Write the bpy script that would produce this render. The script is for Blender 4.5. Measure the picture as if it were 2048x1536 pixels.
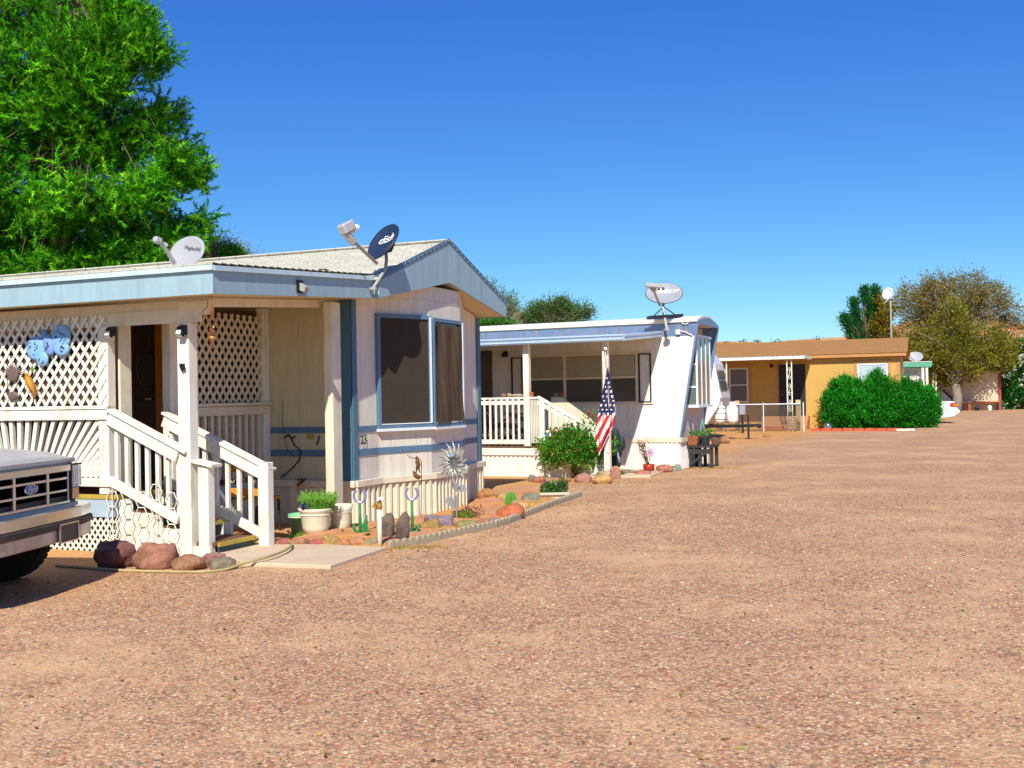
import bpy, math, random
import numpy as np
from mathutils import Vector, noise, Matrix
random.seed(7); rng = np.random.default_rng(11)
S = bpy.context.scene
for o in list(bpy.data.objects): bpy.data.objects.remove(o)
COL = S.collection

# ------------------------------------------------------------------ camera
F = 2130.0; ROLL = .018; PIT = math.atan(23.6/F); H = 1.6
cam = bpy.data.cameras.new('camera'); cam.sensor_width = 36; cam.lens = 36*F/2048
cam.clip_end = 5000; cam.clip_start = .05
co = bpy.data.objects.new('camera', cam); COL.objects.link(co); S.camera = co
co.matrix_world = Matrix.Translation((0, 0, H)) @ Matrix.Rotation(math.pi/2+PIT, 4, 'X') @ Matrix.Rotation(-ROLL, 4, 'Z')
S.render.resolution_x = 1024; S.render.resolution_y = 768
# ------------------------------------------------------------------ light
SUN = Vector((-.10, -1.0, .93)).normalized()
elev = math.asin(SUN.z); azim = math.atan2(SUN.x, SUN.y)      # azimuth clockwise from +Y
w = bpy.data.worlds.new('World'); S.world = w; w.use_nodes = True
nt = w.node_tree; bg = nt.nodes['Background']
sky = nt.nodes.new('ShaderNodeTexSky'); sky.sky_type = 'NISHITA'; sky.sun_disc = False
sky.sun_elevation = elev; sky.sun_rotation = azim; sky.altitude = 1400; sky.air_density = 1.0; sky.dust_density = .25; sky.ozone_density = 4.0
sp_ = nt.nodes.new('ShaderNodeSeparateColor'); cb_ = nt.nodes.new('ShaderNodeCombineColor'); nt.links.new(sky.outputs[0], sp_.inputs[0])
for i_, (k_, p_) in enumerate(((.74, 1.45), (.86, 1.17), (.90, .6))):      # the deep, saturated desert blue
    a_ = nt.nodes.new('ShaderNodeMath'); a_.operation = 'MULTIPLY'; a_.inputs[1].default_value = .1; nt.links.new(sp_.outputs[i_], a_.inputs[0])
    b_ = nt.nodes.new('ShaderNodeMath'); b_.operation = 'POWER'; b_.inputs[1].default_value = p_; nt.links.new(a_.outputs[0], b_.inputs[0])
    c_ = nt.nodes.new('ShaderNodeMath'); c_.operation = 'MULTIPLY'; c_.inputs[1].default_value = k_*10; nt.links.new(b_.outputs[0], c_.inputs[0]); nt.links.new(c_.outputs[0], cb_.inputs[i_])
nt.links.new(cb_.outputs[0], bg.inputs[0]); bg.inputs[1].default_value = .10
sl = bpy.data.lights.new('sun', 'SUN'); sl.energy = 4.6; sl.angle = math.radians(.5); sl.color = (1, .95, .86)
so = bpy.data.objects.new('sun', sl); COL.objects.link(so); so.rotation_euler = SUN.to_track_quat('Z', 'Y').to_euler(); so.location = (0, -10, 20)
S.view_settings.view_transform = 'Standard'; S.view_settings.look = 'None'; S.view_settings.exposure = .38; S.view_settings.gamma = 1

# ------------------------------------------------------------------ measuring helpers
O = np.array([0, 0, H])
def ray(x, y):
    dx = x-1024; dy = 768-y; c, s = math.cos(ROLL), math.sin(ROLL)
    u = dx*c+dy*s; v = -dx*s+dy*c
    return np.array([u, F*math.cos(PIT)-v*math.sin(PIT), F*math.sin(PIT)+v*math.cos(PIT)])
def G(x, y, z=0): d = ray(x, y); return O+d*((z-H)/d[2])          # point of the ground seen there
def at(x, y, Y): d = ray(x, y); return O+d*(Y/d[1])               # point at distance Y
class Fr:
    """a building's own axes: X along its long wall, Y across it"""
    def __init__(s, A, t):
        s.deg = t; s.A = np.array([A[0], A[1], 0.]); t = math.radians(t); s.t = t
        s.X = np.array([math.cos(t), -math.sin(t), 0]); s.Y = np.array([math.sin(t), math.cos(t), 0])
    def loc(s, p): q = np.asarray(p)-s.A; return np.array([q@s.X, q@s.Y, q[2]])
    def wor(s, l): l = np.asarray(l, float); return s.A+np.outer(l[..., 0], s.X).reshape(l.shape)+np.outer(l[..., 1], s.Y).reshape(l.shape)+l[..., 2:3]*np.array([0, 0, 1.])
    def y(s, px, py, y0): d = ray(px, py); k = ((s.A+s.Y*y0-O)@s.Y)/(d@s.Y); return s.loc(O+d*k)
    def x(s, px, py, x0): d = ray(px, py); k = ((s.A+s.X*x0-O)@s.X)/(d@s.X); return s.loc(O+d*k)
    def g(s, px, py, z=0): return s.loc(G(px, py, z))
F1 = Fr(G(709, 1050), 22.5); F2 = Fr(G(1360, 939), 24); F3 = Fr(G(1640, 857), 22)
W0 = Fr((0, 0), 0)

# ------------------------------------------------------------------ objects
def tag(o, label=None, cat=None, group=None, kind=None):
    if label: o['label'] = label
    if cat: o['category'] = cat
    if group: o['group'] = group
    if kind: o['kind'] = kind
    return o
def thing(name, label, cat, loc, rot=0., group=None):
    o = bpy.data.objects.new(name, None); COL.objects.link(o); o.empty_display_size = .2
    o.location = tuple(float(v) for v in loc); o.rotation_euler = (0, 0, rot)
    return tag(o, label, cat, group)
def fthing(fr, name, label, cat, l=(0, 0, 0), group=None):
    return thing(name, label, cat, fr.wor(np.array(l, float)), -fr.t, group)
def inv_to(parent, P):
    P = P-np.array(parent.location); a = -parent.rotation_euler[2]; c, s = math.cos(a), math.sin(a)
    Q = P.copy(); Q[:, 0] = c*P[:, 0]-s*P[:, 1]; Q[:, 1] = s*P[:, 0]+c*P[:, 1]; return Q
def copy_tree(o, parent=None):
    c = o.copy(); COL.objects.link(c); c.parent = parent
    for ch in list(o.children): copy_tree(ch, c)
    return c
class MB:
    def __init__(s, fr=W0): s.v = []; s.f = []; s.fr = fr; s.c = []
    def add(s, vs, fs):
        n = len(s.v); s.v += [tuple(float(a) for a in v) for v in vs]; s.f += [tuple(n+i for i in f) for f in fs]; return s
    def box(s, x0, x1, y0, y1, z0, z1):
        return s.add([(x0,y0,z0),(x1,y0,z0),(x1,y1,z0),(x0,y1,z0),(x0,y0,z1),(x1,y0,z1),(x1,y1,z1),(x0,y1,z1)],
                     [(0,3,2,1),(4,5,6,7),(0,1,5,4),(1,2,6,5),(2,3,7,6),(3,0,4,7)])
    def bar(s, p, q, wd, th, nrm=(0, 0, 1)):
        """box from p to q, wd wide in the plane across nrm, th thick along nrm"""
        p = np.array(p, float); q = np.array(q, float); d = q-p; d /= np.linalg.norm(d)
        n = np.array(nrm, float); n -= d*(n@d); n /= np.linalg.norm(n); a = np.cross(n, d)*wd/2; b = n*th/2
        return s.add([p-a-b,p+a-b,p+a+b,p-a+b,q-a-b,q+a-b,q+a+b,q-a+b],
                     [(0,1,2,3),(7,6,5,4),(0,4,5,1),(1,5,6,2),(2,6,7,3),(3,7,4,0)])
    def tube(s, pts, r, n=8, cap=True):
        P = [np.array(p, float) for p in pts]; R = r if hasattr(r, '__len__') else [r]*len(P); rings = []
        up = np.array([0, 0, 1.]); prev = None
        for i, p in enumerate(P):
            d = P[min(i+1, len(P)-1)]-P[max(i-1, 0)]; d /= (np.linalg.norm(d)+1e-9)
            if prev is None: a = np.cross(d, up); a = np.cross(d, np.array([1, 0, 0.])) if np.linalg.norm(a) < .1 else a
            else: a = prev-d*(prev@d)
            a /= np.linalg.norm(a); prev = a; b = np.cross(d, a)
            rings.append([p+R[i]*(a*math.cos(t)+b*math.sin(t)) for t in np.arange(n)*2*math.pi/n])
        vs = [v for r_ in rings for v in r_]; fs = []
        for i in range(len(P)-1):
            for j in range(n): k = (j+1) % n; fs.append((i*n+j, i*n+k, (i+1)*n+k, (i+1)*n+j))
        if cap: fs.append(tuple(range(n-1, -1, -1))); m = (len(P)-1)*n; fs.append(tuple(m+j for j in range(n)))
        return s.add(vs, fs)
    def lathe(s, prof, c=(0, 0, 0), n=24, axis='z', sq=1.0):
        """prof: (radius, height) pairs"""
        vs = []; fs = []; m = len(prof)
        for r, h in prof:
            for t in np.arange(n)*2*math.pi/n:
                x, y = r*math.cos(t), r*math.sin(t)*sq
                vs.append({'z': (c[0]+x, c[1]+y, c[2]+h), 'y': (c[0]+x, c[1]+h, c[2]+y), 'x': (c[0]+h, c[1]+x, c[2]+y)}[axis])
        for i in range(m-1):
            for j in range(n): k = (j+1) % n; fs.append((i*n+j, i*n+k, (i+1)*n+k, (i+1)*n+j))
        fs.append(tuple(range(n-1, -1, -1))); fs.append(tuple((m-1)*n+j for j in range(n)))
        return s.add(vs, fs)
    def prism(s, poly, axis, a, b):
        """poly of 2-D points extruded along axis from a to b"""
        n = len(poly)
        def P(u, v, w_): return {'x': (w_, u, v), 'y': (u, w_, v), 'z': (u, v, w_)}[axis]
        vs = [P(u, v, a) for u, v in poly]+[P(u, v, b) for u, v in poly]
        fs = [tuple(range(n-1, -1, -1)), tuple(range(n, 2*n))]+[(i, (i+1) % n, n+(i+1) % n, n+i) for i in range(n)]
        return s.add(vs, fs)
    def quad(s, *p): return s.add(p, [tuple(range(len(p)))])
    def seg(s, p0, p1, s0, s1, z0, z1, o0, o1):
        """box on a vertical face running p0 -> p1 (outward = right-hand side)"""
        p0 = np.array(p0, float); p1 = np.array(p1, float); d = p1-p0; d /= np.linalg.norm(d); n = np.array([d[1], -d[0]])
        c = [p0+d*a+n*b for a, b in ((s0, o0), (s1, o0), (s1, o1), (s0, o1))]
        return s.add([(q[0], q[1], z) for z in (z0, z1) for q in c], [(0,3,2,1),(4,5,6,7),(0,1,5,4),(1,2,6,5),(2,3,7,6),(3,0,4,7)])
    def corr(s, pts, z0, z1, pitch, dep, out=.004, ztop=None, duty=.62):
        """ribbed sheet along a polyline (outward = right-hand side)"""
        for p0, p1 in zip(pts[:-1], pts[1:]):
            p0 = np.array(p0, float); p1 = np.array(p1, float); L = np.linalg.norm(p1-p0); d = (p1-p0)/L; n = np.array([d[1], -d[0]])
            k = max(1, round(L/pitch)); pi = L/k; prof = []
            for i in range(k): prof += [(i*pi, 0), ((i+.08)*pi, dep), ((i+duty)*pi, dep), ((i+duty+.08)*pi, 0)]
            prof.append((L, 0)); q = [p0+d*a+n*(b+out) for a, b in prof]; m = len(q)
            s.add([(a[0], a[1], z0) for a in q]+[(a[0], a[1], z1) for a in q], [(i, i+1, m+i+1, m+i) for i in range(m-1)])
        return s
    def lattice(s, o, u, v, wu, hv, pu, pv, sw, th, nrm):
        """criss-cross of slats in the rectangle o + [0,wu]u + [0,hv]v"""
        o, u, v, nrm = (np.array(a, float) for a in (o, u, v, nrm))
        for sg in (1, -1):
            k = int((hv/pv+wu/pu))+2
            for i in range(-k, k+1):
                a0 = i*pu; pts = []
                # line: x = a0 + sg*z*pu/pv
                z0, z1 = 0., hv
                for X in (0., wu):
                    zz = (X-a0)*pv/(pu*sg)
                    if (sg > 0) == (X == 0.): z0 = max(z0, zz)
                    else: z1 = min(z1, zz)
                if z1-z0 < .03: continue
                p = o+u*(a0+sg*z0*pu/pv)+v*z0+nrm*(th*.55*sg); q = o+u*(a0+sg*z1*pu/pv)+v*z1+nrm*(th*.55*sg)
                s.bar(p, q, sw, th, nrm)
        return s
    def ball(s, c, r, n=14, m=9):
        r = r if hasattr(r, '__len__') else (r, r, r); vs = []; fs = []
        for i in range(m+1):
            ph = math.pi*i/m
            for j in range(n): t = 2*math.pi*j/n; vs.append((c[0]+r[0]*math.sin(ph)*math.cos(t), c[1]+r[1]*math.sin(ph)*math.sin(t), c[2]+r[2]*math.cos(ph)))
        for i in range(m):
            for j in range(n): k = (j+1) % n; fs.append((i*n+j, (i+1)*n+j, (i+1)*n+k, i*n+k))
        return s.add(vs, fs)
    def build(s, name, mat, parent=None, origin=None, smooth=False, bevel=0, solid=0, auto=None):
        P = s.fr.wor(np.array(s.v, float)) if len(s.v) else np.zeros((0, 3))
        o = bpy.data.objects.new(name, None_mesh(name)); COL.objects.link(o)
        if parent is not None: P = inv_real(parent, P); o.parent = parent
        elif origin is not None:
            origin = np.array(origin, float); P = P-origin; o.location = tuple(origin)
        o.data.from_pydata([tuple(p) for p in P], [], s.f); o.data.update()
        if mat: o.data.materials.append(mat)
        if smooth: o.data.polygons.foreach_set('use_smooth', [True]*len(o.data.polygons))
        if bevel: b = o.modifiers.new('b', 'BEVEL'); b.width = bevel; b.segments = 1; b.limit_method = 'ANGLE'
        if solid: b = o.modifiers.new('s', 'SOLIDIFY'); b.thickness = solid
        return o
def None_mesh(name): return bpy.data.meshes.new(name)
def inv_real(parent, P):
    ch = []; p = parent
    while p is not None: ch.append(p); p = p.parent
    for q in reversed(ch): P = inv_to(q, P) if (tuple(q.location) != (0, 0, 0) or q.rotation_euler[2]) else P
    return P
def text_mesh(txt, size, font_shear=0):
    cu = bpy.data.curves.new('lettering', 'FONT'); cu.body = txt; cu.size = size; cu.shear = font_shear
    cu.align_x = 'CENTER'; cu.align_y = 'CENTER'; cu.resolution_u = 3
    o = bpy.data.objects.new('lettering', cu); COL.objects.link(o)
    dg = bpy.context.evaluated_depsgraph_get(); dg.update(); m = bpy.data.meshes.new_from_object(o.evaluated_get(dg))
    vs = [tuple(v.co) for v in m.vertices]; fs = [tuple(p.vertices) for p in m.polygons]
    bpy.data.objects.remove(o); return vs, fs
def letters(name, txt, size, c, u, v, mat, parent, fr=W0, bold=0, shear=0, warp=None):
    vs, fs = text_mesh(txt, size, shear); u, v, c = (np.array(a, float) for a in (u, v, c)); m = MB(fr); n = np.cross(u, v)
    for dx in ([0] if not bold else [-bold, 0, bold]):
        V = [c+u*(p[0]+dx)+v*p[1]+n*((warp(p[0]+dx, p[1]) if warp else 0)+abs(dx)*.1) for p in vs]; m.add(V, fs)
    return m.build(name, mat, parent)

# ------------------------------------------------------------------ materials
def lin(h):
    r = [int(h[i:i+2], 16)/255 for i in (0, 2, 4)]
    return tuple(c/12.92 if c <= .04045 else ((c+.055)/1.055)**2.4 for c in r)+(1,)
def nodes(name):
    m = bpy.data.materials.new(name); m.use_nodes = True; t = m.node_tree; return m, t, t.nodes['Principled BSDF']
def N(t, k, **kw):
    n = t.nodes.new('ShaderNode'+k)
    for a, b in kw.items():
        if a in n.inputs.keys(): n.inputs[a].default_value = b
        else: setattr(n, a, b)
    return n
def noise_n(t, sc, det=4, rough=.55, stretch=None, coord='Object', dist=0):
    tc = N(t, 'TexCoord'); mp = N(t, 'Mapping'); mp.inputs['Scale'].default_value = stretch or (1, 1, 1)
    t.links.new(tc.outputs[coord], mp.inputs['Vector']); n = N(t, 'TexNoise'); n.inputs['Scale'].default_value = sc
    n.inputs['Detail'].default_value = det; n.inputs['Roughness'].default_value = rough; n.inputs['Distortion'].default_value = dist
    t.links.new(mp.outputs[0], n.inputs['Vector']); return n
def ramp(t, src, stops):
    r = N(t, 'ValToRGB'); e = r.color_ramp.elements
    while len(e) < len(stops): e.new(.5)
    for i, (p, c) in enumerate(stops): e[i].position = p; e[i].color = c
    t.links.new(src, r.inputs[0]); return r
def mix(t, f, a, b, mode='MIX'):
    m = N(t, 'MixRGB', blend_type=mode)
    for i, v in ((0, f), (1, a), (2, b)):
        if isinstance(v, (int, float)): m.inputs[i].default_value = v
        elif isinstance(v, tuple): m.inputs[i].default_value = v
        else: t.links.new(v, m.inputs[i])
    return m.outputs[0]
def sc(c, k): return (min(c[0]*k, 1), min(c[1]*k, 1), min(c[2]*k, 1), 1)
def mat(name, col, rough=.65, var=.18, vs=5, bump=.15, bs=60, metal=0, stretch=None, stain=None, stain_amt=.5, ss=3, sstretch=(1, 1, .25), spec=.35, bd=.004):
    m, t, b = nodes(name); c = lin(col) if isinstance(col, str) else col
    n = noise_n(t, vs, 5, .6, stretch); out = ramp(t, n.outputs['Fac'], [(.3, sc(c, 1-var)), (.7, sc(c, 1+var*.6))]).outputs[0]
    if stain:
        s2 = noise_n(t, ss, 6, .7, sstretch); r = ramp(t, s2.outputs['Fac'], [(.5, (0, 0, 0, 1)), (.72, (stain_amt,)*3+(1,))])
        out = mix(t, r.outputs[0], out, lin(stain))
    t.links.new(out, b.inputs['Base Color']); b.inputs['Roughness'].default_value = rough; b.inputs['Metallic'].default_value = metal
    b.inputs['Specular IOR Level'].default_value = spec
    if bump:
        n2 = noise_n(t, bs, 4, .6, stretch); bp = N(t, 'Bump'); bp.inputs['Strength'].default_value = bump; bp.inputs['Distance'].default_value = bd
        t.links.new(n2.outputs['Fac'], bp.inputs['Height']); t.links.new(bp.outputs[0], b.inputs['Normal'])
    return m
def groove_mat(name, col, axis=0, pitch=.2, wdt=.06, depth=.004, var=.12, stain=None, rough=.7, dark=.78):
    """board siding with vertical grooves every pitch along an object axis"""
    m, t, b = nodes(name); c = lin(col); tc = N(t, 'TexCoord'); sp = N(t, 'SeparateXYZ'); t.links.new(tc.outputs['Object'], sp.inputs[0])
    d = N(t, 'Math', operation='DIVIDE'); t.links.new(sp.outputs[axis], d.inputs[0]); d.inputs[1].default_value = pitch
    fr = N(t, 'Math', operation='FRACT'); t.links.new(d.outputs[0], fr.inputs[0])
    s = N(t, 'Math', operation='SUBTRACT'); t.links.new(fr.outputs[0], s.inputs[0]); s.inputs[1].default_value = .5
    a = N(t, 'Math', operation='ABSOLUTE'); t.links.new(s.outputs[0], a.inputs[0])
    g = ramp(t, a.outputs[0], [(.5-wdt-.02, (0, 0, 0, 1)), (.5-wdt*.4, (1, 1, 1, 1))])
    n = noise_n(t, 4, 6, .65, (3, 3, .6)); base = ramp(t, n.outputs['Fac'], [(.3, sc(c, 1-var)), (.7, sc(c, 1+var*.6))]).outputs[0]
    if stain:
        s2 = noise_n(t, 2.5, 6, .7, (1, 1, .3)); r = ramp(t, s2.outputs['Fac'], [(.52, (0, 0, 0, 1)), (.75, (.6, .6, .6, 1))]); base = mix(t, r.outputs[0], base, lin(stain))
    out = mix(t, g.outputs[0], base, sc(c, dark)); t.links.new(out, b.inputs['Base Color']); b.inputs['Roughness'].default_value = rough
    inv = N(t, 'Math', operation='SUBTRACT'); inv.inputs[0].default_value = 1; t.links.new(g.outputs[0], inv.inputs[1])
    fine = noise_n(t, 50, 3, .6, (2, 2, .3)); ad = N(t, 'Math', operation='MULTIPLY_ADD'); t.links.new(fine.outputs['Fac'], ad.inputs[0]); ad.inputs[1].default_value = .25; t.links.new(inv.outputs[0], ad.inputs[2])
    bp = N(t, 'Bump'); bp.inputs['Strength'].default_value = .8; bp.inputs['Distance'].default_value = depth; t.links.new(ad.outputs[0], bp.inputs['Height']); t.links.new(bp.outputs[0], b.inputs['Normal'])
    return m
def attr_mat(name, rough=.6, trans=0, spec=.2, sat=1):
    m, t, b = nodes(name); a = N(t, 'Attribute', attribute_name='Col'); t.links.new(a.outputs['Color'], b.inputs['Base Color'])
    b.inputs['Roughness'].default_value = rough; b.inputs['Specular IOR Level'].default_value = spec
    if trans:
        tr = N(t, 'BsdfTranslucent'); t.links.new(a.outputs['Color'], tr.inputs['Color']); mx = N(t, 'MixShader'); mx.inputs[0].default_value = trans
        out = t.nodes['Material Output']; t.links.new(b.outputs[0], mx.inputs[1]); t.links.new(tr.outputs[0], mx.inputs[2]); t.links.new(mx.outputs[0], out.inputs[0])
    return m
def shingle_mat(name, c1, c2, c3, sx=3.3, rowh=.13, bump=.02):
    m, t, b = nodes(name); tc = N(t, 'TexCoord'); br = N(t, 'TexBrick'); br.offset = .5
    t.links.new(tc.outputs['Object'], br.inputs['Vector']); br.inputs['Scale'].default_value = 1; br.inputs['Brick Width'].default_value = .3; br.inputs['Row Height'].default_value = rowh
    br.inputs['Mortar Size'].default_value = .007; br.inputs['Mortar Smooth'].default_value = .2; br.inputs['Color1'].default_value = lin(c1); br.inputs['Color2'].default_value = lin(c2); br.inputs['Mortar'].default_value = lin(c3)
    n = noise_n(t, 30, 5, .7); out = mix(t, .45, br.outputs['Color'], ramp(t, n.outputs['Fac'], [(.3, sc(lin(c2), .55)), (.7, sc(lin(c1), 1.2))]).outputs[0])
    t.links.new(out, b.inputs['Base Color']); b.inputs['Roughness'].default_value = .9
    bp = N(t, 'Bump', invert=True); bp.inputs['Strength'].default_value = 1; bp.inputs['Distance'].default_value = bump; t.links.new(br.outputs['Fac'], bp.inputs['Height']); t.links.new(bp.outputs[0], b.inputs['Normal'])
    return m
def glass_mat(name, col='20262a', rough=.08):
    m, t, b = nodes(name); b.inputs['Base Color'].default_value = lin(col); b.inputs['Roughness'].default_value = rough; b.inputs['Specular IOR Level'].default_value = .9
    n = noise_n(t, 3, 3, .5); bp = N(t, 'Bump'); bp.inputs['Strength'].default_value = .08; bp.inputs['Distance'].default_value = .01; t.links.new(n.outputs['Fac'], bp.inputs['Height']); t.links.new(bp.outputs[0], b.inputs['Normal'])
    return m
M = dict(
 white=mat('white_paint', 'ece7d4', .6, .12, 6, .35, 40, stretch=(1, 1, .4), stain='9a8a6c', stain_amt=.55, ss=6),
 trim=mat('cream_trim', 'e0d4b8', .6, .1, 6, .2, 40, stain='9a8a70', stain_amt=.3, ss=4),
 wall=groove_mat('beige_siding', 'd2c49c', 0, .4, .012, stain='a89880'), wall_end=groove_mat('beige_siding_end', 'ddd6c2', 1, .2, .02, .003, stain='b8a898'),
 ceil=mat('porch_ceiling', 'd9c9a0', .8, .1), skirt=mat('beige_skirt', 'dfd6b8', .65, .12, 3, .15, 30, stain='a08a68', stain_amt=.45, ss=4, sstretch=(3, 3, .3)),
 blue=mat('blue_fascia', '98b4bb', .65, .1, 5, .3, 50, stretch=(2, 2, .3), stain='7f9aa6', stain_amt=.5, ss=5, sstretch=(2.5, 2.5, .2)),
 stripe=mat('blue_stripe', '5c7a90', .65, .1), teal=mat('blue_corner', '4f7688', .65, .1),
 shingle=shingle_mat('pale_shingle', 'cbc7b4', 'b4b09e', '8a8678', bump=.006),
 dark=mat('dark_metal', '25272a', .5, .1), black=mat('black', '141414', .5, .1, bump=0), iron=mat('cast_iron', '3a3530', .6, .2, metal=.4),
 screen=mat('sun_screen', '54462f', .9, .12, 8, .4, 300), screen2=mat('screen_door', '5a5242', .7, .2, 4, .3, 200),
 frame=mat('window_frame_white', 'dfe6e8', .45, .05), orange=mat('orange_paint', 'd98a1c', .5, .12), yellow=mat('yellow_edge', 'b8a040', .6, .15, stain='70602a', stain_amt=.6),
 green=mat('green_paint', '34504a', .65, .25, stain='7a5a40', stain_amt=.5), tread=mat('brown_tread', '6a4a38', .8, .2), bluegrey=mat('blue_board', 'a9bfca', .6, .1),
 concrete=mat('concrete', 'cdb696', .9, .12, 3, .5, 90, stain='b39a78', stain_amt=.5, ss=2, sstretch=(1, 1, 1)),
 screenshaded=mat('shaded_sun_screen', '3c3428', .9, .12, 8, .3, 300), terra=mat('terracotta', 'b5603a', .7, .15), cream=mat('cream_ceramic', 'd8d6b8', .35, .05, spec=.5), greenpot=mat('green_pot', '7fc48c', .4, .1),  # first: darker copy of the sun screen, left bay pane's shade in its colour
 porchshade=mat('painted_porch_shade', '54402f', .9, .25, 3, .2, 200),  # dark brown standing in for shade inside the porch
 chrome=mat('chrome', 'd2d6dc', .16, .03, metal=.95, bump=0), steel=mat('galvanised', 'b9bcbd', .4, .1, metal=.7), rubber=mat('rubber', '1c1b1a', .85, .2, bump=.4),
 bark=mat('bark', '6a5a48', .9, .3, 12, .9, 30), barklight=mat('bark_grey', '8a7c6c', .9, .25, 12, .8, 30),
)
def jit(c, a=.12): return tuple(max(0, min(1, v*(1+random.uniform(-a, a)))) for v in c)
def cloud(name, mt, parent, P, D, Lg, Wd, cols, shape='tri', origin=None):
    """many leaf-sized faces: P bases, D directions, Lg lengths, Wd widths, cols (n,3)"""
    n = len(P); D = D/np.linalg.norm(D, axis=1)[:, None]; R = rng.normal(size=(n, 3)); A = np.cross(D, R); A /= np.linalg.norm(A, axis=1)[:, None]
    if parent is not None: P = inv_real(parent, P.copy()); a = 0; p = parent
    if parent is not None:
        tot = 0; p = parent
        while p is not None: tot += p.rotation_euler[2]; p = p.parent
        c, s = math.cos(-tot), math.sin(-tot)
        for Q in (D, A): x = Q[:, 0].copy(); Q[:, 0] = c*x-s*Q[:, 1]; Q[:, 1] = s*x+c*Q[:, 1]
    Lg = np.asarray(Lg).reshape(-1, 1)*np.ones((n, 1)); Wd = np.asarray(Wd).reshape(-1, 1)*np.ones((n, 1))
    if shape == 'tri': V = np.stack([P-A*Wd/2, P+A*Wd/2, P+D*Lg], 1); k = 3
    else: V = np.stack([P, P+D*Lg*.45+A*Wd/2, P+D*Lg, P+D*Lg*.5-A*Wd/2], 1); k = 4
    me = bpy.data.meshes.new(name); me.vertices.add(n*k); me.vertices.foreach_set('co', V.reshape(-1).astype(np.float32))
    me.loops.add(n*k); me.loops.foreach_set('vertex_index', np.arange(n*k, dtype=np.int32)); me.polygons.add(n)
    me.polygons.foreach_set('loop_start', np.arange(0, n*k, k, dtype=np.int32)); me.polygons.foreach_set('loop_total', np.full(n, k, dtype=np.int32))
    ca = me.color_attributes.new('Col', 'FLOAT_COLOR', 'POINT'); C4 = np.ones((n, k, 4), np.float32); C4[:, :, :3] = np.asarray(cols)[:, None, :]; ca.data.foreach_set('color', C4.reshape(-1))
    me.update(); me.validate(); me.materials.append(mt); o = bpy.data.objects.new(name, me); COL.objects.link(o)
    if parent is not None: o.parent = parent
    return o
def pick(n, pal, j=.25):
    pal = np.array([lin(p)[:3] for p in pal]); c = pal[rng.integers(0, len(pal), n)]; return np.clip(c*(1+rng.uniform(-j, j, (n, 1))), 0, 1)
M['leaf'] = attr_mat('leaf', .55, .35); M['leafd'] = attr_mat('leaf_dense', .6, .2); M['pebble'] = attr_mat('pebble', .85)
# rocks
def rock_mat(col, col2=None):
    k = 'rock_'+col
    if k not in M:
        m, t, b = nodes('sandstone'); c = lin(col); c = tuple(a*.66+g*.14 for a, g in zip(c, (.36, .25, .17, 1))); c2 = lin(col2) if col2 else sc(c, 1.6)
        n = noise_n(t, 7, 9, .75, dist=.8); out = ramp(t, n.outputs['Fac'], [(.3, sc(c, .3)), (.45, sc(c, .9)), (.7, c2)]).outputs[0]
        n2 = noise_n(t, 40, 5, .7); bp = N(t, 'Bump'); bp.inputs['Strength'].default_value = .9; bp.inputs['Distance'].default_value = .022
        t.links.new(n2.outputs['Fac'], bp.inputs['Height']); t.links.new(bp.outputs[0], b.inputs['Normal']); t.links.new(out, b.inputs['Base Color']); b.inputs['Roughness'].default_value = .85
        M[k] = m
    return M[k]
import bmesh
def rock(c, w_, d_, h_, col, label, seed, group, rot=0, sink=.18, flat=.25, name='rock', rough=.28, tilt=0):
    bm = bmesh.new(); bmesh.ops.create_icosphere(bm, subdivisions=3, radius=1)
    for v in bm.verts:
        p = v.co.copy(); nn = noise.noise(p*1.1+Vector((seed*7.1, seed*3.3, 0)))*rough*1.5+noise.noise(p*2.7+Vector((seed, 0, seed*5)))*rough*.7+noise.noise(p*6+Vector((0, seed, 0)))*rough*.22
        q = p*(1+nn); q = Vector([math.copysign(abs(a)**.85, a) for a in q]); v.co = Vector((q.x*w_/2, q.y*d_/2, q.z*h_/2*(1+flat*0)))
    bmesh.ops.transform(bm, matrix=Matrix.Rotation(rot, 4, 'Z') @ Matrix.Rotation(tilt, 4, 'Y'), verts=bm.verts)
    zmin = min(v.co.z for v in bm.verts)
    for v in bm.verts: v.co.z -= zmin+h_*sink
    me = bpy.data.meshes.new(name); bm.to_mesh(me); bm.free(); me.materials.append(rock_mat(col)); me.polygons.foreach_set('use_smooth', [True]*len(me.polygons))
    o = bpy.data.objects.new(name, me); COL.objects.link(o); o.location = tuple(float(a) for a in c); return tag(o, label, 'rock', group)
def prock(px, py, w_, h_, col, label, seed, group, **k):
    """a rock whose foot is seen at px,py and which measures w_ x h_ there"""
    p = G(px, py); s = p[1]/F; W_, H_ = w_*s, h_*s*.9; dd = k.pop('deep', .75); sink = k.get('sink', .18)
    q = 1+W_*dd*.4/p[1]; return rock((p[0]*q, p[1]*q, 0), W_*1.04, W_*dd, H_/(1-sink)*1.02, col, label, seed, group, **k)
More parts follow.
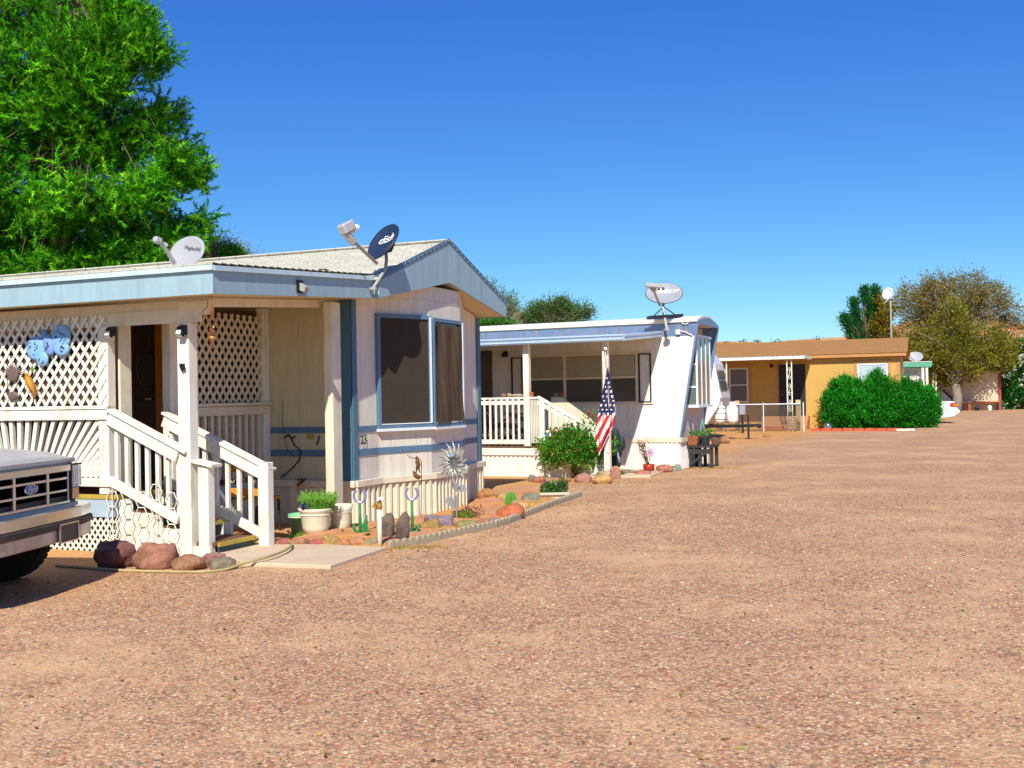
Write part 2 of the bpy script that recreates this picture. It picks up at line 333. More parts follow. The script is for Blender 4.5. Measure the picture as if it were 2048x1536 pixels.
# ------------------------------------------------------------------ ground
def ground():
    m, t, b = nodes('gravel'); tc = N(t, 'TexCoord'); L = t.links.new
    def vor(sc_, feat='F1'):
        v = N(t, 'TexVoronoi', feature=feat); v.inputs['Scale'].default_value = sc_; L(tc.outputs['Object'], v.inputs['Vector']); return v
    v1 = vor(48); v2 = vor(26); sep = N(t, 'SeparateColor'); L(v1.outputs['Color'], sep.inputs[0]); sep2 = N(t, 'SeparateColor'); L(v2.outputs['Color'], sep2.inputs[0])
    pal = [(0, lin('746254')), (.10, lin('ae6c50')), (.24, lin('ca9a6e')), (.40, lin('dab284')), (.54, lin('c48660')), (.68, lin('e6c296')), (.82, lin('a29278')), (.92, lin('dcb68c')), (1, lin('f0dcbe'))]
    c1 = ramp(t, sep.outputs[0], pal); c2 = ramp(t, sep2.outputs[1], pal); c1.color_ramp.interpolation = 'CONSTANT'
    big = noise_n(t, .55, 6, .65); fine = noise_n(t, 120, 3, .6); mid = noise_n(t, 3.5, 6, .7)
    stone = mix(t, .25, c1.outputs[0], c2.outputs[0]); stone = mix(t, .85, stone, ramp(t, v1.outputs['Distance'], [(.25, (1, 1, 1, 1)), (.7, (.5, .45, .42, 1))]).outputs[0], 'MULTIPLY')
    dirt = ramp(t, fine.outputs['Fac'], [(.3, lin('c89d70')), (.7, lin('e4bd8c'))]).outputs[0]
    msk = N(t, 'Math', operation='MULTIPLY_ADD'); L(mid.outputs['Fac'], msk.inputs[0]); msk.inputs[1].default_value = .55; L(big.outputs['Fac'], msk.inputs[2])
    dm = ramp(t, msk.outputs[0], [(.72, (.1, .1, .1, 1)), (.96, (.7, .7, .7, 1))])
    col = mix(t, dm.outputs[0], stone, dirt)
    # the yards beside the homes are bare orange sand: measured across the road edge
    sx = N(t, 'SeparateXYZ'); L(tc.outputs['Object'], sx.inputs[0])
    a, bb = G(1080, 985), G(1640, 872); d = (bb-a)[:2]; d /= np.linalg.norm(d); nx, ny = -d[1], d[0]
    m1 = N(t, 'Math', operation='MULTIPLY'); L(sx.outputs[0], m1.inputs[0]); m1.inputs[1].default_value = float(nx)
    m2 = N(t, 'Math', operation='MULTIPLY_ADD'); L(sx.outputs[1], m2.inputs[0]); m2.inputs[1].default_value = float(ny); L(m1.outputs[0], m2.inputs[2])
    m3 = N(t, 'Math', operation='SUBTRACT'); L(m2.outputs[0], m3.inputs[0]); m3.inputs[1].default_value = float(a[0]*nx+a[1]*ny)
    wob = noise_n(t, .8, 6, .7); m4 = N(t, 'Math', operation='MULTIPLY_ADD'); L(wob.outputs['Fac'], m4.inputs[0]); m4.inputs[1].default_value = 6.0; L(m3.outputs[0], m4.inputs[2])
    sm = ramp(t, m4.outputs[0], [(.0, (0, 0, 0, 1)), (1, (1, 1, 1, 1))]); mr = N(t, 'MapRange'); L(m4.outputs[0], mr.inputs[0]); mr.inputs[1].default_value = 2.6; mr.inputs[2].default_value = 4.6
    sand = ramp(t, noise_n(t, 14, 6, .7).outputs['Fac'], [(.3, lin('b9803f')), (.7, lin('d8a05c'))]).outputs[0]
    mm = N(t, 'Math', operation='MULTIPLY'); L(mr.outputs[0], mm.inputs[0]); mm.inputs[1].default_value = .75
    col = mix(t, mm.outputs[0], col, sand)
    # wheel tracks: paler compacted ground, along the road
    L(col, b.inputs['Base Color']); b.inputs['Roughness'].default_value = .95; b.inputs['Specular IOR Level'].default_value = .1
    bp = N(t, 'Bump', invert=True); bp.inputs['Strength'].default_value = .6; bp.inputs['Distance'].default_value = .008; L(v1.outputs['Distance'], bp.inputs['Height'])
    bp2 = N(t, 'Bump'); bp2.inputs['Strength'].default_value = .5; bp2.inputs['Distance'].default_value = .02; L(mid.outputs['Fac'], bp2.inputs['Height']); L(bp.outputs[0], bp2.inputs['Normal']); L(bp2.outputs[0], b.inputs['Normal'])
    g = MB(); g.quad((-3000, -60, 0), (3000, -60, 0), (3000, 3500, 0), (-3000, 3500, 0)); tag(g.build('ground', m), kind='structure')
    # loose pebbles lying on it
    n = 110000; Y = 2.9+ (rng.random(n)**1.9)*13; X = (rng.random(n)-.5)*2*(Y*.53+.4)
    ok = ~((X < -1.2-(Y-10)*.0) & (Y > 9.9)); den = np.array([noise.noise(Vector((x*.5, y*.5, 0)))+.5*noise.noise(Vector((x*2, y*2, 3))) for x, y in zip(X, Y)]); ok &= rng.random(n) < np.clip(.75-1.1*den, .15, 1)
    X, Y = X[ok], Y[ok]; n = len(X); r = .004+.0105*rng.random(n)**2.0; r *= np.clip(.75+Y/22, .8, 1.5)
    base = np.array([(1, 0, 0), (.3, .95, .1), (-.8, .6, 0), (-.8, -.6, .1), (.3, -.95, 0), (0.1, 0, .8)]); fs = [(0, 1, 5), (1, 2, 5), (2, 3, 5), (3, 4, 5), (4, 0, 5)]
    ang = rng.random(n)*6.28; ca, sa = np.cos(ang), np.sin(ang); B = base[None]*(1+rng.uniform(-.25, .25, (n, 6, 3))); st = rng.uniform(.6, 1, (n, 1))
    bx, by, bz = B[:, :, 0], B[:, :, 1]*st, np.maximum(B[:, :, 2], 0)*rng.uniform(.45, .85, (n, 1))
    V = np.stack([X[:, None]+r[:, None]*(bx*ca[:, None]-by*sa[:, None]), Y[:, None]+r[:, None]*(bx*sa[:, None]+by*ca[:, None]), r[:, None]*bz], 2)
    me = bpy.data.meshes.new('pebbles'); me.vertices.add(n*6); me.vertices.foreach_set('co', V.reshape(-1).astype(np.float32))
    idx = (np.array(fs)[None]+np.arange(n)[:, None, None]*6).reshape(-1).astype(np.int32); me.loops.add(len(idx)); me.loops.foreach_set('vertex_index', idx); me.polygons.add(n*5)
    me.polygons.foreach_set('loop_start', np.arange(0, n*15, 3, dtype=np.int32)); me.polygons.foreach_set('loop_total', np.full(n*5, 3, dtype=np.int32))
    c = pick(n, ['9a6450', 'b07e62', 'b88c6c', 'a4745a', 'c09a74', '7c7060', 'b8926c', '6c5a4c', '94785c', '8c8468', 'a86c54', 'd0b896']); C4 = np.ones((n, 6, 4), np.float32); C4[:, :, :3] = c[:, None]
    ca_ = me.color_attributes.new('Col', 'FLOAT_COLOR', 'POINT'); ca_.data.foreach_set('color', C4.reshape(-1)); me.update(); me.materials.append(M['pebble'])
    o = bpy.data.objects.new('pebbles', me); COL.objects.link(o); tag(o, 'loose pink and grey pebbles scattered over the gravel road', 'gravel', kind='stuff')
ground()

# ------------------------------------------------------------------ hills
def hill(name, label_pts, Y0, depth, cols, seed, rough=1.0, sc_=.02, scrub=None, nscrub=0):
    """a rise of ground whose crest is seen along the pixels given, Y0 metres away"""
    xs = np.array([p[0] for p in label_pts], float); ys = np.array([p[1] for p in label_pts], float); n = 160; k = 26
    px = np.linspace(xs[0], xs[-1], n); py = np.interp(px, xs, ys); C = np.array([at(a, b, Y0) for a, b in zip(px, py)])
    vs = []; 
    for j in range(k):
        t = j/(k-1)*2-1      # -1 front foot .. 1 back foot
        f = (1-abs(t)**1.35)
        for i in range(n):
            e_ = min(1, min(i, n-1-i)/12); e_ = e_*e_*(3-2*e_)
            x, y, z = C[i]; Yp = y+t*depth; X = x*(1+t*depth/Y0*.6)
            q = noise.fractal(Vector((X*sc_, Yp*sc_, seed)), .8, 2.2, 5)*z*.28*rough*(f*(1-f)*4*.8+.06)
            vs.append((X, Yp, (z*f+q)*e_-.4*(1-e_) if abs(t) < .999 else -.6))
    fs = [(j*n+i, j*n+i+1, (j+1)*n+i+1, (j+1)*n+i) for j in range(k-1) for i in range(n-1)]
    m, t, b = nodes(name); nn = noise_n(t, sc_*9, 7, .7, dist=.6); out = ramp(t, nn.outputs['Fac'], [(.32, lin(cols[0])), (.5, lin(cols[1])), (.62, lin(cols[2]))]).outputs[0]
    v = N(t, 'TexVoronoi'); v.inputs['Scale'].default_value = .45; tc = N(t, 'TexCoord'); t.links.new(tc.outputs['Object'], v.inputs['Vector'])
    r = ramp(t, v.outputs['Distance'], [(.2, (.85, .85, .85, 1)), (.42, (0, 0, 0, 1))]); out = mix(t, r.outputs[0], out, lin(cols[3]))
    t.links.new(out, b.inputs['Base Color']); b.inputs['Roughness'].default_value = .95; b.inputs['Specular IOR Level'].default_value = .05
    h = MB(); h.add(vs, fs); tag(h.build('hill', m, smooth=True), kind='structure')
    if nscrub:
        i = rng.integers(0, len(vs), nscrub); P = np.array(vs)[i]; keep = P[:, 2] > 1; P = P[keep]; P += rng.normal(size=P.shape)*[1.5, 1.5, 0]; K = 26
        Q = np.repeat(P, K, 0)+rng.normal(size=(len(P)*K, 3))*[.6, .6, .35]+[0, 0, .1]; D = rng.normal(size=Q.shape); D[:, 2] = abs(D[:, 2])
        o = cloud('scrub', M['leafd'], None, Q, D, .5, .5, pick(len(Q), ['5a6a34', '6f7440', '4c5a2e']), 'quad'); tag(o, 'low desert scrub dotted over the hills', 'scrub', kind='stuff')
hill('far_hill', [(780, 780), (880, 700), (930, 660), (975, 632), (1010, 608), (1035, 618), (1080, 650), (1140, 690), (1200, 720), (1290, 780)], 520, 120, ('8d7268', '9c8072', 'a98c7a', '6f6a52'), 3)
hill('low_ridge', [(1100, 780), (1340, 700), (1440, 682), (1520, 685), (1600, 680), (1690, 673), (1760, 664), (1830, 672), (1900, 700), (2100, 780)], 300, 70, ('b5703c', 'c98a55', 'd3a070', '77803e'), 8, nscrub=420)
hill('red_hill', [(1600, 775), (1740, 690), (1790, 650), (1850, 628), (1905, 610), (1950, 618), (1990, 636), (2048, 648), (2120, 640), (2250, 610), (2400, 650), (2700, 760)], 215, 60, ('a5623a', 'bd7c50', 'cf9c72', '80784a'), 5, sc_=.035, nscrub=160)

# ------------------------------------------------------------------ first home
WZ = .55
FOOT = [(-14, 0), (0, 0), (.03, .58), (.37, 1.45), (.37, 2.45), (.03, 3.3), (0, 3.9)]
h1 = fthing(F1, 'mobile_home', 'beige mobile home with blue stripes, shingled gable roof and number 23 beside its bay window', 'mobile home')
GX = .43; RX = .36
def soff(y): return 2.87+max(0, 1-abs(y-1.95)/1.95)*.37
b = MB(F1); P = FOOT+[(-14, 3.9)]; n = len(P)
b.add([(x, y, WZ) for x, y in P]+[(x, y, soff(y)-.004) for x, y in P], [tuple(range(n-1, -1, -1))]+[(i, (i+1) % n, n+(i+1) % n, n+i) for i in range(n)])
w_ = b.build('wall', M['wall'], h1); w_.data.materials.append(M['wall_end'])
for p in w_.data.polygons:
    if abs(p.normal.x) > .55: p.material_index = 1
b = MB(F1)
for x0, x1 in ((-14.2, GX),):
    prof = [(-.05, 2.87), (1.95, 3.24), (3.98, 2.87), (3.98, 3.07), (1.95, 3.77), (-.05, 3.09)]
    b.prism(prof, 'x', x0, x1)
b.build('roof_body', M['ceil'], h1)
b = MB(F1)   # shingle courses laid on the two slopes, each butt 12 mm proud
for sy, y0, z0, y1, z1 in ((1, -.12, 3.075, 1.95, 3.80), (-1, 4.06, 3.055, 1.95, 3.80)):
    k = 17
    for i in range(k):
        a, c = i/k, (i+1)/k; ya, yc = y0+(y1-y0)*a, y0+(y1-y0)*c; za, zc = z0+(z1-z0)*a, z0+(z1-z0)*c; dx = (i % 2)*.15
        b.add([(-14.25, ya, za+.03), (GX+.04, ya, za+.03), (GX+.04, yc, zc+.016), (-14.25, yc, zc+.016), (-14.25, ya, za), (GX+.04, ya, za)], [(0, 1, 2, 3) if sy > 0 else (3, 2, 1, 0), (4, 5, 1, 0)])
b.build('shingles', M['shingle'], h1)
b = MB(F1); b.box(-14.2, GX+.04, 1.83, 2.07, 3.8, 3.835); b.build('ridge_cap', M['shingle'], h1, bevel=.03)
b = MB(F1); b.prism([(-.06, 2.855), (1.95, 3.225), (3.99, 2.855), (4.03, 3.065), (1.95, 3.80), (-.06, 3.085)], 'x', GX+.002, GX+.03)
b.build('gable_fascia', M['blue'], h1)
b = MB(F1); b.bar((GX+.02, -.10, 3.095), (GX+.02, 1.95, 3.815), .07, .03, (1, 0, 0)); b.bar((GX+.02, 4.06, 3.065), (GX+.02, 1.95, 3.815), .07, .03, (1, 0, 0)); b.build('rake_trim', M['stripe'], h1)
b = MB(F1); b.box(-14.2, GX-.002, 3.985, 4.01, 2.86, 3.05); b.build('eave_fascia', M['blue'], h1)
# skirting
SK = [(-14, -.02), (.02, -.02), (.05, .58), (.39, 1.45), (.39, 2.45), (.05, 3.3), (.02, 3.95)]
b = MB(F1); P2 = SK+[(-14, 3.95)]; n = len(P2); b.add([(x, y, -.1) for x, y in P2]+[(x, y, .47) for x, y in P2], [(i, (i+1) % n, n+(i+1) % n, n+i) for i in range(n)])
b.corr([(-1.25, -.02), (.02, -.02)], -.1, .47, .2, .012); b.corr(SK[1:], -.1, .47, .115, .035, duty=.42); b.build('skirt', M['skirt'], h1)
b = MB(F1)
for p0, p1 in zip(SK[:-1], SK[1:]): L = math.dist(p0, p1); b.seg(p0, p1, 0, L+.03, .475, .56, 0, .055)
b.build('skirt_trim', M['trim'], h1, bevel=.006)
b = MB(F1)
for p0, p1 in zip(FOOT[:-1], FOOT[1:]):
    L = math.dist(p0, p1); b.seg(p0, p1, 0, L, .865, .95, .002, .012)
for p0, p1, a, c in ((FOOT[0], FOOT[1], 0, 14), (FOOT[1], FOOT[2], 0, .58), (FOOT[5], FOOT[6], 0, .6)): b.seg(p0, p1, a, c, 1.165, 1.245, .002, .012)
b.build('stripe', M['stripe'], h1)
b = MB(F1); b.seg(FOOT[0], FOOT[1], 13.83, 14.0, .563, 2.86, .013, .03); b.seg(FOOT[1], FOOT[2], -.03, .07, .563, 2.86, .013, .03); b.build('corner_trim', M['teal'], h1)
b = MB(F1); b.seg(FOOT[5], FOOT[6], .5, .62, .563, 2.86, .013, .03); b.build('corner_trim', M['teal'], h1)
b = MB(F1); b.box(RX+.03, GX+.03, -.085, -.062, 2.85, 3.085); b.build('eave_return', M['blue'], h1)
b = MB(F1)   # seams over the bay
for (p0, p1, z0, z1) in ((FOOT[1], FOOT[2], 2.8, 2.83),): b.seg(p0, p1, 0, .5, z0, z0+.012, .001, .006)
for i in (2, 3, 4): L = math.dist(FOOT[i], FOOT[i+1]); b.seg(FOOT[i], FOOT[i+1], 0, L, 2.93, 2.94, .001, .007)
b.build('seam', M['trim'], h1)
letters('house_number', '23', .17, (.036, .2, 1.065), (0, 1, 0), (0, 0, 1), M['black'], h1, F1, bold=.004)
# bay windows
def pane(p0, p1, s0, s1, z0, z1, cloth):
    f = MB(F1); wd = .055
    for a, c, e, g in ((s0, s0+wd, z0, z1), (s1-wd, s1, z0, z1), (s0+wd, s1-wd, z0, z0+.045), (s0+wd, s1-wd, z1-wd, z1)): f.seg(p0, p1, a, c, e, g, .003, .06)
    fo = f.build('window', M['stripe'], h1, bevel=.004)
    f = MB(F1); f.seg(p0, p1, s0-.01, s1+.01, z0-.04, z0-.003, .003, .08); f.seg(p0, p1, s0+.055, s1-.055, z0+.047, z0+.06, .03, .066); f.seg(p0, p1, s1-.05, s1-.02, z0+.05, z1-.02, .062, .072)
    f.build('sill', M['frame'], fo)
    g = MB(F1); g.seg(p0, p1, s0+wd, s1-wd, z0+.045, z1-wd, .003, .012); g.build('glass', glass_mat('window_glass'), fo)
    d = np.array(p1)-np.array(p0); d = d/np.linalg.norm(d); nn = np.array([d[1], -d[0]]); NU, NV = 36, 30; vs = []
    for j in range(NV+1):
        for i in range(NU+1):
            u, v = i/NU, j/NV; s = s0+wd*.7+(s1-s0-wd*1.4)*u; z = z0+.05+(z1-z0-wd-.06)*v
            o_ = .04
            if cloth: o_ = .072+.016*math.sin(u*17+2.2*v+1.5*math.sin(3*v+u*2))*(.3+.7*v)+.012*math.sin(u*7-4*v)*(1-v)+.004*math.sin(40*u+9*v); z -= .03*math.sin(u*math.pi)*v
            q = np.array(p0)+d*s+nn*o_; vs.append((q[0], q[1], z))
    c = MB(F1); c.add(vs, [(j*(NU+1)+i, j*(NU+1)+i+1, (j+1)*(NU+1)+i+1, (j+1)*(NU+1)+i) for j in range(NV) for i in range(NU)])
    c.build('shade_cloth' if cloth else 'painted_shade_screen', M['screen'] if cloth else M['screenshaded'], fo, smooth=True)  # flat screen has the pane's shade painted into its colour
pane(FOOT[2], FOOT[3], -.03, .93, 1.2, 2.72, False); pane(FOOT[3], FOOT[4], .02, .98, 1.19, 2.70, True)
# fittings on the shaded long wall
def wallbits():
    b = MB(F1); pts = [F1.y(*p, -.02) for p in [(583, 878), (588, 890), (600, 900), (602, 905), (598, 920), (586, 935), (572, 948), (561, 955)]]
    b.tube(pts, .008, 6); b.tube([F1.y(*p, -.025) for p in [(570, 874), (578, 870), (583, 878), (590, 873)]], .012, 6); b.tube([F1.y(*p, -.02) for p in [(639, 871), (637, 880), (633, 890)]], .01, 6)
    b.tube([F1.y(*p, -.02) for p in [(566, 800), (565, 840), (567, 870), (575, 900), (590, 915)]], .003, 5); b.build('cable', M['black'], h1)
    c = F1.y(621, 873, 0); b = MB(F1); b.box(c[0]-.05, c[0]+.05, -.03, -.001, c[2]-.03, c[2]+.03); b.build('outlet_cover', M['yellow'], h1, bevel=.006)
    c = F1.y(606, 966, -.08); b = MB(F1); b.tube([(c[0], -.03, c[2]+.04), (c[0], -.1, c[2]+.02), (c[0]-.05, -.14, c[2]-.03)], .02, 8); b.lathe([(.045, -.01), (.045, .01)], (c[0]-.01, -.12, c[2]+.05), 10); b.build('faucet', mat('red_faucet', '7a3328', .5), h1)
wallbits()
# door of the first home
b = MB(F1); b.box(-3.66, -3.0, -.03, .0, .63, 2.7); dr = b.build('door', M['screen2'], h1)
b = MB(F1)
for a in (-3.66, -3.07): b.box(a, a+.07, -.055, -.031, .63, 2.7)
for z in (.63, 1.5, 2.6): b.box(-3.59, -3.07, -.055, -.031, z, z+.1)
for i in range(5): b.tube([(-3.55+i*.1, -.05, 1.6), (-3.55+i*.1, -.05, 2.6)], .007, 5)
b.lathe([(.17, 0), (.19, .008), (.17, .016), (.15, .01)], (-3.22, -.07, 2.05), 20, 'y', 1.35)
b.build('frame', M['dark'], dr)
b = MB(F1); b.box(-3.12, -3.09, -.12, -.055, 1.63, 1.66); b.box(-3.2, -3.09, -.135, -.115, 1.63, 1.66); b.build('handle', M['chrome'], dr, bevel=.004)
b = MB(F1); b.box(-3.0, -2.86, -.16, .0, .63, 2.75); b.build('door_jamb', M['orange'], h1, bevel=.004)
b = MB(F1)
for i, a in enumerate((-6.3, -5.2)): b.box(a, a+.9, -.05, -.001, 1.3, 2.4)
b.build('side_window', M['frame'], h1)
b = MB(F1)
for i, a in enumerate((-6.3, -5.2)): b.box(a+.06, a+.84, -.056, -.05, 1.36, 2.34)
b.build('side_glass', glass_mat('side_window_glass', '15181a'), h1)
# roof vents
c = F1.y(789, 507, 1.88); b = MB(F1); b.tube([(c[0], 1.88, 3.7), (c[0], 1.88, F1.y(789, 488, 1.88)[2])], .028, 10); b.build('vent_pipe', M['dark'], h1)
for px in (641, 649): c = F1.y(px, 545, -.4); b = MB(F1); b.lathe([(.05, 0), (.05, .06), (.075, .07), (.06, .12), (.0, .14)], (c[0], -.4, 3.08), 14); b.build('vent_cap', M['dark'], h1)

# ------------------------------------------------------------------ porch of the first home
po = fthing(F1, 'porch', 'roofed wooden porch with white lattice, sunburst railing and steps in front of the beige home', 'porch', (-1.3, -2.78, 0))
DY = -2.78
FA = -3.2
def zf(y): return 2.93+(y-FA)/(0-FA)*.2      # porch roof top
b = MB(F1); b.add([(-14, FA, 2.655), (RX, FA, 2.655), (RX, -.061, 2.86), (-14, -.061, 2.86), (-14, FA, 2.91), (RX, FA, 2.91), (RX, -.061, 3.11), (-14, -.061, 3.11)],
  [(0, 3, 2, 1), (4, 5, 6, 7), (0, 1, 5, 4), (1, 2, 6, 5), (2, 3, 7, 6), (3, 0, 4, 7)]); rf = b.build('porch_roof', M['ceil'], po)
b = MB(F1); k = 24
for i in range(k):
    ya, yb = FA-.05+(.0-FA)*i/k, FA-.05+(.0-FA)*(i+1)/k; za, zb = 2.935+.2*i/k, 2.935+.2*(i+1)/k
    b.add([(-14, ya, za+.02), (RX+.05, ya, za+.02), (RX+.05, yb, zb+.008), (-14, yb, zb+.008), (-14, ya, za), (RX+.05, ya, za)], [(0, 1, 2, 3), (4, 5, 1, 0)])
b.build('shingles', M['shingle'], rf)
b = MB(F1); b.box(-14, RX+.03, FA-.025, FA-.002, 2.65, 2.915); b.build('front_fascia', M['blue'], rf)
b = MB(F1); b.add([(RX+.002, FA, 2.65), (RX+.028, FA, 2.65), (RX+.028, -.07, 2.85), (RX+.002, -.07, 2.85), (RX+.002, FA, 2.915), (RX+.028, FA, 2.915), (RX+.028, -.07, 3.115), (RX+.002, -.07, 3.115)],
  [(0, 3, 2, 1), (4, 5, 6, 7), (0, 1, 5, 4), (1, 2, 6, 5), (2, 3, 7, 6), (3, 0, 4, 7)]); b.build('rake_fascia', M['blue'], rf)
b = MB(F1); b.bar((RX+.045, FA-.03, 2.90), (RX+.045, -.03, 3.10), .05, .025, (1, 0, 0)); b.bar((-14, FA-.045, 2.905), (RX+.05, FA-.045, 2.905), .05, .03, (0, 1, 0)); b.build('drip_edge', mat('pale_drip_edge', 'c3dbe0', .5), rf)
b = MB(F1); b.box(-14, -.02, DY, DY+.09, 2.5, 2.653); b.bar((-.1, DY+.09, 2.625), (-.1, -.45, 2.775), .06, .09, (0, 0, 1)); b.box(-14, -.1, DY-.02, DY-.001, 2.42, 2.56)
b.prism([(-.4, 2.42), (-.24, 2.42), (-.02, 2.58), (-.02, 2.64), (-.4, 2.64)], 'y', DY-.024, DY-.021); b.build('beam', M['trim'], po)
def post(x0, x1, y0, y1, z0, z1, name='post', m='white'): q = MB(F1); q.box(x0, x1, y0, y1, z0, z1); return q.build(name, M[m], po, bevel=.006)
post(-.405, -.255, DY-.03, DY+.11, -.05, 2.419); post(-1.475, -1.335, DY-.03, DY+.09, .62, 2.419); post(-1.36, -1.24, -1.93, -1.8, .6, 2.6); post(-.02, .1, -.62, -.42, -.1, 2.78, m='skirt')
post(-4.4, -4.28, DY, DY+.1, .62, 2.419)
post(-1.335, -1.305, DY+.12, DY+.3, .62, 2.45, 'side_board', 'trim')
post(-1.36, -1.24, -.14, -.01, .62, 2.8)
# deck
b = MB(F1); b.box(-8, -1.32, DY, -.03, .57, .605); dk = b.build('deck', M['tread'], po)
b = MB(F1); b.box(-8, -1.25, DY-.03, DY-.001, .565, .615); b.box(-1.319, -1.25, DY, DY+.75, .565, .615); b.build('deck_edge', M['yellow'], dk, bevel=.004)
b = MB(F1); b.box(-8, -1.3, DY-.02, DY, .375, .563); b.build('front_board', M['bluegrey'], dk); b = MB(F1); b.box(-1.3, -1.28, DY-.02, -.05, .375, .563); b.build('side_board', M['bluegrey'], dk)
b = MB(F1); b.lattice((-8, DY, -.1), (1, 0, 0), (0, 0, 1), 6.7, .475, .078, .1, .024, .004, (0, -1, 0)); b.lattice((-1.285, DY, -.1), (0, 1, 0), (0, 0, 1), 2.7, .475, .07, .09, .034, .008, (1, 0, 0)); b.build('base_lattice', M['white'], po)
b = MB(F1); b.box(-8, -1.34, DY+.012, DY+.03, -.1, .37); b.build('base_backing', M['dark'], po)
# front lattice, ledge, sunburst
b = MB(F1); b.lattice((-7.5, DY-.035, 1.58), (1, 0, 0), (0, 0, 1), 6.14, .96, .126, .165, .036, .009, (0, -1, 0)); b.build('lattice_panel', M['white'], po)
b = MB(F1); b.box(-7.5, -1.335, DY-.06, DY+.08, 1.535, 1.575); b.box(-7.5, -1.335, DY-.05, DY-.01, 1.42, 1.53); b.box(-7.5, -1.30, DY-.05, DY+.0, .70, .79); b.build('ledge', M['white'], po, bevel=.005)
for i in range(-15, 40):
    cx = float(F1.y(42, 975, DY)[0]); r0 = np.array([cx, .0]); dv = np.array([i*.118, 1.31]); dv /= np.linalg.norm(dv)
    t0 = (.8-r0[1])/dv[1]; t1 = (1.419-r0[1])/dv[1]; t0 = max(t0, .14)
    xlim = -1.475; 
    if dv[0] > 0: t1 = min(t1, (xlim-cx)/dv[0])
    if dv[0] < 0: t1 = min(t1, (-4.28-cx)/dv[0])
    if t1-t0 < .08: continue
    p, q = r0+dv*t0, r0+dv*t1; m_ = MB(F1); m_.bar((p[0], DY-.0, p[1]), (q[0], DY-.0, q[1]), .052, .038, (0, 1, 0)); m_.build('baluster', M['white'], po)
b = MB(F1); b.box(-7.5, -1.48, DY+.06, DY+.066, 1.6, 2.4); b.build('painted_shade_screen', M['porchshade'], po); b = MB(F1); b.box(-4.25, -1.48, DY+.09, DY+.096, .8, 1.41); b.build('painted_shade_screen', M['porchshade'], po); b = MB(F1); b.box(-1.335, -1.33, -1.78, -.15, 1.58, 2.75); b.build('painted_shade_screen', M['porchshade'], po)  # added dark sheets behind lattice and balusters, standing for the porch's inner shade
# side lattice panel and its railing
b = MB(F1); b.lattice((-1.29, -1.8, 1.58), (0, 1, 0), (0, 0, 1), 1.66, 1.1, .126, .165, .036, .009, (1, 0, 0)); b.build('lattice_panel', M['trim'], po)
b = MB(F1); b.box(-1.38, -1.2, -1.8, .0, 1.535, 1.575); b.box(-1.27, -1.225, -1.8, -.01, 1.42, 1.53); b.build('side_ledge', M['trim'], po, bevel=.005)
for i in range(12): m_ = MB(F1); y0 = -1.72+i*.135; m_.box(-1.32, -1.27, y0, y0+.055, .63, 1.43); m_.build('baluster', M['trim'], po)
# stairs
for k in range(1, 4):
    m_ = MB(F1); x0 = -1.25+.43*(k-1); z = .605-.155*k; m_.box(x0, x0+.41, DY+.05, -2.13, z-.035, z); tr = m_.build('stair_tread', M['tread'], po)
    m_ = MB(F1); m_.box(x0+.411, x0+.435, DY+.045, -2.125, z-.04, z+.003); m_.build('nosing', M['yellow'], tr)
    m_ = MB(F1); m_.box(x0+.39, x0+.408, DY+.06, -2.14, z-.19, z-.04); m_.build('riser', M['green'], tr)
m_ = MB(F1); m_.box(-1.26, -1.24, DY+.06, -2.14, .43, .564); m_.build('riser', M['green'], po)
for y in (DY+.01, -2.12):
    m_ = MB(F1); m_.prism([(-1.24, .56), (-1.24, .05), (-.9, -.05), (-.05, -.05), (-.05, .1), (-.28, .1), (-.28, .275), (-.68, .275), (-.68, .43), (-1.08, .43), (-1.08, .56)], 'y', y, y+.035); m_.build('stringer', M['white'], po)
def stair_rail(y, x0, x1, nb):
    sl_ = -.436
    def z(x): return 1.5+(x+1.34)*sl_
    m_ = MB(F1); m_.bar((x0, y, z(x0)-.06), (x1, y, z(x1)-.06), .13, .04, (0, 1, 0)); m_.build('stair_rail', M['white'], po, bevel=.004)
    m_ = MB(F1); m_.bar((x0, y+.03, z(x0)+.03), (x1+.12, y+.03, z(x1+.12)+.03), .14, .03, (sl_*-1, 0, 1)); m_.build('rail_cap', M['white'], po, bevel=.004)
    m_ = MB(F1); m_.bar((x0, y, z(x0)-.72), (x1, y, z(x1)-.72), .1, .04, (0, 1, 0)); m_.build('stair_rail', M['white'], po, bevel=.004)
    for i in range(nb):
        x = x0+.06+(x1-x0-.1)*i/(nb-1); m_ = MB(F1); m_.box(x, x+.045, y+.022, y+.06, z(x)-.75, z(x)-.06); m_.build('baluster', M['white'], po)
stair_rail(DY-.035, -1.33, -.41, 7); stair_rail(-2.08, -1.22, .1, 9)
def newel(x0, y0):
    m_ = MB(F1); m_.box(x0, x0+.13, y0, y0+.11, -.05, .93); nw = m_.build('newel_post', M['white'], po, bevel=.006)
newel(-.185, DY-.005); newel(.09, -2.14)
m_ = MB(F1); m_.bar((-.25, DY+.05, .985), (.02, DY+.05, .935), .17, .03, (.2, 0, 1)); m_.build('rail_cap', M['white'], po)

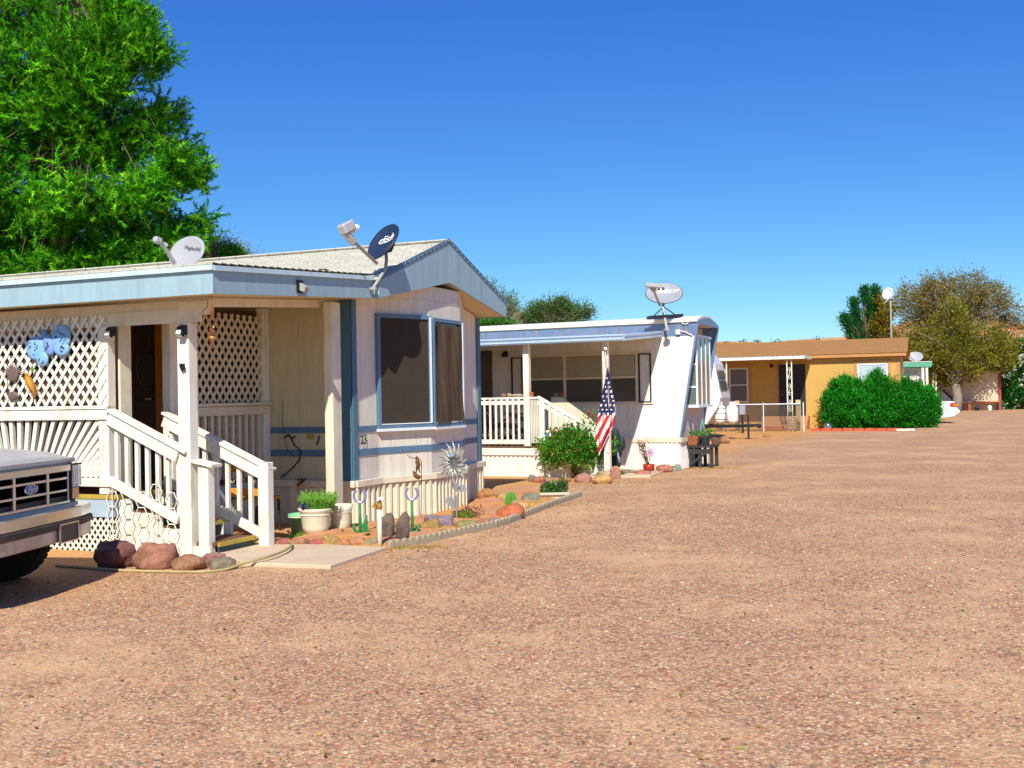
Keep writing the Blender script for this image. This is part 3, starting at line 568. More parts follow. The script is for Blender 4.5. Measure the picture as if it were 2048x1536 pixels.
# ------------------------------------------------------------------ satellite dishes
def basis(n, skew=0, up=(0, 0, 1)):
    n = np.array(n, float); n /= np.linalg.norm(n); u = np.cross(up, n); u /= np.linalg.norm(u); v = np.cross(n, u)
    c, s = math.cos(skew), math.sin(skew); return n, u*c+v*s, v*c-u*s
def dish(label, C, n, a, b, depth, skew, refl, backm, txt=None, tsize=.1, toff=(0, 0), tm=None, arm=None, head=None, mast=None, mr=.025, struts=(), tray=None, armr=.018, bold=.002, shear=0, group=None):
    C = np.array(C, float); n, u, v = basis(n, skew); base = mast[0] if mast else C
    t = thing('satellite_dish', label, 'satellite dish', base, 0, group)
    def sf(x, y): return depth*((x/a)**2+(y/b)**2)-depth
    m = MB(); R, K = 8, 40; vs = [C+n*sf(0, 0)]; fs = []
    for i in range(1, R+1):
        for j in range(K): r = i/R; x, y = a*r*math.cos(2*math.pi*j/K), b*r*math.sin(2*math.pi*j/K); vs.append(C+u*x+v*y+n*sf(x, y))
    for j in range(K): fs.append((0, 1+j, 1+(j+1) % K))
    for i in range(R-1):
        for j in range(K): p = 1+i*K; fs.append((p+j, p+K+j, p+K+(j+1) % K, p+(j+1) % K))
    m.add(vs, fs); r_ = m.build('reflector', refl, t, smooth=True, solid=-.012)
    m = MB(); m.tube([C+u*a*1.004*math.cos(q)+v*b*1.004*math.sin(q)-n*.004 for q in np.linspace(0, 2*math.pi, K+1)], .009, 6, False); m.build('rim', backm, r_)
    if txt:
        letters('lettering', txt, tsize, C+u*toff[0]+v*toff[1], u, v, tm, r_, bold=bold, shear=shear, warp=lambda x, y: sf(x+toff[0], y+toff[1])+.02)
    m = MB(); m.add(*box_on(C-n*(depth+.05), u, v, n, .06, .07, .04)); m.build('bracket', M['dark'], t)
    if arm: m = MB(); m.bar(arm[0], arm[1], armr*2.2, armr*2.6, n); m.build('arm', M['steelpaint'], t, bevel=.004)
    if head: head(t, u, v, n)
    if mast: m = MB(); m.tube(mast, mr, 12); m.build('mast', M['steelpaint'], t, smooth=False)
    if mast: m = MB(); q = np.array(mast[0]); m.lathe([(mr*2.4, -.02), (mr*2.4, .012)], q, 12); m.build('foot', M['steelpaint'], t)
    for p, q in struts: m = MB(); m.tube([p, q], .011, 6); m.build('strut', M['dark'], t)
    if tray: m = MB(); m.bar(tray[0], tray[1], .2, .06); m.build('mounting_board', M['dark'], t)
    return t
def box_on(c, u, v, n, hu, hv, hn):
    c = np.array(c); V = [c+u*a*hu+v*b*hv+n*g*hn for g in (-1, 1) for a, b in ((-1, -1), (1, -1), (1, 1), (-1, 1))]
    return V, [(0, 3, 2, 1), (4, 5, 6, 7), (0, 1, 5, 4), (1, 2, 6, 5), (2, 3, 7, 6), (3, 0, 4, 7)]
M['steelpaint'] = mat('grey_painted_steel', 'a9a79c', .45, .1, metal=.1); M['dishblue'] = mat('dark_blue_enamel', '26344a', .4, .06, bump=0, spec=.4)
M['dishmid'] = mat('mid_grey_enamel', '94969a', .45, .05, bump=0); M['dishgrey'] = mat('grey_enamel', 'a9a9a8', .45, .05, bump=0); M['lettersw'] = mat('white_lettering', 'f4f4f0', .5, .02, bump=0); M['lettersg'] = mat('grey_lettering', '5b6066', .5, .02, bump=0)
M['pink'] = mat('faded_pink_cap', 'd8a8a8', .6)
# dark dish on the corner of the first home
yd = F1.wor(np.array([.72, -.32, 0.])); Yd = 13.25
Cd = at(766, 483, Yd); n1 = (-.56, -.62, .56)
def head1(t, u, v, n):
    E_ = at(706, 482, Yd-.62)
    m = MB(); p0 = at(709, 486, Yd-.60); p1 = at(690, 466, Yd-.68); m.bar(p0, p1, .085, .10, n); m.build('feed_bracket', M['steelpaint'], t, bevel=.01)
    m = MB(); m.bar(at(683, 461, Yd-.74), at(704, 450, Yd-.58), .13, .13, n); m.build('feed_head', M['dishgrey'], t, bevel=.02)
    for i, (a, b) in enumerate(((712, 452), (706, 458))): m = MB(); q = at(a, b, Yd-.5); m.tube([q-np.array([.05, 0, 0]), q+np.array([.03, .02, -.02])], .034, 12); m.build('feed_horn', M['white'], t)
dish('dark blue satellite dish with white lettering on the roof corner of the beige home', Cd, n1, .235, .275, .05, math.radians(8), M['dishblue'], M['dark'], 'dish', .17, (.02, .05), M['lettersw'],
     arm=(at(753, 526, Yd-.05), at(704, 480, Yd-.62)), head=head1, mast=[F1.wor(np.array(F1.x(746, 577, .44))), at(751, 569, 13.2), at(771, 538, 13.3), at(773, 520, 13.35), at(772, 506, 13.4)], mr=.021, bold=.0025, shear=.3)
# pale grey one behind the porch roof
Cg = at(373, 504, 15.2)
def head3(t, u, v, n):
    m = MB(); m.bar(at(308, 478, 14.7), at(322, 483, 14.8), .09, .09, (0, 0, 1)); m.build('feed_head', M['dishgrey'], t, bevel=.02)
    m = MB(); q = at(326, 487, 14.85); m.tube([q, q+np.array([.05, .03, -.03])], .03, 10); m.build('feed_horn', M['dishgrey'], t)
dish('pale grey satellite dish with faint grey lettering standing on the shingles at the left', Cg, (-.45, -.78, .42), .35, .255, .05, math.radians(-14), M['dishgrey'], M['dishgrey'], 'HughesNet', .085, (.07, .08), M['lettersg'],
     arm=(at(350, 527, 15.05), at(322, 485, 14.8)), head=head3, mast=[at(352, 548, 15.5), at(354, 528, 15.5), at(364, 518, 15.35)], bold=.001)
# wide grey dish on the second home
Ym = 22.3; Cm = at(1328, 586, Ym)
def head2(t, u, v, n):
    m = MB(); m.bar(at(1290, 570, Ym-.75), at(1322, 573, Ym-.75), .11, .09, (0, 0, 1)); m.build('feed_head', M['dishgrey'], t, bevel=.02)
    m = MB(); m.bar(at(1303, 574, Ym-.7), at(1309, 582, Ym-.65), .09, .09, (0, 1, 0)); m.build('feed_bracket', M['steelpaint'], t)
    for a in (1317, 1326): m = MB(); q = at(a, 576, Ym-.7); m.tube([q, q+np.array([.02, .08, -.02])], .026, 10); m.build('feed_horn', M['dark'], t)
dish('wide grey satellite dish with white lettering on a strutted mast over the white home', Cm, (-.16, -.84, .5), .385, .26, .06, math.radians(-3), M['dishmid'], M['dark'], 'DIRECTV', .105, (.09, .06), M['lettersw'],
     arm=(at(1320, 611, Ym-.1), at(1306, 579, Ym-.65)), head=head2, mast=[at(1334, 659, 22.05), at(1329, 634, 22.15), at(1326, 615, 22.25), at(1327, 606, 22.4)], mr=.03,
     struts=((at(1327, 614, 22.3), at(1305, 634, 22.6)), (at(1328, 614, 22.3), at(1357, 634, 22.6))), tray=(at(1298, 635, 22.1), at(1362, 631, 22.35)), bold=.004, shear=.2)

# ------------------------------------------------------------------ pickup truck
def truck():
    al = math.radians(5); cx = at(62, 1000, 8.85); T = Fr((cx[0]-.02, cx[1]), 0); T.X = np.array([math.cos(al), -math.sin(al), 0]); T.Y = np.array([math.sin(al), math.cos(al), 0]); T.t = al
    t = fthing(T, 'pickup_truck', 'silver grey pickup truck with chrome grille and two-tone bumper at the left edge', 'pickup truck')
    body = mat('dusty_silver_paint', 'c0bbb2', .3, .08, 4, .05, 200, metal=.0, stain='8d8078', stain_amt=.45, ss=2.5, sstretch=(1, 1, 1), spec=.5)
    # body: cross-sections along X (front at 0, tail at -5.3)
    def sec(x, hw, zb, zs, zt, crown):   # half outline from bottom to top, both sides
        return [(x, -hw, zb), (x, -hw-.015, (zb+zs)/2), (x, -hw, zs), (x, -hw*.93, zt-.012), (x, -hw*.55, zt+crown*.7), (x, 0, zt+crown), (x, hw*.55, zt+crown*.7), (x, hw*.93, zt-.012), (x, hw, zs), (x, hw+.015, (zb+zs)/2), (x, hw, zb)]
    m = MB(T); S_ = [sec(-.02, .81, .6, .96, 1.03, .012), sec(-.06, .86, .56, .985, 1.065, .02), sec(-.3, .94, .55, 1.0, 1.11, .035), sec(-.8, .97, .5, 1.03, 1.15, .04), sec(-1.35, .99, .5, 1.06, 1.18, .035)]
    k = len(S_[0]); vs = [p for s_ in S_ for p in s_]; fs = [(i*k+j, (i+1)*k+j, (i+1)*k+j+1, i*k+j+1) for i in range(len(S_)-1) for j in range(k-1)]+[tuple(range(k))]
    m.add(vs, fs); m.box(-3.0, -1.351, -.985, .985, .5, 1.12); m.box(-5.3, -3.001, -.985, .985, .55, 1.16); m.build('body', body, t, smooth=False, bevel=.012)
    m = MB(T); m.bar((-.01, -.79, 1.035), (-.01, .79, 1.035), .045, .03, (1, 0, 0)); m.box(-.055, .01, -.82, .82, .6, .655); m.build('hood_lip', body, t, bevel=.01)
    m = MB(T); m.add([(-1.3, -.85, 1.13), (-1.3, .85, 1.13), (-1.75, .74, 1.72), (-1.75, -.74, 1.72), (-2.95, -.85, 1.13), (-2.95, .85, 1.13), (-2.8, .74, 1.72), (-2.8, -.74, 1.72)],
        [(0, 1, 2, 3), (5, 4, 7, 6), (1, 5, 6, 2), (4, 0, 3, 7), (3, 2, 6, 7)]); cab = m.build('cab', body, t, bevel=.03)
    gl = glass_mat('truck_glass', '15191c'); m = MB(T); m.add([(-1.32, -.76, 1.2), (-1.32, .76, 1.2), (-1.70, .68, 1.66), (-1.70, -.68, 1.66)], [(0, 1, 2, 3)]); o = m.build('windscreen', gl, cab, solid=.01)
    for sy in (-1, 1): m = MB(T); m.add([(-1.6, sy*.87, 1.18), (-2.7, sy*.87, 1.18), (-2.6, sy*.77, 1.65), (-1.85, sy*.77, 1.65)], [(0, 1, 2, 3)]); m.build('side_window', gl, cab, solid=.012)
    # grille: chrome surround, two cross bars and three uprights a side
    ch = M['chrome']; m = MB(T); z0, z1 = .665, .985; hw = .63
    m.box(.0, .04, -hw, hw, z1-.045, z1+.015); m.box(.0, .03, -hw, hw, z0-.008, z0+.018)
    for y in (-hw, hw-.03): m.box(.0, .03, y, y+.03, z0, z1)
    g_ = m.build('grille', ch, t, bevel=.005)
    for i in (1, 2): m = MB(T); z = z0+(z1-z0)*i/3; m.box(.001, .022, -hw+.03, hw-.03, z-.011, z+.011); m.build('crossbar', ch, g_, bevel=.003)
    for y in (-.26, .26): m = MB(T); m.box(.002, .03, y-.018, y+.018, z0+.018, z1-.028); m.build('upright', ch, g_, bevel=.003)
    m = MB(T); m.box(-.018, -.004, -hw+.01, hw-.01, z0, z1); m.build('grille_mesh', mat('grille_black', '070707', 1, .1, bump=0, spec=0), g_)
    m = MB(T); m.lathe([(.0, 0), (.1, 0), (.108, .012), (.098, .02), (0, .02)], (.012, 0, .83), 28, 'x'); e = m.build('emblem', ch, t)
    for v in e.data.vertices: v.co.z = .83+(v.co.z-.83)*.4 if abs(e.location[2]) < 9 else v.co.z
    em = MB(T); em.lathe([(0, 0), (.088, 0), (.088, .003), (0, .003)], (.032, 0, .83), 28, 'x'); e2 = em.build('emblem_field', mat('emblem_blue', '5d7296', .3, bump=0), e)
    for v in e2.data.vertices: v.co.z = .83+(v.co.z-.83)*.4
    letters('script', 'Ford', .07, (.0365, 0, .83), (0, 1, 0), (0, 0, 1), M['lettersw'], e, T, bold=.001, shear=.35)
    lens = mat('headlight_lens', 'dcd8cc', .15, .15, 40, .6, 60, spec=.8); amber = mat('amber_lens', 'd07a30', .2, .15, 40, .6, 60, spec=.8)
    for s_ in (-1, 1):
        def wrap(name, za, zb, mt, gap=.0):
            m = MB(T); pts = [(.035, .65), (.03, .79), (-.01, .86), (-.2, .9)]
            V = [(x, s_*y, z) for z in (za, zb) for x, y in pts]+[(-.3, s_*.64, za), (-.3, s_*.64, zb)]
            m.add(V, [(0, 1, 5, 4), (1, 2, 6, 5), (2, 3, 7, 6), (0, 4, 9, 8), (4, 5, 6, 7, 9), (3, 2, 1, 0, 8)]); return m.build(name, mt, t)
        hl = wrap('headlight', .79, .985, lens); wrap('turn_signal', .69, .785, amber)
        m = MB(T)
        for yy in (.68, .72, .76, .80): m.box(.03, .042, min(s_*yy, s_*(yy+.012)), max(s_*yy, s_*(yy+.012)), .8, .975)
        m.build('lens_rib', mat('lens_rib', 'f0ece0', .2, bump=0, spec=.8), hl)
        m = MB(T); m.box(.0, .045, min(s_*.632, s_*.645), max(s_*.632, s_*.645), .68, .99); m.box(.0, .045, min(s_*.65, s_*.8), max(s_*.65, s_*.8), .786, .79); m.box(.0, .04, min(s_*.64, s_*.83), max(s_*.64, s_*.83), .986, 1.0); m.build('bezel', M['black'], t)
    # bumper, chrome above a dark rub strip, curved back at the ends
    def bump(z0, z1, out, mt, name, top=False):
        m = MB(T); pts = [(-.42, -1.02), (-.16, -1.0), (-.03, -.9), (.03, -.6), (.04, 0), (.03, .6), (-.03, .9), (-.16, 1.0), (-.42, 1.02)]
        o = [(x+.12+out, y*(1+out*.3)) for x, y in pts]; i_ = [(x-.02, y*.93) for x, y in pts]; q = len(o)
        V = [(x, y, z) for z in (z0, z1) for x, y in o]+[(x, y, z) for z in (z0, z1) for x, y in i_]
        fs = []
        for j in range(q-1): fs += [(j, j+1, q+j+1, q+j), (q+j, q+j+1, 3*q+j+1, 3*q+j), (j+1, j, 2*q+j, 2*q+j+1), (2*q+j+1, 2*q+j, 3*q+j, 3*q+j+1)]
        fs += [(0, q, 3*q, 2*q), (q-1, 2*q-1+0, 4*q-1, 3*q-1)]; m.add(V, fs); return m.build(name, mt, bo or t, bevel=.008)
    bo = None
    bo = bump(.535, .635, .0, ch, 'bumper'); bump(.475, .533, .012, mat('rub_strip', '4a4038', .7), 'rub_strip'); bump(.36, .473, -.004, mat('worn_chrome', 'c4b6a6', .35, .2, 6, .2, metal=.3, stain='8a6a52'), 'bumper_valance')
    m = MB(T); m.bar((.175, .17, .435), (.175, .47, .435), .006, .15, (0, 0, 1)); lp = m.build('licence_plate', mat('dark_plate', '4a453e', .5), t, bevel=.002)
    m = MB(T)
    for a, b in (((.18, .165, .512), (.18, .475, .512)), ((.18, .165, .358), (.18, .475, .358)), ((.18, .165, .358), (.18, .165, .512)), ((.18, .475, .358), (.18, .475, .512))): m.bar(a, b, .012, .012, (1, 0, 0))
    m.build('plate_frame', ch, lp)
    for x in (-.72, -4.1):
        for s_ in (-1, 1):
            c = (x, s_*.86, .40); m = MB(T); m.lathe([(.19, -.125), (.36, -.125), (.395, -.1), (.402, 0), (.395, .1), (.36, .125), (.19, .125)], c, 36, 'y'); wh = m.build('wheel', M['rubber'], t, smooth=False)
            m = MB(T)
            for i in range(36):
                q = 2*math.pi*i/36; z = math.sin(q)*.402; xx = math.cos(q)*.402
                for yy in (-.08, -.028, .028, .08): m.bar((c[0]+xx*.985, c[1]+yy-.018, c[2]+z*.985), (c[0]+xx*.985, c[1]+yy+.018, c[2]+z*.985), .045, .02, (xx, 0, z))
            m.build('tread_blocks', M['rubber'], wh)
            m = MB(T); m.lathe([(0, -.06), (.1, -.07), (.13, -.03), (.2, -.1), (.2, .1), (.13, .03), (.1, .07), (0, .06)], c, 28, 'y'); m.build('rim', M['steel'], wh)
    m = MB(T); m.box(-5.2, -.25, -.72, .72, .42, .56); m.box(-.6, .0, -.78, .78, .45, .72); m.build('chassis', M['black'], t)
truck()
for ch in bpy.data.objects['pickup_truck'].children:
    if not ch.name.startswith('wheel'): ch.location.z += .065

# ------------------------------------------------------------------ things on the porch
def floodlight(c, fr, label, facing=0):
    t = fthing(fr, 'porch_light', label, 'lamp', fr.loc(c)); x, y, z = fr.loc(c)
    m = MB(fr); m.box(x-.035, x+.035, y-.03, y-.002, z-.05, z+.05); m.build('base', M['black'], t)
    m = MB(fr); m.prism([(y-.03, z+.045), (y-.075, z+.03), (y-.10, z-.05), (y-.06, z-.075), (y-.03, z-.04)], 'x', x-.04, x+.04); hd = m.build('housing', M['black'], t, bevel=.006)
    m = MB(fr); m.add([(x-.03, y-.088, z+.0), (x+.03, y-.088, z+.0), (x+.03, y-.105, z-.045), (x-.03, y-.105, z-.045), (x-.03, y-.066, z-.077), (x+.03, y-.066, z-.077)], [(0, 3, 2, 1), (3, 4, 5, 2)]); m.build('lens', mat('lamp_lens', 'c9d6c2', .2, .05), hd)
floodlight(F1.wor(F1.y(369, 660, DY-.03)), F1, 'small black lamp on the tall corner post of the porch')
floodlight(F1.wor(F1.y(227, 663, DY-.03)+np.array([.0, 0, 0])), F1, 'small black lamp beside the doorway at the lattice end post')
c = F1.wor(F1.x(597, 575, RX+.03)); l = F1.loc(c)
t = fthing(F1, 'fascia_light', 'small black lamp on the blue fascia over the steps', 'lamp', l)
m = MB(F1); m.box(l[0], l[0]+.03, l[1]-.04, l[1]+.05, l[2]-.06, l[2]+.08); m.build('base', M['black'], t)
m = MB(F1); m.prism([(l[0]+.03, l[2]+.05), (l[0]+.11, l[2]), (l[0]+.09, l[2]-.06), (l[0]+.03, l[2]-.04)], 'y', l[1]-.03, l[1]+.05); m.build('housing', M['steelpaint'], t, bevel=.006)
l = F1.y(367, 735, DY-.031)
t = fthing(F1, 'door_bell', 'small black bracket with a grey box halfway up the tall corner post', 'bracket', l)
m = MB(F1); m.box(l[0]-.03, l[0]+.02, l[1]-.03, l[1]+.0, l[2]+.02, l[2]+.04); m.box(l[0]-.03, l[0]+.015, l[1]-.02, l[1], l[2]-.005, l[2]+.015); m.bar((l[0]-.005, l[1]-.025, l[2]+.03), (l[0]+.02, l[1]-.025, l[2]-.03), .05, .02, (0, 1, 0)); m.build('bracket', M['black'], t)
# butterfly wall ornament
def blob2(pts_fn, n=28): return [pts_fn(2*math.pi*i/n) for i in range(n)]
def plate(name, outline, c, fr, th, mt, parent, bulge=.02, y_off=0):
    """cushion-shaped plate in the XZ plane of a frame"""
    m = MB(fr); n = len(outline); vs = []; cx = sum(p[0] for p in outline)/n; cz = sum(p[1] for p in outline)/n
    for k, (f, o) in enumerate(((1, 0), (1, -th), (.8, -th-bulge*.7), (.4, -th-bulge), (.0, -th-bulge*1.05))):
        for p in outline: vs.append((c[0]+cx+(p[0]-cx)*f, c[1]+y_off+o, c[2]+cz+(p[1]-cz)*f))
    fs = [tuple(range(n))]+[(k*n+i, (k+1)*n+i, (k+1)*n+(i+1) % n, k*n+(i+1) % n) for k in range(4) for i in range(n)]
    m.add(vs, fs); return m.build(name, mt, parent, smooth=True)
def ell(cx, cz, a, b, rot=0, n=26): return [(cx+a*math.cos(t)*math.cos(rot)-b*math.sin(t)*math.sin(rot), cz+a*math.cos(t)*math.sin(rot)+b*math.sin(t)*math.cos(rot)) for t in np.arange(n)*2*math.pi/n]
def butterfly():
    c = F1.y(100, 690, DY-.07); t = fthing(F1, 'butterfly_ornament', 'large pale blue butterfly ornament with black dashes hung on the white lattice', 'ornament', c)
    wing = mat('butterfly_blue', '86b4d8', .5, .08); bodym = mat('butterfly_body', '7f9cd2', .5, .05); s = 1/180
    def P(px, py): q = F1.y(px, py, DY-.07); return q[0]-c[0], q[2]-c[2]
    for nm, (px, py, a, b, r) in dict(upper_wing=(123, 674, 25, 24, .5), wing2=(73, 697, 25, 24, 0), lower_wing=(124, 697, 20, 15, -.1), wing4=(86, 718, 15, 15, .1)).items():
        x, z = P(px, py); plate('wing', ell(x, z, a*s, b*s, r), c, F1, .012, wing, t, .014)
    x, z = P(99, 690); plate('body', ell(x, z, 13*s, 22*s, .35), c, F1, .02, bodym, t, .014); x, z = P(90, 668); hd = plate('head', ell(x, z, 7*s, 9*s, .2), c, F1, .02, mat('butterfly_head', '6f9fd0', .5), t, .02)
    m = MB(F1); m.tube([(c[0]+x, c[1]-.02, c[2]+z+.04), (c[0]+x+.0, c[1]-.01, c[2]+z+.11)], .003, 5); m.build('wire', M['black'], hd)
    m = MB(F1); random.seed(4)
    for px, py, a, b in ((123, 674, 20, 18), (70, 697, 18, 18), (127, 698, 13, 9), (85, 720, 10, 10), (99, 690, 6, 14)):
        for i in range(11 if a > 12 else 6):
            q = random.uniform(0, 6.28); rr = random.uniform(.3, .95); x, z = P(px, py); x += a*rr*math.cos(q)*s; z += b*rr*math.sin(q)*s; q2 = q+math.pi/2+random.uniform(-.5, .5); L = random.uniform(.009, .02)
            yy = c[1]-.014-.016*(1-rr*rr*.75)-(.009 if a < 7 else 0); m.bar((c[0]+x-math.cos(q2)*L, yy, c[2]+z-math.sin(q2)*L), (c[0]+x+math.cos(q2)*L, yy, c[2]+z+math.sin(q2)*L), .007, .008, (0, 1, 0))
    m.build('dashes', M['black'], t)
butterfly()
def leafy_orn(px, py, name, label, colr, fn):
    c = F1.y(px, py, DY-.065); t = fthing(F1, name, label, 'ornament', c); fn(c, t, mat(name+'_metal', colr, .6, .25, metal=.2))
def sun_orn(c, t, m_):
    k = 26; o = []
    for i in range(k*2):
        a = math.pi*i/k; r = (.155 if i % 2 and .1 < a < math.pi-.1 else .085); o.append((r*math.cos(a), .1+r*math.sin(a)*.7 if a <= math.pi else .1+.085*math.sin(a)*1.1))
    plate('rays', o, c, F1, .006, m_, t, .004); plate('dish', [(x, z) for x, z in ell(0, -.15, .075, .05)], c, F1, .006, m_, t, .012)
    m = MB(F1)
    for s_ in (-1, 1): m.tube([(c[0]+s_*.07, c[1]-.01, c[2]+.03), (c[0]+s_*.08, c[1]-.01, c[2]-.14)], .003, 5); m.tube([(c[0]+s_*.09, c[1]-.01, c[2]+.15), (c[0], c[1]-.01, c[2]+.33)], .002, 5)
    m.build('wire', M['iron'], t)
leafy_orn(26, 765, 'sun_ornament', 'brown metal half-sun ornament wired to the white lattice', '7a665e', sun_orn)
def liz(c, t, m_):
    m = MB(F1); pts = [(c[0]-.07, c[1]-.02, c[2]+.1), (c[0]-.03, c[1]-.03, c[2]+.03), (c[0]+.01, c[1]-.03, c[2]-.04), (c[0]+.04, c[1]-.02, c[2]-.1), (c[0]+.03, c[1]-.015, c[2]-.22)]
    m.tube(pts, [.012, .04, .04, .022, .004], 8)
    for i in range(26):
        p = np.array(pts[0])+(np.array(pts[3])-np.array(pts[0]))*random.random(); a = random.uniform(0, 6.28); m.tube([p, p+np.array([math.cos(a)*.075, -.01, math.sin(a)*.06])], [.008, .002], 5)
    m.build('body', m_, t, smooth=True); m = MB(F1); m.ball((c[0]+.03, c[1]-.03, c[2]+.15), (.018, .012, .04)); m.build('leaf', mat('ornament_green', '4f9a40', .5), t)
leafy_orn(65, 765, 'lizard_ornament', 'spiky orange metal lizard ornament on the white lattice', 'c08428', liz)
# wind chime hanging from the corner of the porch roof
c = F1.wor(np.array([RX-.03, FA+.03, 2.65])); t = thing('wind_chime', 'slender copper wind chime hanging from the porch roof corner', 'wind chime', c); cop = mat('copper', 'b4643a', .35, .15, metal=.6)
def dn(y): return np.array([c[0], c[1], c[2]-(y-590)/ (F/c[1])])
m = MB(); m.tube([dn(590), dn(660)], .002, 5); m.build('cord', M['iron'], t)
m = MB(); m.lathe([(.002, .0), (.012, -.05), (.02, -.1), (.006, -.16), (.002, -.18)], dn(605), 8); m.build('cone', cop, t)
m = MB()
for i in range(60): a = i*.55; r_ = .03*math.sin(math.pi*min(1, (i+6)/60))+.006; m.v.append(tuple(dn(655+i*.75)+np.array([r_*math.cos(a), r_*math.sin(a), 0])))
pts = m.v; m = MB(); m.tube(pts, .005, 5); m.build('spiral', cop, t); m = MB(); m.ball(dn(678), .028); m.build('glass_ball', mat('amber_glass', 'c9a040', .1, spec=.9), t)
# wire border fence in front of the steps
def wirefence():
    a = G(226, 1106); b = G(352, 1112); t = thing('wire_border_fence', 'white hexagon wire garden fence standing below the porch steps', 'garden fence', a); d = b-a; L = np.linalg.norm(d); d /= L; m = MB()
    hx = .125; k = int(L/(hx*1.5)); up = np.array([0, 0, 1.])
    for row in range(4):
        for i in range(k+1):
            cc = a+d*(i*hx*1.55)+up*(.08+row*.165+(i % 2)*.082+.12*math.sin(i*.35)*0); hh = [cc+d*hx*.62*math.cos(q)+up*.095*math.sin(q)+np.array([0, .01*math.sin(i+q), 0]) for q in np.arange(7)*math.pi/3]; m.tube(hh, .006, 5, False)
    for i in range(0, k+1, 3): p = a+d*i*hx*1.55; m.tube([p-up*.05, p+up*.78], .005, 5)
    m.build('wire_mesh', M['white'], t)
wirefence()
# orange bench on the ground right of the steps
def bench():
    l = F1.x(500, 1000, -.0); fr = F1; y0 = -1.15; x0 = float(F1.y(452, 935, y0)[0])
    t = fthing(fr, 'garden_bench', 'orange slatted bench with scrolled iron back seen through the right stair rail', 'bench', (x0, y0, 0)); om = M['orange']
    for z, h_ in ((.74, .09), (.46, .09)): m = MB(fr); m.box(x0, x0+.5, y0-.02, y0+.02, z, z+h_); m.build('back_slat', om, t, bevel=.006)
    for i in range(3): m = MB(fr); m.box(x0, x0+.5, y0+.04+i*.13, y0+.14+i*.13, .4, .43); m.build('seat_slat', om, t, bevel=.005)
    for x in (x0+.05, x0+.45):
        m = MB(fr); m.tube([(x, y0, .85), (x, y0, .4), (x, y0-.06, 0)], .018, 8); m.tube([(x, y0, .42), (x, y0+.42, .42), (x, y0+.45, 0)], .018, 8); m.build('leg', M['iron'], t)
    m = MB(fr)
    for k in range(4):
        xc = x0+.1+k*.1; m.tube([(xc+.05*math.cos(q)*(1-q/9), y0, .645+.06*math.sin(q)*(1-q/9)) for q in np.linspace(0, 7, 22)], .008, 5); 
    m.build('scroll', mat('pale_iron', 'b9a58e', .6), t)
bench()
# hose
t = thing('garden_hose', 'tan garden hose lying along the rocks and across the concrete pad', 'hose', G(250, 1141)); m = MB()
hp = [(112, 1131, 0), (180, 1136, 0), (250, 1141, 0), (330, 1143, 0), (400, 1143.5, 0), (450, 1139, 0), (485, 1127, .03), (530, 1115, .06), (565, 1103, .06), (583, 1091, .06), (578, 1082, .05), (562, 1079, .03), (548, 1080, .0)]
P = [G(x, y, z+.014) for x, y, z in hp]; Q = []
for i in range(len(P)-1):
    p0, p1, p2, p3 = P[max(i-1, 0)], P[i], P[i+1], P[min(i+2, len(P)-1)]
    for k in range(6): u = k/6; Q.append(.5*((2*p1)+(-p0+p2)*u+(2*p0-5*p1+4*p2-p3)*u*u+(-p0+3*p1-3*p2+p3)*u**3))
m.tube(Q, .0135, 8); m.build('hose', mat('tan_hose', 'b3a06a', .5), t, smooth=True)
# concrete pad
m = MB(); pts = [G(488, 1132), G(661, 1138), G(772, 1101), G(600, 1092), G(520, 1094), G(430, 1112)]; m.prism([(p[0], p[1]) for p in pts], 'z', -.05, .036)
tag(m.build('concrete_pad', M['concrete'], origin=None, bevel=.008), kind='structure')

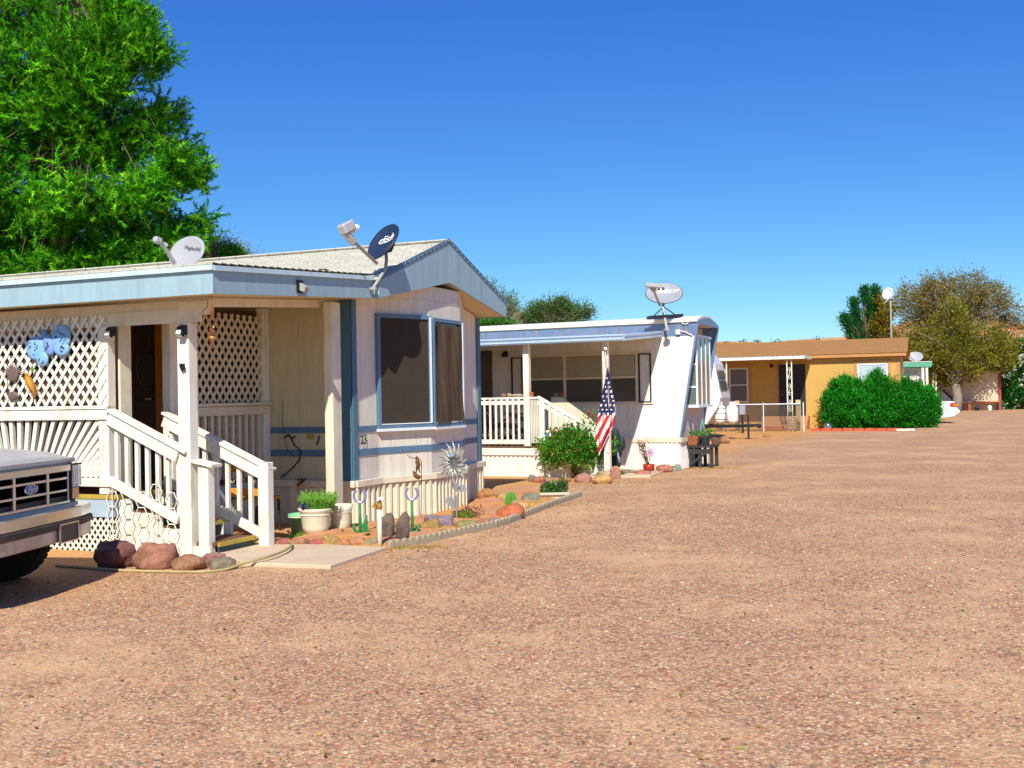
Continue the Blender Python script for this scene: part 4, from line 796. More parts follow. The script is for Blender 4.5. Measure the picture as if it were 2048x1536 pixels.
# ------------------------------------------------------------------ garden bed
def bed():
    pts = [(560, 1099), (660, 1096), (775, 1100), (850, 1083), (930, 1066), (1005, 1050), (1060, 1028), (1110, 1008), (1165, 990), (1120, 985), (1060, 980), (1000, 985), (960, 995), (925, 1012), (860, 1030), (770, 1046), (700, 1052), (590, 1060)]
    P = [G(*p)[:2] for p in pts]; C = [G(900, 1045)[:2], G(1000, 1015)[:2], G(700, 1080)[:2], G(1080, 1000)[:2]]
    m, t, b = nodes('orange_sand'); n = noise_n(t, 6, 7, .7); c = ramp(t, n.outputs['Fac'], [(.3, lin('b5743a')), (.5, lin('cf8e4c')), (.72, lin('dca766'))]).outputs[0]
    v = N(t, 'TexVoronoi'); v.inputs['Scale'].default_value = 70; tc = N(t, 'TexCoord'); t.links.new(tc.outputs['Object'], v.inputs['Vector']); n3 = noise_n(t, 2, 4, .6)
    r = ramp(t, n3.outputs['Fac'], [(.45, (0, 0, 0, 1)), (.62, (.6, .6, .6, 1))]); sp = ramp(t, v.outputs['Color'], [(0, lin('8a5a40')), (.6, lin('c58b6c')), (1, lin('e4cdb8'))]).outputs[0]
    t.links.new(mix(t, r.outputs[0], c, sp), b.inputs['Base Color']); b.inputs['Roughness'].default_value = .95
    bp = N(t, 'Bump'); bp.inputs['Strength'].default_value = .7; bp.inputs['Distance'].default_value = .03; t.links.new(noise_n(t, 25, 6, .75).outputs['Fac'], bp.inputs['Height']); t.links.new(bp.outputs[0], b.inputs['Normal'])
    bm = bmesh.new(); vs = [bm.verts.new((p[0], p[1], .0)) for p in P]; bm.faces.new(vs); bmesh.ops.triangulate(bm, faces=bm.faces[:]); 
    for _ in range(4): bmesh.ops.subdivide_edges(bm, edges=bm.edges[:], cuts=1, use_grid_fill=True)
    E_ = [(np.array(P[i]), np.array(P[(i+1) % len(P)])) for i in range(len(P))]
    for q in bm.verts:
        p = np.array(q.co[:2]); dd = min(np.linalg.norm(p-(a+(c2-a)*max(0, min(1, (p-a)@(c2-a)/((c2-a)@(c2-a)))))) for a, c2 in E_)
        q.co.z = .006+min(.06, dd*.2)+noise.noise(Vector((q.co.x*2.5, q.co.y*2.5, 0)))*.03*min(1, dd*4)
    bmesh.ops.recalc_face_normals(bm, faces=bm.faces[:]); me = bpy.data.meshes.new('garden_bed'); bm.to_mesh(me); bm.free(); me.materials.append(m); o = bpy.data.objects.new('garden_bed', me); COL.objects.link(o); tag(o, kind='structure')
    if me.polygons[0].normal.z < 0: me.flip_normals()
bed()
# scalloped concrete edging, one block after another
def edging():
    pts = [(778, 1098), (850, 1086), (930, 1068), (1005, 1052), (1060, 1030), (1110, 1010), (1168, 991)]; P = [G(*p) for p in pts]; D = [0]
    for a, b in zip(P[:-1], P[1:]): D.append(D[-1]+np.linalg.norm(b-a))
    def pos(s):
        i = max(j for j in range(len(D)) if D[j] <= s+1e-9); i = min(i, len(P)-2); u = (s-D[i])/(D[i+1]-D[i]); return P[i]+(P[i+1]-P[i])*u
    wd = .10; per = 4; seg = wd*per; n = int(D[-1]/seg); em = mat('edging_concrete', 'a89a7e', .9, .15, 8, .5)
    for k in range(n):
        a = pos(k*seg); b = pos(min((k+1)*seg-.008, D[-1])); d = b-a; L = np.linalg.norm(d); ang = math.atan2(d[1], d[0]); fr = Fr(a, -math.degrees(ang)); m = MB(fr)
        o = [(0, -.03), (L, -.03)]
        for j in range(per-1, -1, -1):
            for q in np.linspace(0, math.pi, 7): o.append((L*(j+.5)/per+L/per/2*.97*math.cos(q), .045+.045*math.sin(q)))
        m.prism(o, 'y', -.022, .022); e = m.build('edging_block', em, origin=a); tag(e, 'scalloped tan concrete edging block in the row between the garden bed and the gravel', 'garden edging', 'scalloped edging blocks')
edging()
GR = 'rocks beside the porch steps'
prock(232, 1138, 84, 53, '7d4038', 'dark red boulder half in shade next to the pickup wheel', 1, GR); prock(315, 1140, 82, 51, 'b5785c', 'pinkish tan boulder between the dark red one and the corner post', 2, GR)
prock(377, 1142, 66, 33, 'ac7850', 'low orange-brown rock in front of the tall corner post', 3, GR); prock(424, 1134, 42, 27, 'ad7064', 'pink blocky rock at the foot of the left newel post', 4, GR, rough=.35); prock(447, 1140, 48, 25, '8c8468', 'grey-green rock by the hose at the edge of the concrete pad', 5, GR)
GB = 'rocks edging the bed behind the concrete pad'
for i, (a, w_, h_, c, l_) in enumerate([(566, 34, 18, 'b0584a', 'small dull red rock right beside the right newel post'), (598, 34, 17, 'c0805c', 'tan-orange rock second in the row behind the pad'), (617, 20, 12, '7a5448', 'small dark purple-brown rock lying behind the row'), (635, 27, 16, 'c05a58', 'rose red rock in the row behind the pad'),
    (661, 33, 24, 'c0984c', 'yellow ochre rock in the row behind the pad, in front of the big pot'), (687, 30, 19, 'cc8450', 'orange rounded rock next to the ochre one'), (717, 32, 20, 'd09058', 'orange-tan rock left of the pale speckled one'), (744, 30, 20, 'aaa070', 'pale grey-green speckled rock left of the yellow pipe'), (789, 31, 15, 'c87c44', 'flat orange rock right of the yellow pipe')]):
    prock(a, 1095, w_, h_, c, l_, 10+i, GB)
GC = 'rocks in the sandy bed'
prock(775, 1083, 26, 52, '6c6250', 'upright grey stone slab, the left of the two standing stones', 30, GC, sink=.08, deep=.5); prock(806, 1091, 28, 68, '6a564c', 'taller pointed brown-grey standing stone slab leaning right', 31, GC, sink=.08, deep=.5, tilt=.22)
prock(862, 1067, 44, 26, 'b0903c', 'mustard yellow rock under the purple-grey one', 32, GC); prock(880, 1063, 58, 29, '94808a', 'large purple-grey rough rock in the sandy bed', 33, GC, rough=.4); prock(933, 1063, 50, 23, '9a9450', 'flat olive green rock next to the purple-grey one', 34, GC, rough=.12)
prock(884, 1070, 26, 12, 'b8954a', 'small tan rock in front of the purple-grey one', 35, GC); prock(908, 1070, 32, 10, 'b59a4c', 'thin flat yellow stone against the edging', 36, GC); prock(967, 1054, 27, 17, 'c8805c', 'salmon rock right of the olive one', 37, GC); prock(990, 1051, 27, 18, 'b08a86', 'speckled pink rock beside the salmon one', 38, GC)
prock(1020, 1040, 54, 31, 'd0703a', 'long bright orange rock leaning up to the right beside the edging', 39, GC, rough=.15, tilt=-.25); prock(972, 1000, 33, 22, 'bf8040', 'blocky ochre rock next to the far corner of the home', 40, GC, rough=.4); prock(1061, 1009, 38, 26, '868c78', 'smooth grey-green boulder left of the low planter', 41, GC, rough=.15)
prock(1073, 1018, 34, 14, 'c8963e', 'yellow rock at the end of the log', 42, GC); prock(1095, 1009, 40, 13, 'cc9448', 'low ochre rock in front of the flower planter', 43, GC)
# logs
def log(a, b, r, label, m_='log'):
    a, b = np.array(a), np.array(b); t = thing('log', label, 'log', a); m = MB(); pts = [a+(b-a)*u+np.array([0, 0, .01*math.sin(u*9)]) for u in np.linspace(0, 1, 9)]; m.tube(pts, [r*(1+.12*math.sin(i*1.7)) for i in range(9)], 12); m.build('bark', mat('pale_log', 'bf9a62', .9, .3, 10, .8, 30), t, smooth=True)
log(G(1000, 1003)+[0, 0, .05], G(1048, 1027)+[0, 0, .06], .075, 'pale tan log lying between the ochre rock and the edging')
# pots
def pot(c, prof, mt, name, label, cat='pot', group=None, rings=(), soil=True):
    t = thing(name, label, cat, c, 0, group); m = MB(); m.lathe(prof, c, 36); b_ = m.build('pot_body', mt, t, smooth=True)
    for z, r_ in rings: m = MB(); m.lathe([(r_, z-.006), (r_+.007, z), (r_, z+.006)], c, 36); m.build('band', M['white'], t)
    return t
def G2(px, py): return G(px, py)
cp = G(628, 1078); s_ = cp[1]/F
cz = np.array([cp[0], cp[1]+.12, .045]); k = s_
p1 = pot(cz, [(.0, 0), (.12, 0), (.15, .06), (.155, .08), (.175, .24), (.18, .25), (.195, .27), (.205, .3), (.19, .3), (.17, .25), (0, .24)], M['cream'], 'flower_pot', 'round cream pot with a white ring holding a feathery green herb bush', rings=((.225, .176),))
n = 520; a = rng.uniform(0, 6.28, n); r_ = np.sqrt(rng.random(n))*.15; B = np.stack([cz[0]+.03+r_*np.cos(a), cz[1]+r_*np.sin(a), np.full(n, cz[2]+.24)], 1); D = np.stack([r_*np.cos(a)*.55, r_*np.sin(a)*.55, np.full(n, .2)], 1)+rng.normal(size=(n, 3))*.015
T_ = rng.uniform(.5, 1.15, n)[:, None]; K = 26; u = rng.random((n, K, 1)); PP = (B[:, None]+D[:, None]*T_[:, None]*u).reshape(-1, 3); DD = (np.repeat(D, K, 0)/.2+rng.normal(size=(n*K, 3))*.6)
cloud('herb_bush', M['leaf'], p1, PP, DD, .035, .008, pick(n*K, ['7cb840', '90c450', '68a838', 'a8cc68']), 'quad')
t = thing('pot_stand', 'rusty metal stand with curled arms under the round cream pot', 'pot stand', cp); m = MB(); rust = mat('rusty_iron', '6e4420', .8, .3)
m.lathe([(.15, 0), (.2, .0), (.2, .012), (.15, .012)], cz-[0, 0, .014], 24)
for q in (0, math.pi): x = math.cos(q); m.tube([cz+[x*.15, 0, -.01], cz+[x*.27, -.02, .01], cz+[x*.33, -.02, .04], cz+[x*.30, -.02, .05]], .008, 6)
for q in np.arange(3)*2.1+.5: m.tube([cz+[.17*math.cos(q), .17*math.sin(q), 0], [cz[0]+.2*math.cos(q), cz[1]+.2*math.sin(q), 0]], .01, 6)
m.build('stand', rust, t)
t = thing('glass_ball', 'shiny dark blue glass ball on the rim of the round cream pot', 'ornament', cz+[-.09, -.14, .3]); m = MB(); m.ball(cz+[-.09, -.14, .325], .05, 24, 16); m.build('ball', mat('blue_glass', '1b2350', .05, bump=0, spec=1), t, smooth=True)
cq = G(682, 1070)*[1.01, 1.01, 1]
p2 = pot(cq, [(0, 0), (.10, 0), (.115, .14), (.125, .25), (.132, .27), (.155, .345), (.142, .345), (.12, .29), (0, .28)], M['cream'], 'flower_pot', 'tall cream pot with flared rim between the herb pot and the home corner', rings=((.262, .128),))
ck = G(601, 1072)*[1.01, 1.01, 1]
p3 = pot(ck, [(0, 0), (.1, 0), (.125, .2), (.135, .2), (.145, .25), (.13, .25), (.115, .2), (0, .2)], M['greenpot'], 'flower_pot', 'small mint green pot in the shade left of the herb pot', rings=((.215, .137),))
def grass(center, rx, ry, n, h_, cols, name, label, cat='grass', parent=None, wd=.008):
    a = rng.uniform(0, 6.28, n); r_ = np.sqrt(rng.random(n)); P = np.stack([center[0]+r_*rx*np.cos(a), center[1]+r_*ry*np.sin(a), np.full(n, center[2])], 1); D = rng.normal(size=(n, 3))*.5; D[:, 2] = 1
    o = cloud(name, M['leaf'], parent, P, D, rng.uniform(.5, 1.2, n)*h_, wd, pick(n, cols)); 
    if parent is None: tag(o, label, cat, kind='stuff')
    return o
grass(G(640, 1077), .42, .12, 700, .08, ['5fae2c', '79c040'], 'weeds', 'bright green weeds sprouting under the cream pots')
def tufts():
    P = []
    for x, y, rx, n in ((555, 1098, .3, 160), (700, 1099, .9, 260), (820, 1096, .4, 200), (1100, 1012, .3, 100), (1080, 962, .8, 200), (1400, 938, .9, 420), (1440, 930, .8, 160), (1640, 864, 2, 160), (1240, 950, 1, 160), (1380, 905, 1.2, 160)):
        g = G(x, y); a = rng.uniform(0, 6.28, n); r_ = np.sqrt(rng.random(n)); P.append(np.stack([g[0]+r_*rx*np.cos(a), g[1]+r_*.12*np.sin(a), a*0], 1))
    P = np.concatenate(P); D = rng.normal(size=P.shape)*.6; D[:, 2] = 1; tag(cloud('dry_grass', M['leaf'], None, P, D, .05*rng.uniform(.5, 1.3, len(P)), .008, pick(len(P), ['b0983c', '8a8a3c', 'c8a850'])), 'tufts of dry yellow grass along the bed and yard edges', 'grass', kind='stuff')
tufts()
# horseshoe cactus stakes, green tree stake
gm = mat('green_enamel', '1c7c40', .4, .1); hm = mat('horseshoe', '9aa0c4', .35, .15, metal=.5)
def stake(px, pyt, pyb, label):
    p = G(px+2, pyb); s = p[1]/F; t = thing('cactus_stake', label, 'garden ornament', p, 0, 'green cactus stakes topped with horseshoes'); h_ = (pyb-pyt-27)*s
    up = np.array([0, 0, 1.]); m = MB(); m.tube([p-up*.05, p+up*h_], [.022, .012], 8)
    for sg, z0, z1, dx in ((-1, .07, .17, .07), (1, .13 if px < 730 else .05, .26 if px < 730 else .15, .07)):
        q = [p+up*z0, p+up*(z0+.005)+np.array([sg*dx*.6, 0, 0]), p+up*(z0+.03)+np.array([sg*dx, 0, 0]), p+up*z1+np.array([sg*dx*1.05, 0, 0])]; m.tube(q, [.016, .017, .017, .013], 8)
    m.build('cactus', gm, t, smooth=True)
    c = p+up*(h_+.075); m = MB(); m.tube([c+np.array([.068*math.cos(q), 0, .075*math.sin(q)]) for q in np.linspace(math.radians(125), math.radians(415), 22)], .016, 6); m.build('horseshoe', hm, t)
stake(719, 978, 1076, 'green cactus stake topped by a horseshoe, standing in front of the home corner skirt'); stake(823, 973, 1073, 'green cactus stake with horseshoe right of the two standing stones')
p = G(731, 1084); t = thing('tree_stake', 'small flat green tree-shaped garden stake on a thin wire', 'garden ornament', p); m = MB()
m.prism([(p[0]-.035, .12), (p[0]-.015, .11), (p[0]+.015, .11), (p[0]+.035, .12), (p[0]+.027, .16), (p[0]+.031, .19), (p[0]+.012, .23), (p[0], .27), (p[0]-.012, .23), (p[0]-.031, .19), (p[0]-.027, .16)], 'y', p[1]-.004, p[1]+.004); m.build('tree', gm, t); m = MB(); m.tube([p-[0, 0, .05], p+[0, 0, .1]], .003, 5); m.build('wire', M['steel'], t)
# standpipe
p = G(760, 1097); t = thing('standpipe', 'peeling yellow and white water pipe with white tap handle at the corner of the pad', 'water pipe', p); m = MB(); m.tube([p-[0, 0, .05], p+[0, 0, .42]], .024, 14); m.build('pipe', mat('peeling_yellow_pipe', 'e4e0cc', .6, .1, stain='c8b030', stain_amt=.95, ss=6, sstretch=(1, 1, .4)), t, smooth=True)
m = MB(); m.lathe([(.03, 0), (.034, .03), (.025, .06), (.028, .08)], p+[0, 0, .42], 12); m.tube([p+[0, 0, .46], p+[-.055, -.03, .47], p+[-.065, -.035, .44]], .014, 8); m.build('tap', mat('brass', 'b58a3c', .4, metal=.6), t)
m = MB(); m.lathe([(.01, 0), (.045, .005), (.045, .02), (.01, .03)], p+[.02, -.02, .52], 10); m.tube([p+[.0, 0, .5], p+[.02, -.02, .53]], .008, 6); m.build('handle', M['white'], t)
# sunflower spinner
def spinner():
    p = G(914, 1048); s = p[1]/F; t = thing('sunflower_ornament', 'tall silver metal sunflower with curled petals and flat leaves on a stem in the bed', 'garden ornament', p); up = np.array([0, 0, 1.]); m = MB()
    c = at(911, 925, p[1]-.02); m.tube([p-up*.05, p+up*.35, at(917, 985, p[1]), at(914, 940, p[1])], .009, 8); m.build('stem', M['steel'], t)
    R_ = Fr((c[0], c[1]), 35); l0 = np.array([0, 0, c[2]]); bl = mat('bleached_silver', 'a8a89c', .4, .1, metal=.3); 
    for ring, (r0, r1, k) in enumerate(((.07, .25, 14), (.05, .18, 12))):
        for i in range(k):
            a = 2*math.pi*i/k+ring*.15; m = MB(R_); e = np.array([math.cos(a), math.sin(a)]); f = np.array([-e[1], e[0]])
            q = [(r0, 0), (r0+(r1-r0)*.5, .012), (r1*.92, .05)]; pts = [(e[0]*r+f[0]*o_, -.02-.02*ring-.05*(r/r1)**2*(1-ring*.5), l0[2]+e[1]*r*1.15+f[1]*o_) for r, o_ in q]
            m.tube(pts, [.014, .017, .005], 6); m.build('petal', bl, t, smooth=True)
    m = MB(R_)
    for i in range(40): a = i*2.4; r_ = .012*math.sqrt(i); m.ball((r_*math.cos(a), -.05, l0[2]+r_*1.2*math.sin(a)), .012, 6, 4)
    m.build('centre', mat('dark_silver', '6f7478', .4, metal=.5), t); m = MB(R_); m.ball((0.0, -.07, l0[2]+.09), .028); m.build('bead', mat('blue_bead', '7aa8d8', .1, spec=.9), t)
    for (x, y, dx, dy) in ((915, 985, 14, -12), (912, 1022, -16, -26), (915, 985, -8, -18)):
        a = at(x, y, p[1]); b = at(x+dx, y+dy, p[1]-.05); d = b-a; L = np.linalg.norm(d); d /= L; w2 = np.cross(d, [.2, 1, .1]); w2 /= np.linalg.norm(w2); m = MB(); V = []
        for u, ww in ((0, .006), (.3, .015), (.6, .05), (.85, .055), (1.1, .01)): V += [a+d*L*u+w2*ww, a+d*L*u-w2*ww]
        m.add(V, [(2*i, 2*i+1, 2*i+3, 2*i+2) for i in range(4)]); m.build('leaf', mat('grey_metal_leaf', 'a8b2ba', .4, metal=.3), t, solid=.006)
spinner()
# hummingbird hook ornament and white sun-bleached leaf below it
p = G(842, 1046); Yp = p[1]; t = thing('hanging_figure', 'rusty little rocking figure hung from a curled wire hook against the skirt', 'garden ornament', p); m = MB()
m.tube([at(842, 1046, Yp), at(843, 960, Yp), at(843, 925, Yp), at(841, 918, Yp), at(836, 919, Yp), at(818, 914, Yp), at(815, 910, Yp), at(817, 908, Yp)], .005, 6); m.build('hook', M['iron'], t)
m = MB(); m.tube([at(834, 914, Yp), at(835, 924, Yp), at(837, 930, Yp), at(833, 940, Yp)], [.014, .03, .03, .012], 8); m.ball(at(834, 916, Yp), .022, 8, 6); m.tube([at(836, 930, Yp), at(832, 945, Yp)], [.014, .008], 6); m.tube([at(837, 930, Yp), at(839, 945, Yp)], [.014, .008], 6); m.build('figure', rust, t, smooth=True)
m = MB(); m.tube([at(826, 942, Yp), at(831, 951, Yp), at(838, 955, Yp), at(842, 953, Yp)], [.01, .03, .03, .008], 8); m.build('rocker', rust, t, smooth=True)
# planter box with pink flowers
def planter():
    a = G(1083, 1002); b = G(1135, 1000); L = np.linalg.norm(b-a); c = (a+b)/2; t = thing('flower_planter', 'low oblong stone-grey planter with pink and white flowers in the far end of the bed', 'planter', c, 0)
    m = MB(); m.box(a[0], b[0], c[1], c[1]+.28, 0, .07); m.box(a[0]-.03, b[0]+.03, c[1]-.03, c[1]+.31, .075, .12); m.build('trough', mat('planter_stone', 'c2bda0', .8), t, bevel=.01)
    n = 900; P = np.stack([rng.uniform(a[0], b[0], n), rng.uniform(c[1], c[1]+.25, n), .11+.14*rng.random(n)**1.5], 1); P[:, 2] += .1*np.exp(-((P[:, 0]-b[0]+.06)/.05)**2)*rng.random(n); D = rng.normal(size=(n, 3)); D[:, 2] = abs(D[:, 2]); cloud('leaves', M['leaf'], t, P, D, .05, .025, pick(n, ['3f7a24', '4f8f2c', '2f6420']), 'quad')
    for x, y, cc in ((1089, 966, 'd070b8'), (1109, 968, 'd88ac8'), (1126, 962, 'd05aa0'), (1117, 975, 'c868b8'), (1090, 979, 'f0d8e8'), (1108, 982, 'f0e0e8'), (1131, 979, 'd070a8')):
        q = at(x, y, c[1]+.06); K = 14; D = rng.normal(size=(K, 3)); cloud('flower', M['leaf'], t, np.repeat(q[None], K, 0), D, .04, .03, pick(K, [cc], .1), 'quad')
planter()
# barrel cactus, low shrub, solar ball
p = G(1022, 1018); t = thing('barrel_cactus', 'small upright green cactus behind the bright orange rock', 'cactus', p); m = MB(); vs = []; K = 28
for i in range(11):
    u = i/10; z = .24*math.sin(u*math.pi/2); r_ = .085*math.cos(u*math.pi/2*.96)**.55
    for j in range(K): q = 2*math.pi*j/K; rr = r_*(1+(.1 if j % 2 else -.08)); vs.append((p[0]+rr*math.cos(q), p[1]+rr*math.sin(q), z))
m.add(vs, [(i*K+j, i*K+(j+1) % K, (i+1)*K+(j+1) % K, (i+1)*K+j) for i in range(10) for j in range(K)]); m.build('stem', mat('cactus_green', '4f8a2c', .6, .3, 30), t)
V = np.array(vs)[rng.integers(0, len(vs), 900)]; D = V-np.array([p[0], p[1], .08]); cloud('spines', M['leaf'], t, V, D, .02, .003, pick(900, ['9ab85a', 'c8c88a'], .1))
def shrublet(p, r_, h_, n, cols, label, name='low_shrub', leaf=.03, up=.4, group=None, twigs=10):
    t = thing(name, label, 'shrub', p, 0, group); m = MB()
    for i in range(twigs): a = random.uniform(0, 6.28); q = np.array([p[0]+math.cos(a)*r_*.7, p[1]+math.sin(a)*r_*.5, h_*random.uniform(.5, .95)]); m.tube([p, (p+q)/2+[0, 0, h_*.1], q], [.008, .006, .003], 5)
    m.build('stems', M['bark'], t); d = rng.normal(size=(n, 3)); d /= np.linalg.norm(d, axis=1)[:, None]; rr = rng.random(n)**.45; bump = 1+.25*np.sin(d[:, 0]*7+d[:, 2]*5)
    P = np.stack([p[0]+d[:, 0]*rr*r_*bump, p[1]+d[:, 1]*rr*r_*.8*bump, h_*.52+d[:, 2]*rr*h_*.5*bump], 1); D = d+rng.normal(size=(n, 3))*.7; D[:, 2] += up; cloud('leaves', M['leaf'], t, P, D, leaf*rng.uniform(.7, 1.3, n), leaf*.5, pick(n, cols), 'quad'); return t
shrublet(G(922, 1046), .16, .14, 500, ['7a9a30', '8fae3c', '667f28'], 'yellow-green low plant at the foot of the metal sunflower'); shrublet(G(942, 1043), .17, .2, 260, ['5a2c1c', '3c4a1c', '7a3a24'], 'dark reddish-leaved low plant right of the metal sunflower')
t = thing('glass_ball', 'clear glass ball light on a stick at the far corner of the home skirt', 'ornament', G(963, 983)); q = at(963, 968, G(963, 983)[1]); m = MB(); m.ball(q, .055, 20, 12); m.build('ball', mat('clear_ball', 'c8c4bc', .05, spec=1, metal=.4), t, smooth=True); m = MB(); m.tube([G(963, 983), q-[0, 0, .05]], .008, 6); m.build('stick', M['dark'], t)
for i, (a, b_) in enumerate((((800, 1070), (805, 1045)), ((806, 1072), (812, 1050)), ((795, 1076), (792, 1050)))):
    p = G(*a); m = MB(); m.tube([p, at(b_[0], b_[1], p[1]-.1)], .008, 6); o = m.build('stick', mat('dry_stick', 'a8844c', .9), origin=p); tag(o, 'dry stick leaning against the pointed standing stone', 'stick', 'dry sticks against the standing stones')

# ------------------------------------------------------------------ second home
M['m2wall'] = groove_mat('white_ribbed_siding', 'ebe8de', 0, .1, .04, .004, stain='c8bca0', dark=.88); M['m2band'] = mat('peeling_blue_metal', '6f8db2', .35, .2, 4, .15, 30, metal=.25, stain='c08a54', stain_amt=1.0, ss=5, sstretch=(2.6, 2.6, .6))
M['m2blue'] = mat('blue_grey_metal', '768fae', .4, .12, metal=.15); M['gutter'] = mat('pale_blue_gutter', 'b5cde0', .3, .06, metal=.25, bump=0); M['roofwhite'] = mat('roof_coating', 'efeadb', .7, .12, stain='b8a878', stain_amt=.5, ss=5)
h2 = fthing(F2, 'mobile_home', 'white ribbed mobile home with peeling blue upper band and a forward-raked end wall', 'mobile home'); WD = 2.35
def skew(b): b.v = [((x-.05*y) if x > -.06 else x, y, z) for x, y, z in b.v]; return b
def xe(z): return max(0, (z-.66)/(3.05-.66))*.41
b = MB(F2); b.box(-12, -.05, .06, WD-.06, .57, 3.0); b.build('core_wall', M['m2wall'], h2)
b = MB(F2); b.prism([(-12, .665), (0.0, .665), (xe(2.78), 2.78), (-12, 2.78)], 'y', 0, .055); b.build('wall', M['m2wall'], h2)
b = MB(F2); b.prism([(-12, 2.783), (xe(2.783), 2.783), (.41, 3.06), (-12, 3.06)], 'y', -.003, .055); b.build('upper_band', M['m2band'], h2)
b = MB(F2); b.prism([(-12, .665), (0.0, .665), (.41, 3.06), (-12, 3.06)], 'y', WD-.05, WD); skew(b).build('far_wall', M['m2blue'], h2)
b = MB(F2)   # blue strips on the raked edges
for y0, y1 in ((-.012, .07), (WD-.07, WD+.012)): b = MB(F2); b.bar((.02, (y0+y1)/2, .66), (.435, (y0+y1)/2, 3.06), .035, y1-y0, (0, 1, 0)); skew(b).build('edge_trim', M['m2blue'], h2)
k = 18; prof = []
for i in range(k+1): y = -.03+(WD+.06)*i/k; prof.append((y, 3.13+.13*math.sin(math.pi*i/k)))
b = MB(F2); b.prism([(WD+.03, 3.063), (-.03, 3.063)]+prof, 'x', -12.1, .43); skew(b).build('roof', M['roofwhite'], h2)
b = MB(F2); b.prism([(WD-.0, 3.04), (.0, 3.04)]+[(p[0], p[1]-.045) for p in prof], 'x', .431, .452); skew(b).build('end_fascia', M['m2blue'], h2)
b = MB(F2); b.box(-12.1, .44, -.045, -.031, 3.07, 3.15); b.build('roof_edge', M['roofwhite'], h2, bevel=.004)
b = MB(F2); b.box(-.049, -.02, .06, WD-.06, .67, 3.04); b.build('end_wall', mat('pinkish_end_wall', 'cdb8b0', .7, .1), h2)
b = MB(F2); b.corr([(-12, -.02), (.0, -.02), (.02, WD)], -.1, .565, .09, .018); b.build('skirt', mat('white_skirt', 'e6e2d8', .65, .1, stain='c09a70', stain_amt=.4), h2)
b = MB(F2); b.box(-12, .05, -.055, -.003, .567, .662); b.box(.003, .055, .0, WD, .567, .662); b.build('skirt_trim', M['trim'], h2)
for (x, z) in ((-1.02, .69), (-.9, .7), (-.82, .73)): pass
# raked end window: a box projecting between the two fins
gl2 = glass_mat('end_window_glass', '5c7068', .05)
fo = MB(F2); y0, y1, xo, za, zb = .55, 1.7, .27, 1.34, 2.78
for y in (y0, y1): fo.box(-.02, xo, y-.03, y+.03, zb, zb+.05)
fo.box(-.02, xo+.03, y0-.05, y1+.05, za-.06, za); fo.box(-.02, xo+.03, y0-.05, y1+.05, zb, zb+.05)
for y in np.linspace(y0, y1, 4): fo.box(xo-.03, xo+.01, y-.014, y+.014, za, zb)
for z in (1.72, 2.2): fo.box(.0, xo, y0-.02, y0+.01, z-.02, z+.02)
w2 = fo.build('window', M['frame'], h2); g = MB(F2); g.box(xo-.012, xo-.006, y0, y1, za, zb); g.box(0, xo-.013, y0-.004, y0+.002, za, zb); g.box(0, xo-.013, y1-.002, y1+.004, za, zb); g.build('glass', gl2, w2)
cm = MB(F2); cm.box(.0, .01, y0, y1, za, zb); cm.build('curtain', mat('curtain', 'b49a7c', .9, .2), w2)
# long window group with side panels
fz0, fz1 = 1.43, 2.43
b = MB(F2); b.box(-3.6, -.55, -.03, -.001, fz1, fz1+.06); b.box(-3.6, -.55, -.035, -.001, fz0-.05, fz0)
for x in (-3.52, -2.5, -1.62, -.86): b.box(x-.06, x+.0, -.03, -.001, fz0, fz1)
b.box(-3.52, -.92, -.025, -.001, fz0+.5, fz0+.545); wf = b.build('window', M['trim'], h2)
b = MB(F2); gg = glass_mat('window_glass_home', '4a463c', .15)
b.box(-3.5, -.92, -.008, -.002, fz0+.01, fz1); b.build('glass', gg, wf)
b = MB(F2); b.box(-3.49, -.94, -.012, -.009, fz0+.55, fz1-.01); b.build('blind', mat('blind', 'a8a088', .8, .1), wf)
for x0 in (-.85, -3.8):
    b = MB(F2); x1 = x0+.27
    for a, c, e, f_ in ((x0, x0+.025, fz0, fz1), (x1-.025, x1, fz0, fz1), (x0, x1, fz0-.02, fz0+.005), (x0, x1, fz1-.005, fz1+.02)): b.box(a, c, -.04, -.005, e, f_)
    b.build('shutter_frame', M['black'], h2)
d0 = F2.y(957, 700, 0); d1 = F2.y(992, 700, 0)
b = MB(F2); b.box(-5.2, -4.28, -.03, -.001, .62, 2.62); dd = b.build('door', mat('door_brown', '5d5446', .7), h2); b = MB(F2); b.box(-5.1, -4.42, -.034, -.031, 1.75, 2.5); b.box(-5.1, -4.42, -.034, -.031, .9, 1.62); b.build('pane', gg, dd)
c = F2.y(1010, 708, -.05); b = MB(F2); b.box(c[0]-.05, c[0]+.05, -.06, -.002, c[2]-.06, c[2]+.06); b.ball((c[0]-.02, -.11, c[2]-.03), .05, 10, 8); b.build('wall_lamp', M['dark'], h2)
# small white junction box and cable beside the dish
c = F2.y(1357, 664, -.02); b = MB(F2); b.box(c[0]-.05, c[0]+.04, -.06, -.004, c[2]-.05, c[2]+.05); b.build('junction_box', M['white'], h2)
b = MB(F2); b.tube([F2.y(*p, -.03) for p in [(1360, 640), (1366, 648), (1374, 648), (1378, 642)]], .012, 5); b.tube([F2.y(*p, -.03) for p in [(1361, 662), (1370, 664), (1378, 668), (1385, 671)]], .012, 5); b.build('cable', M['white'], h2)

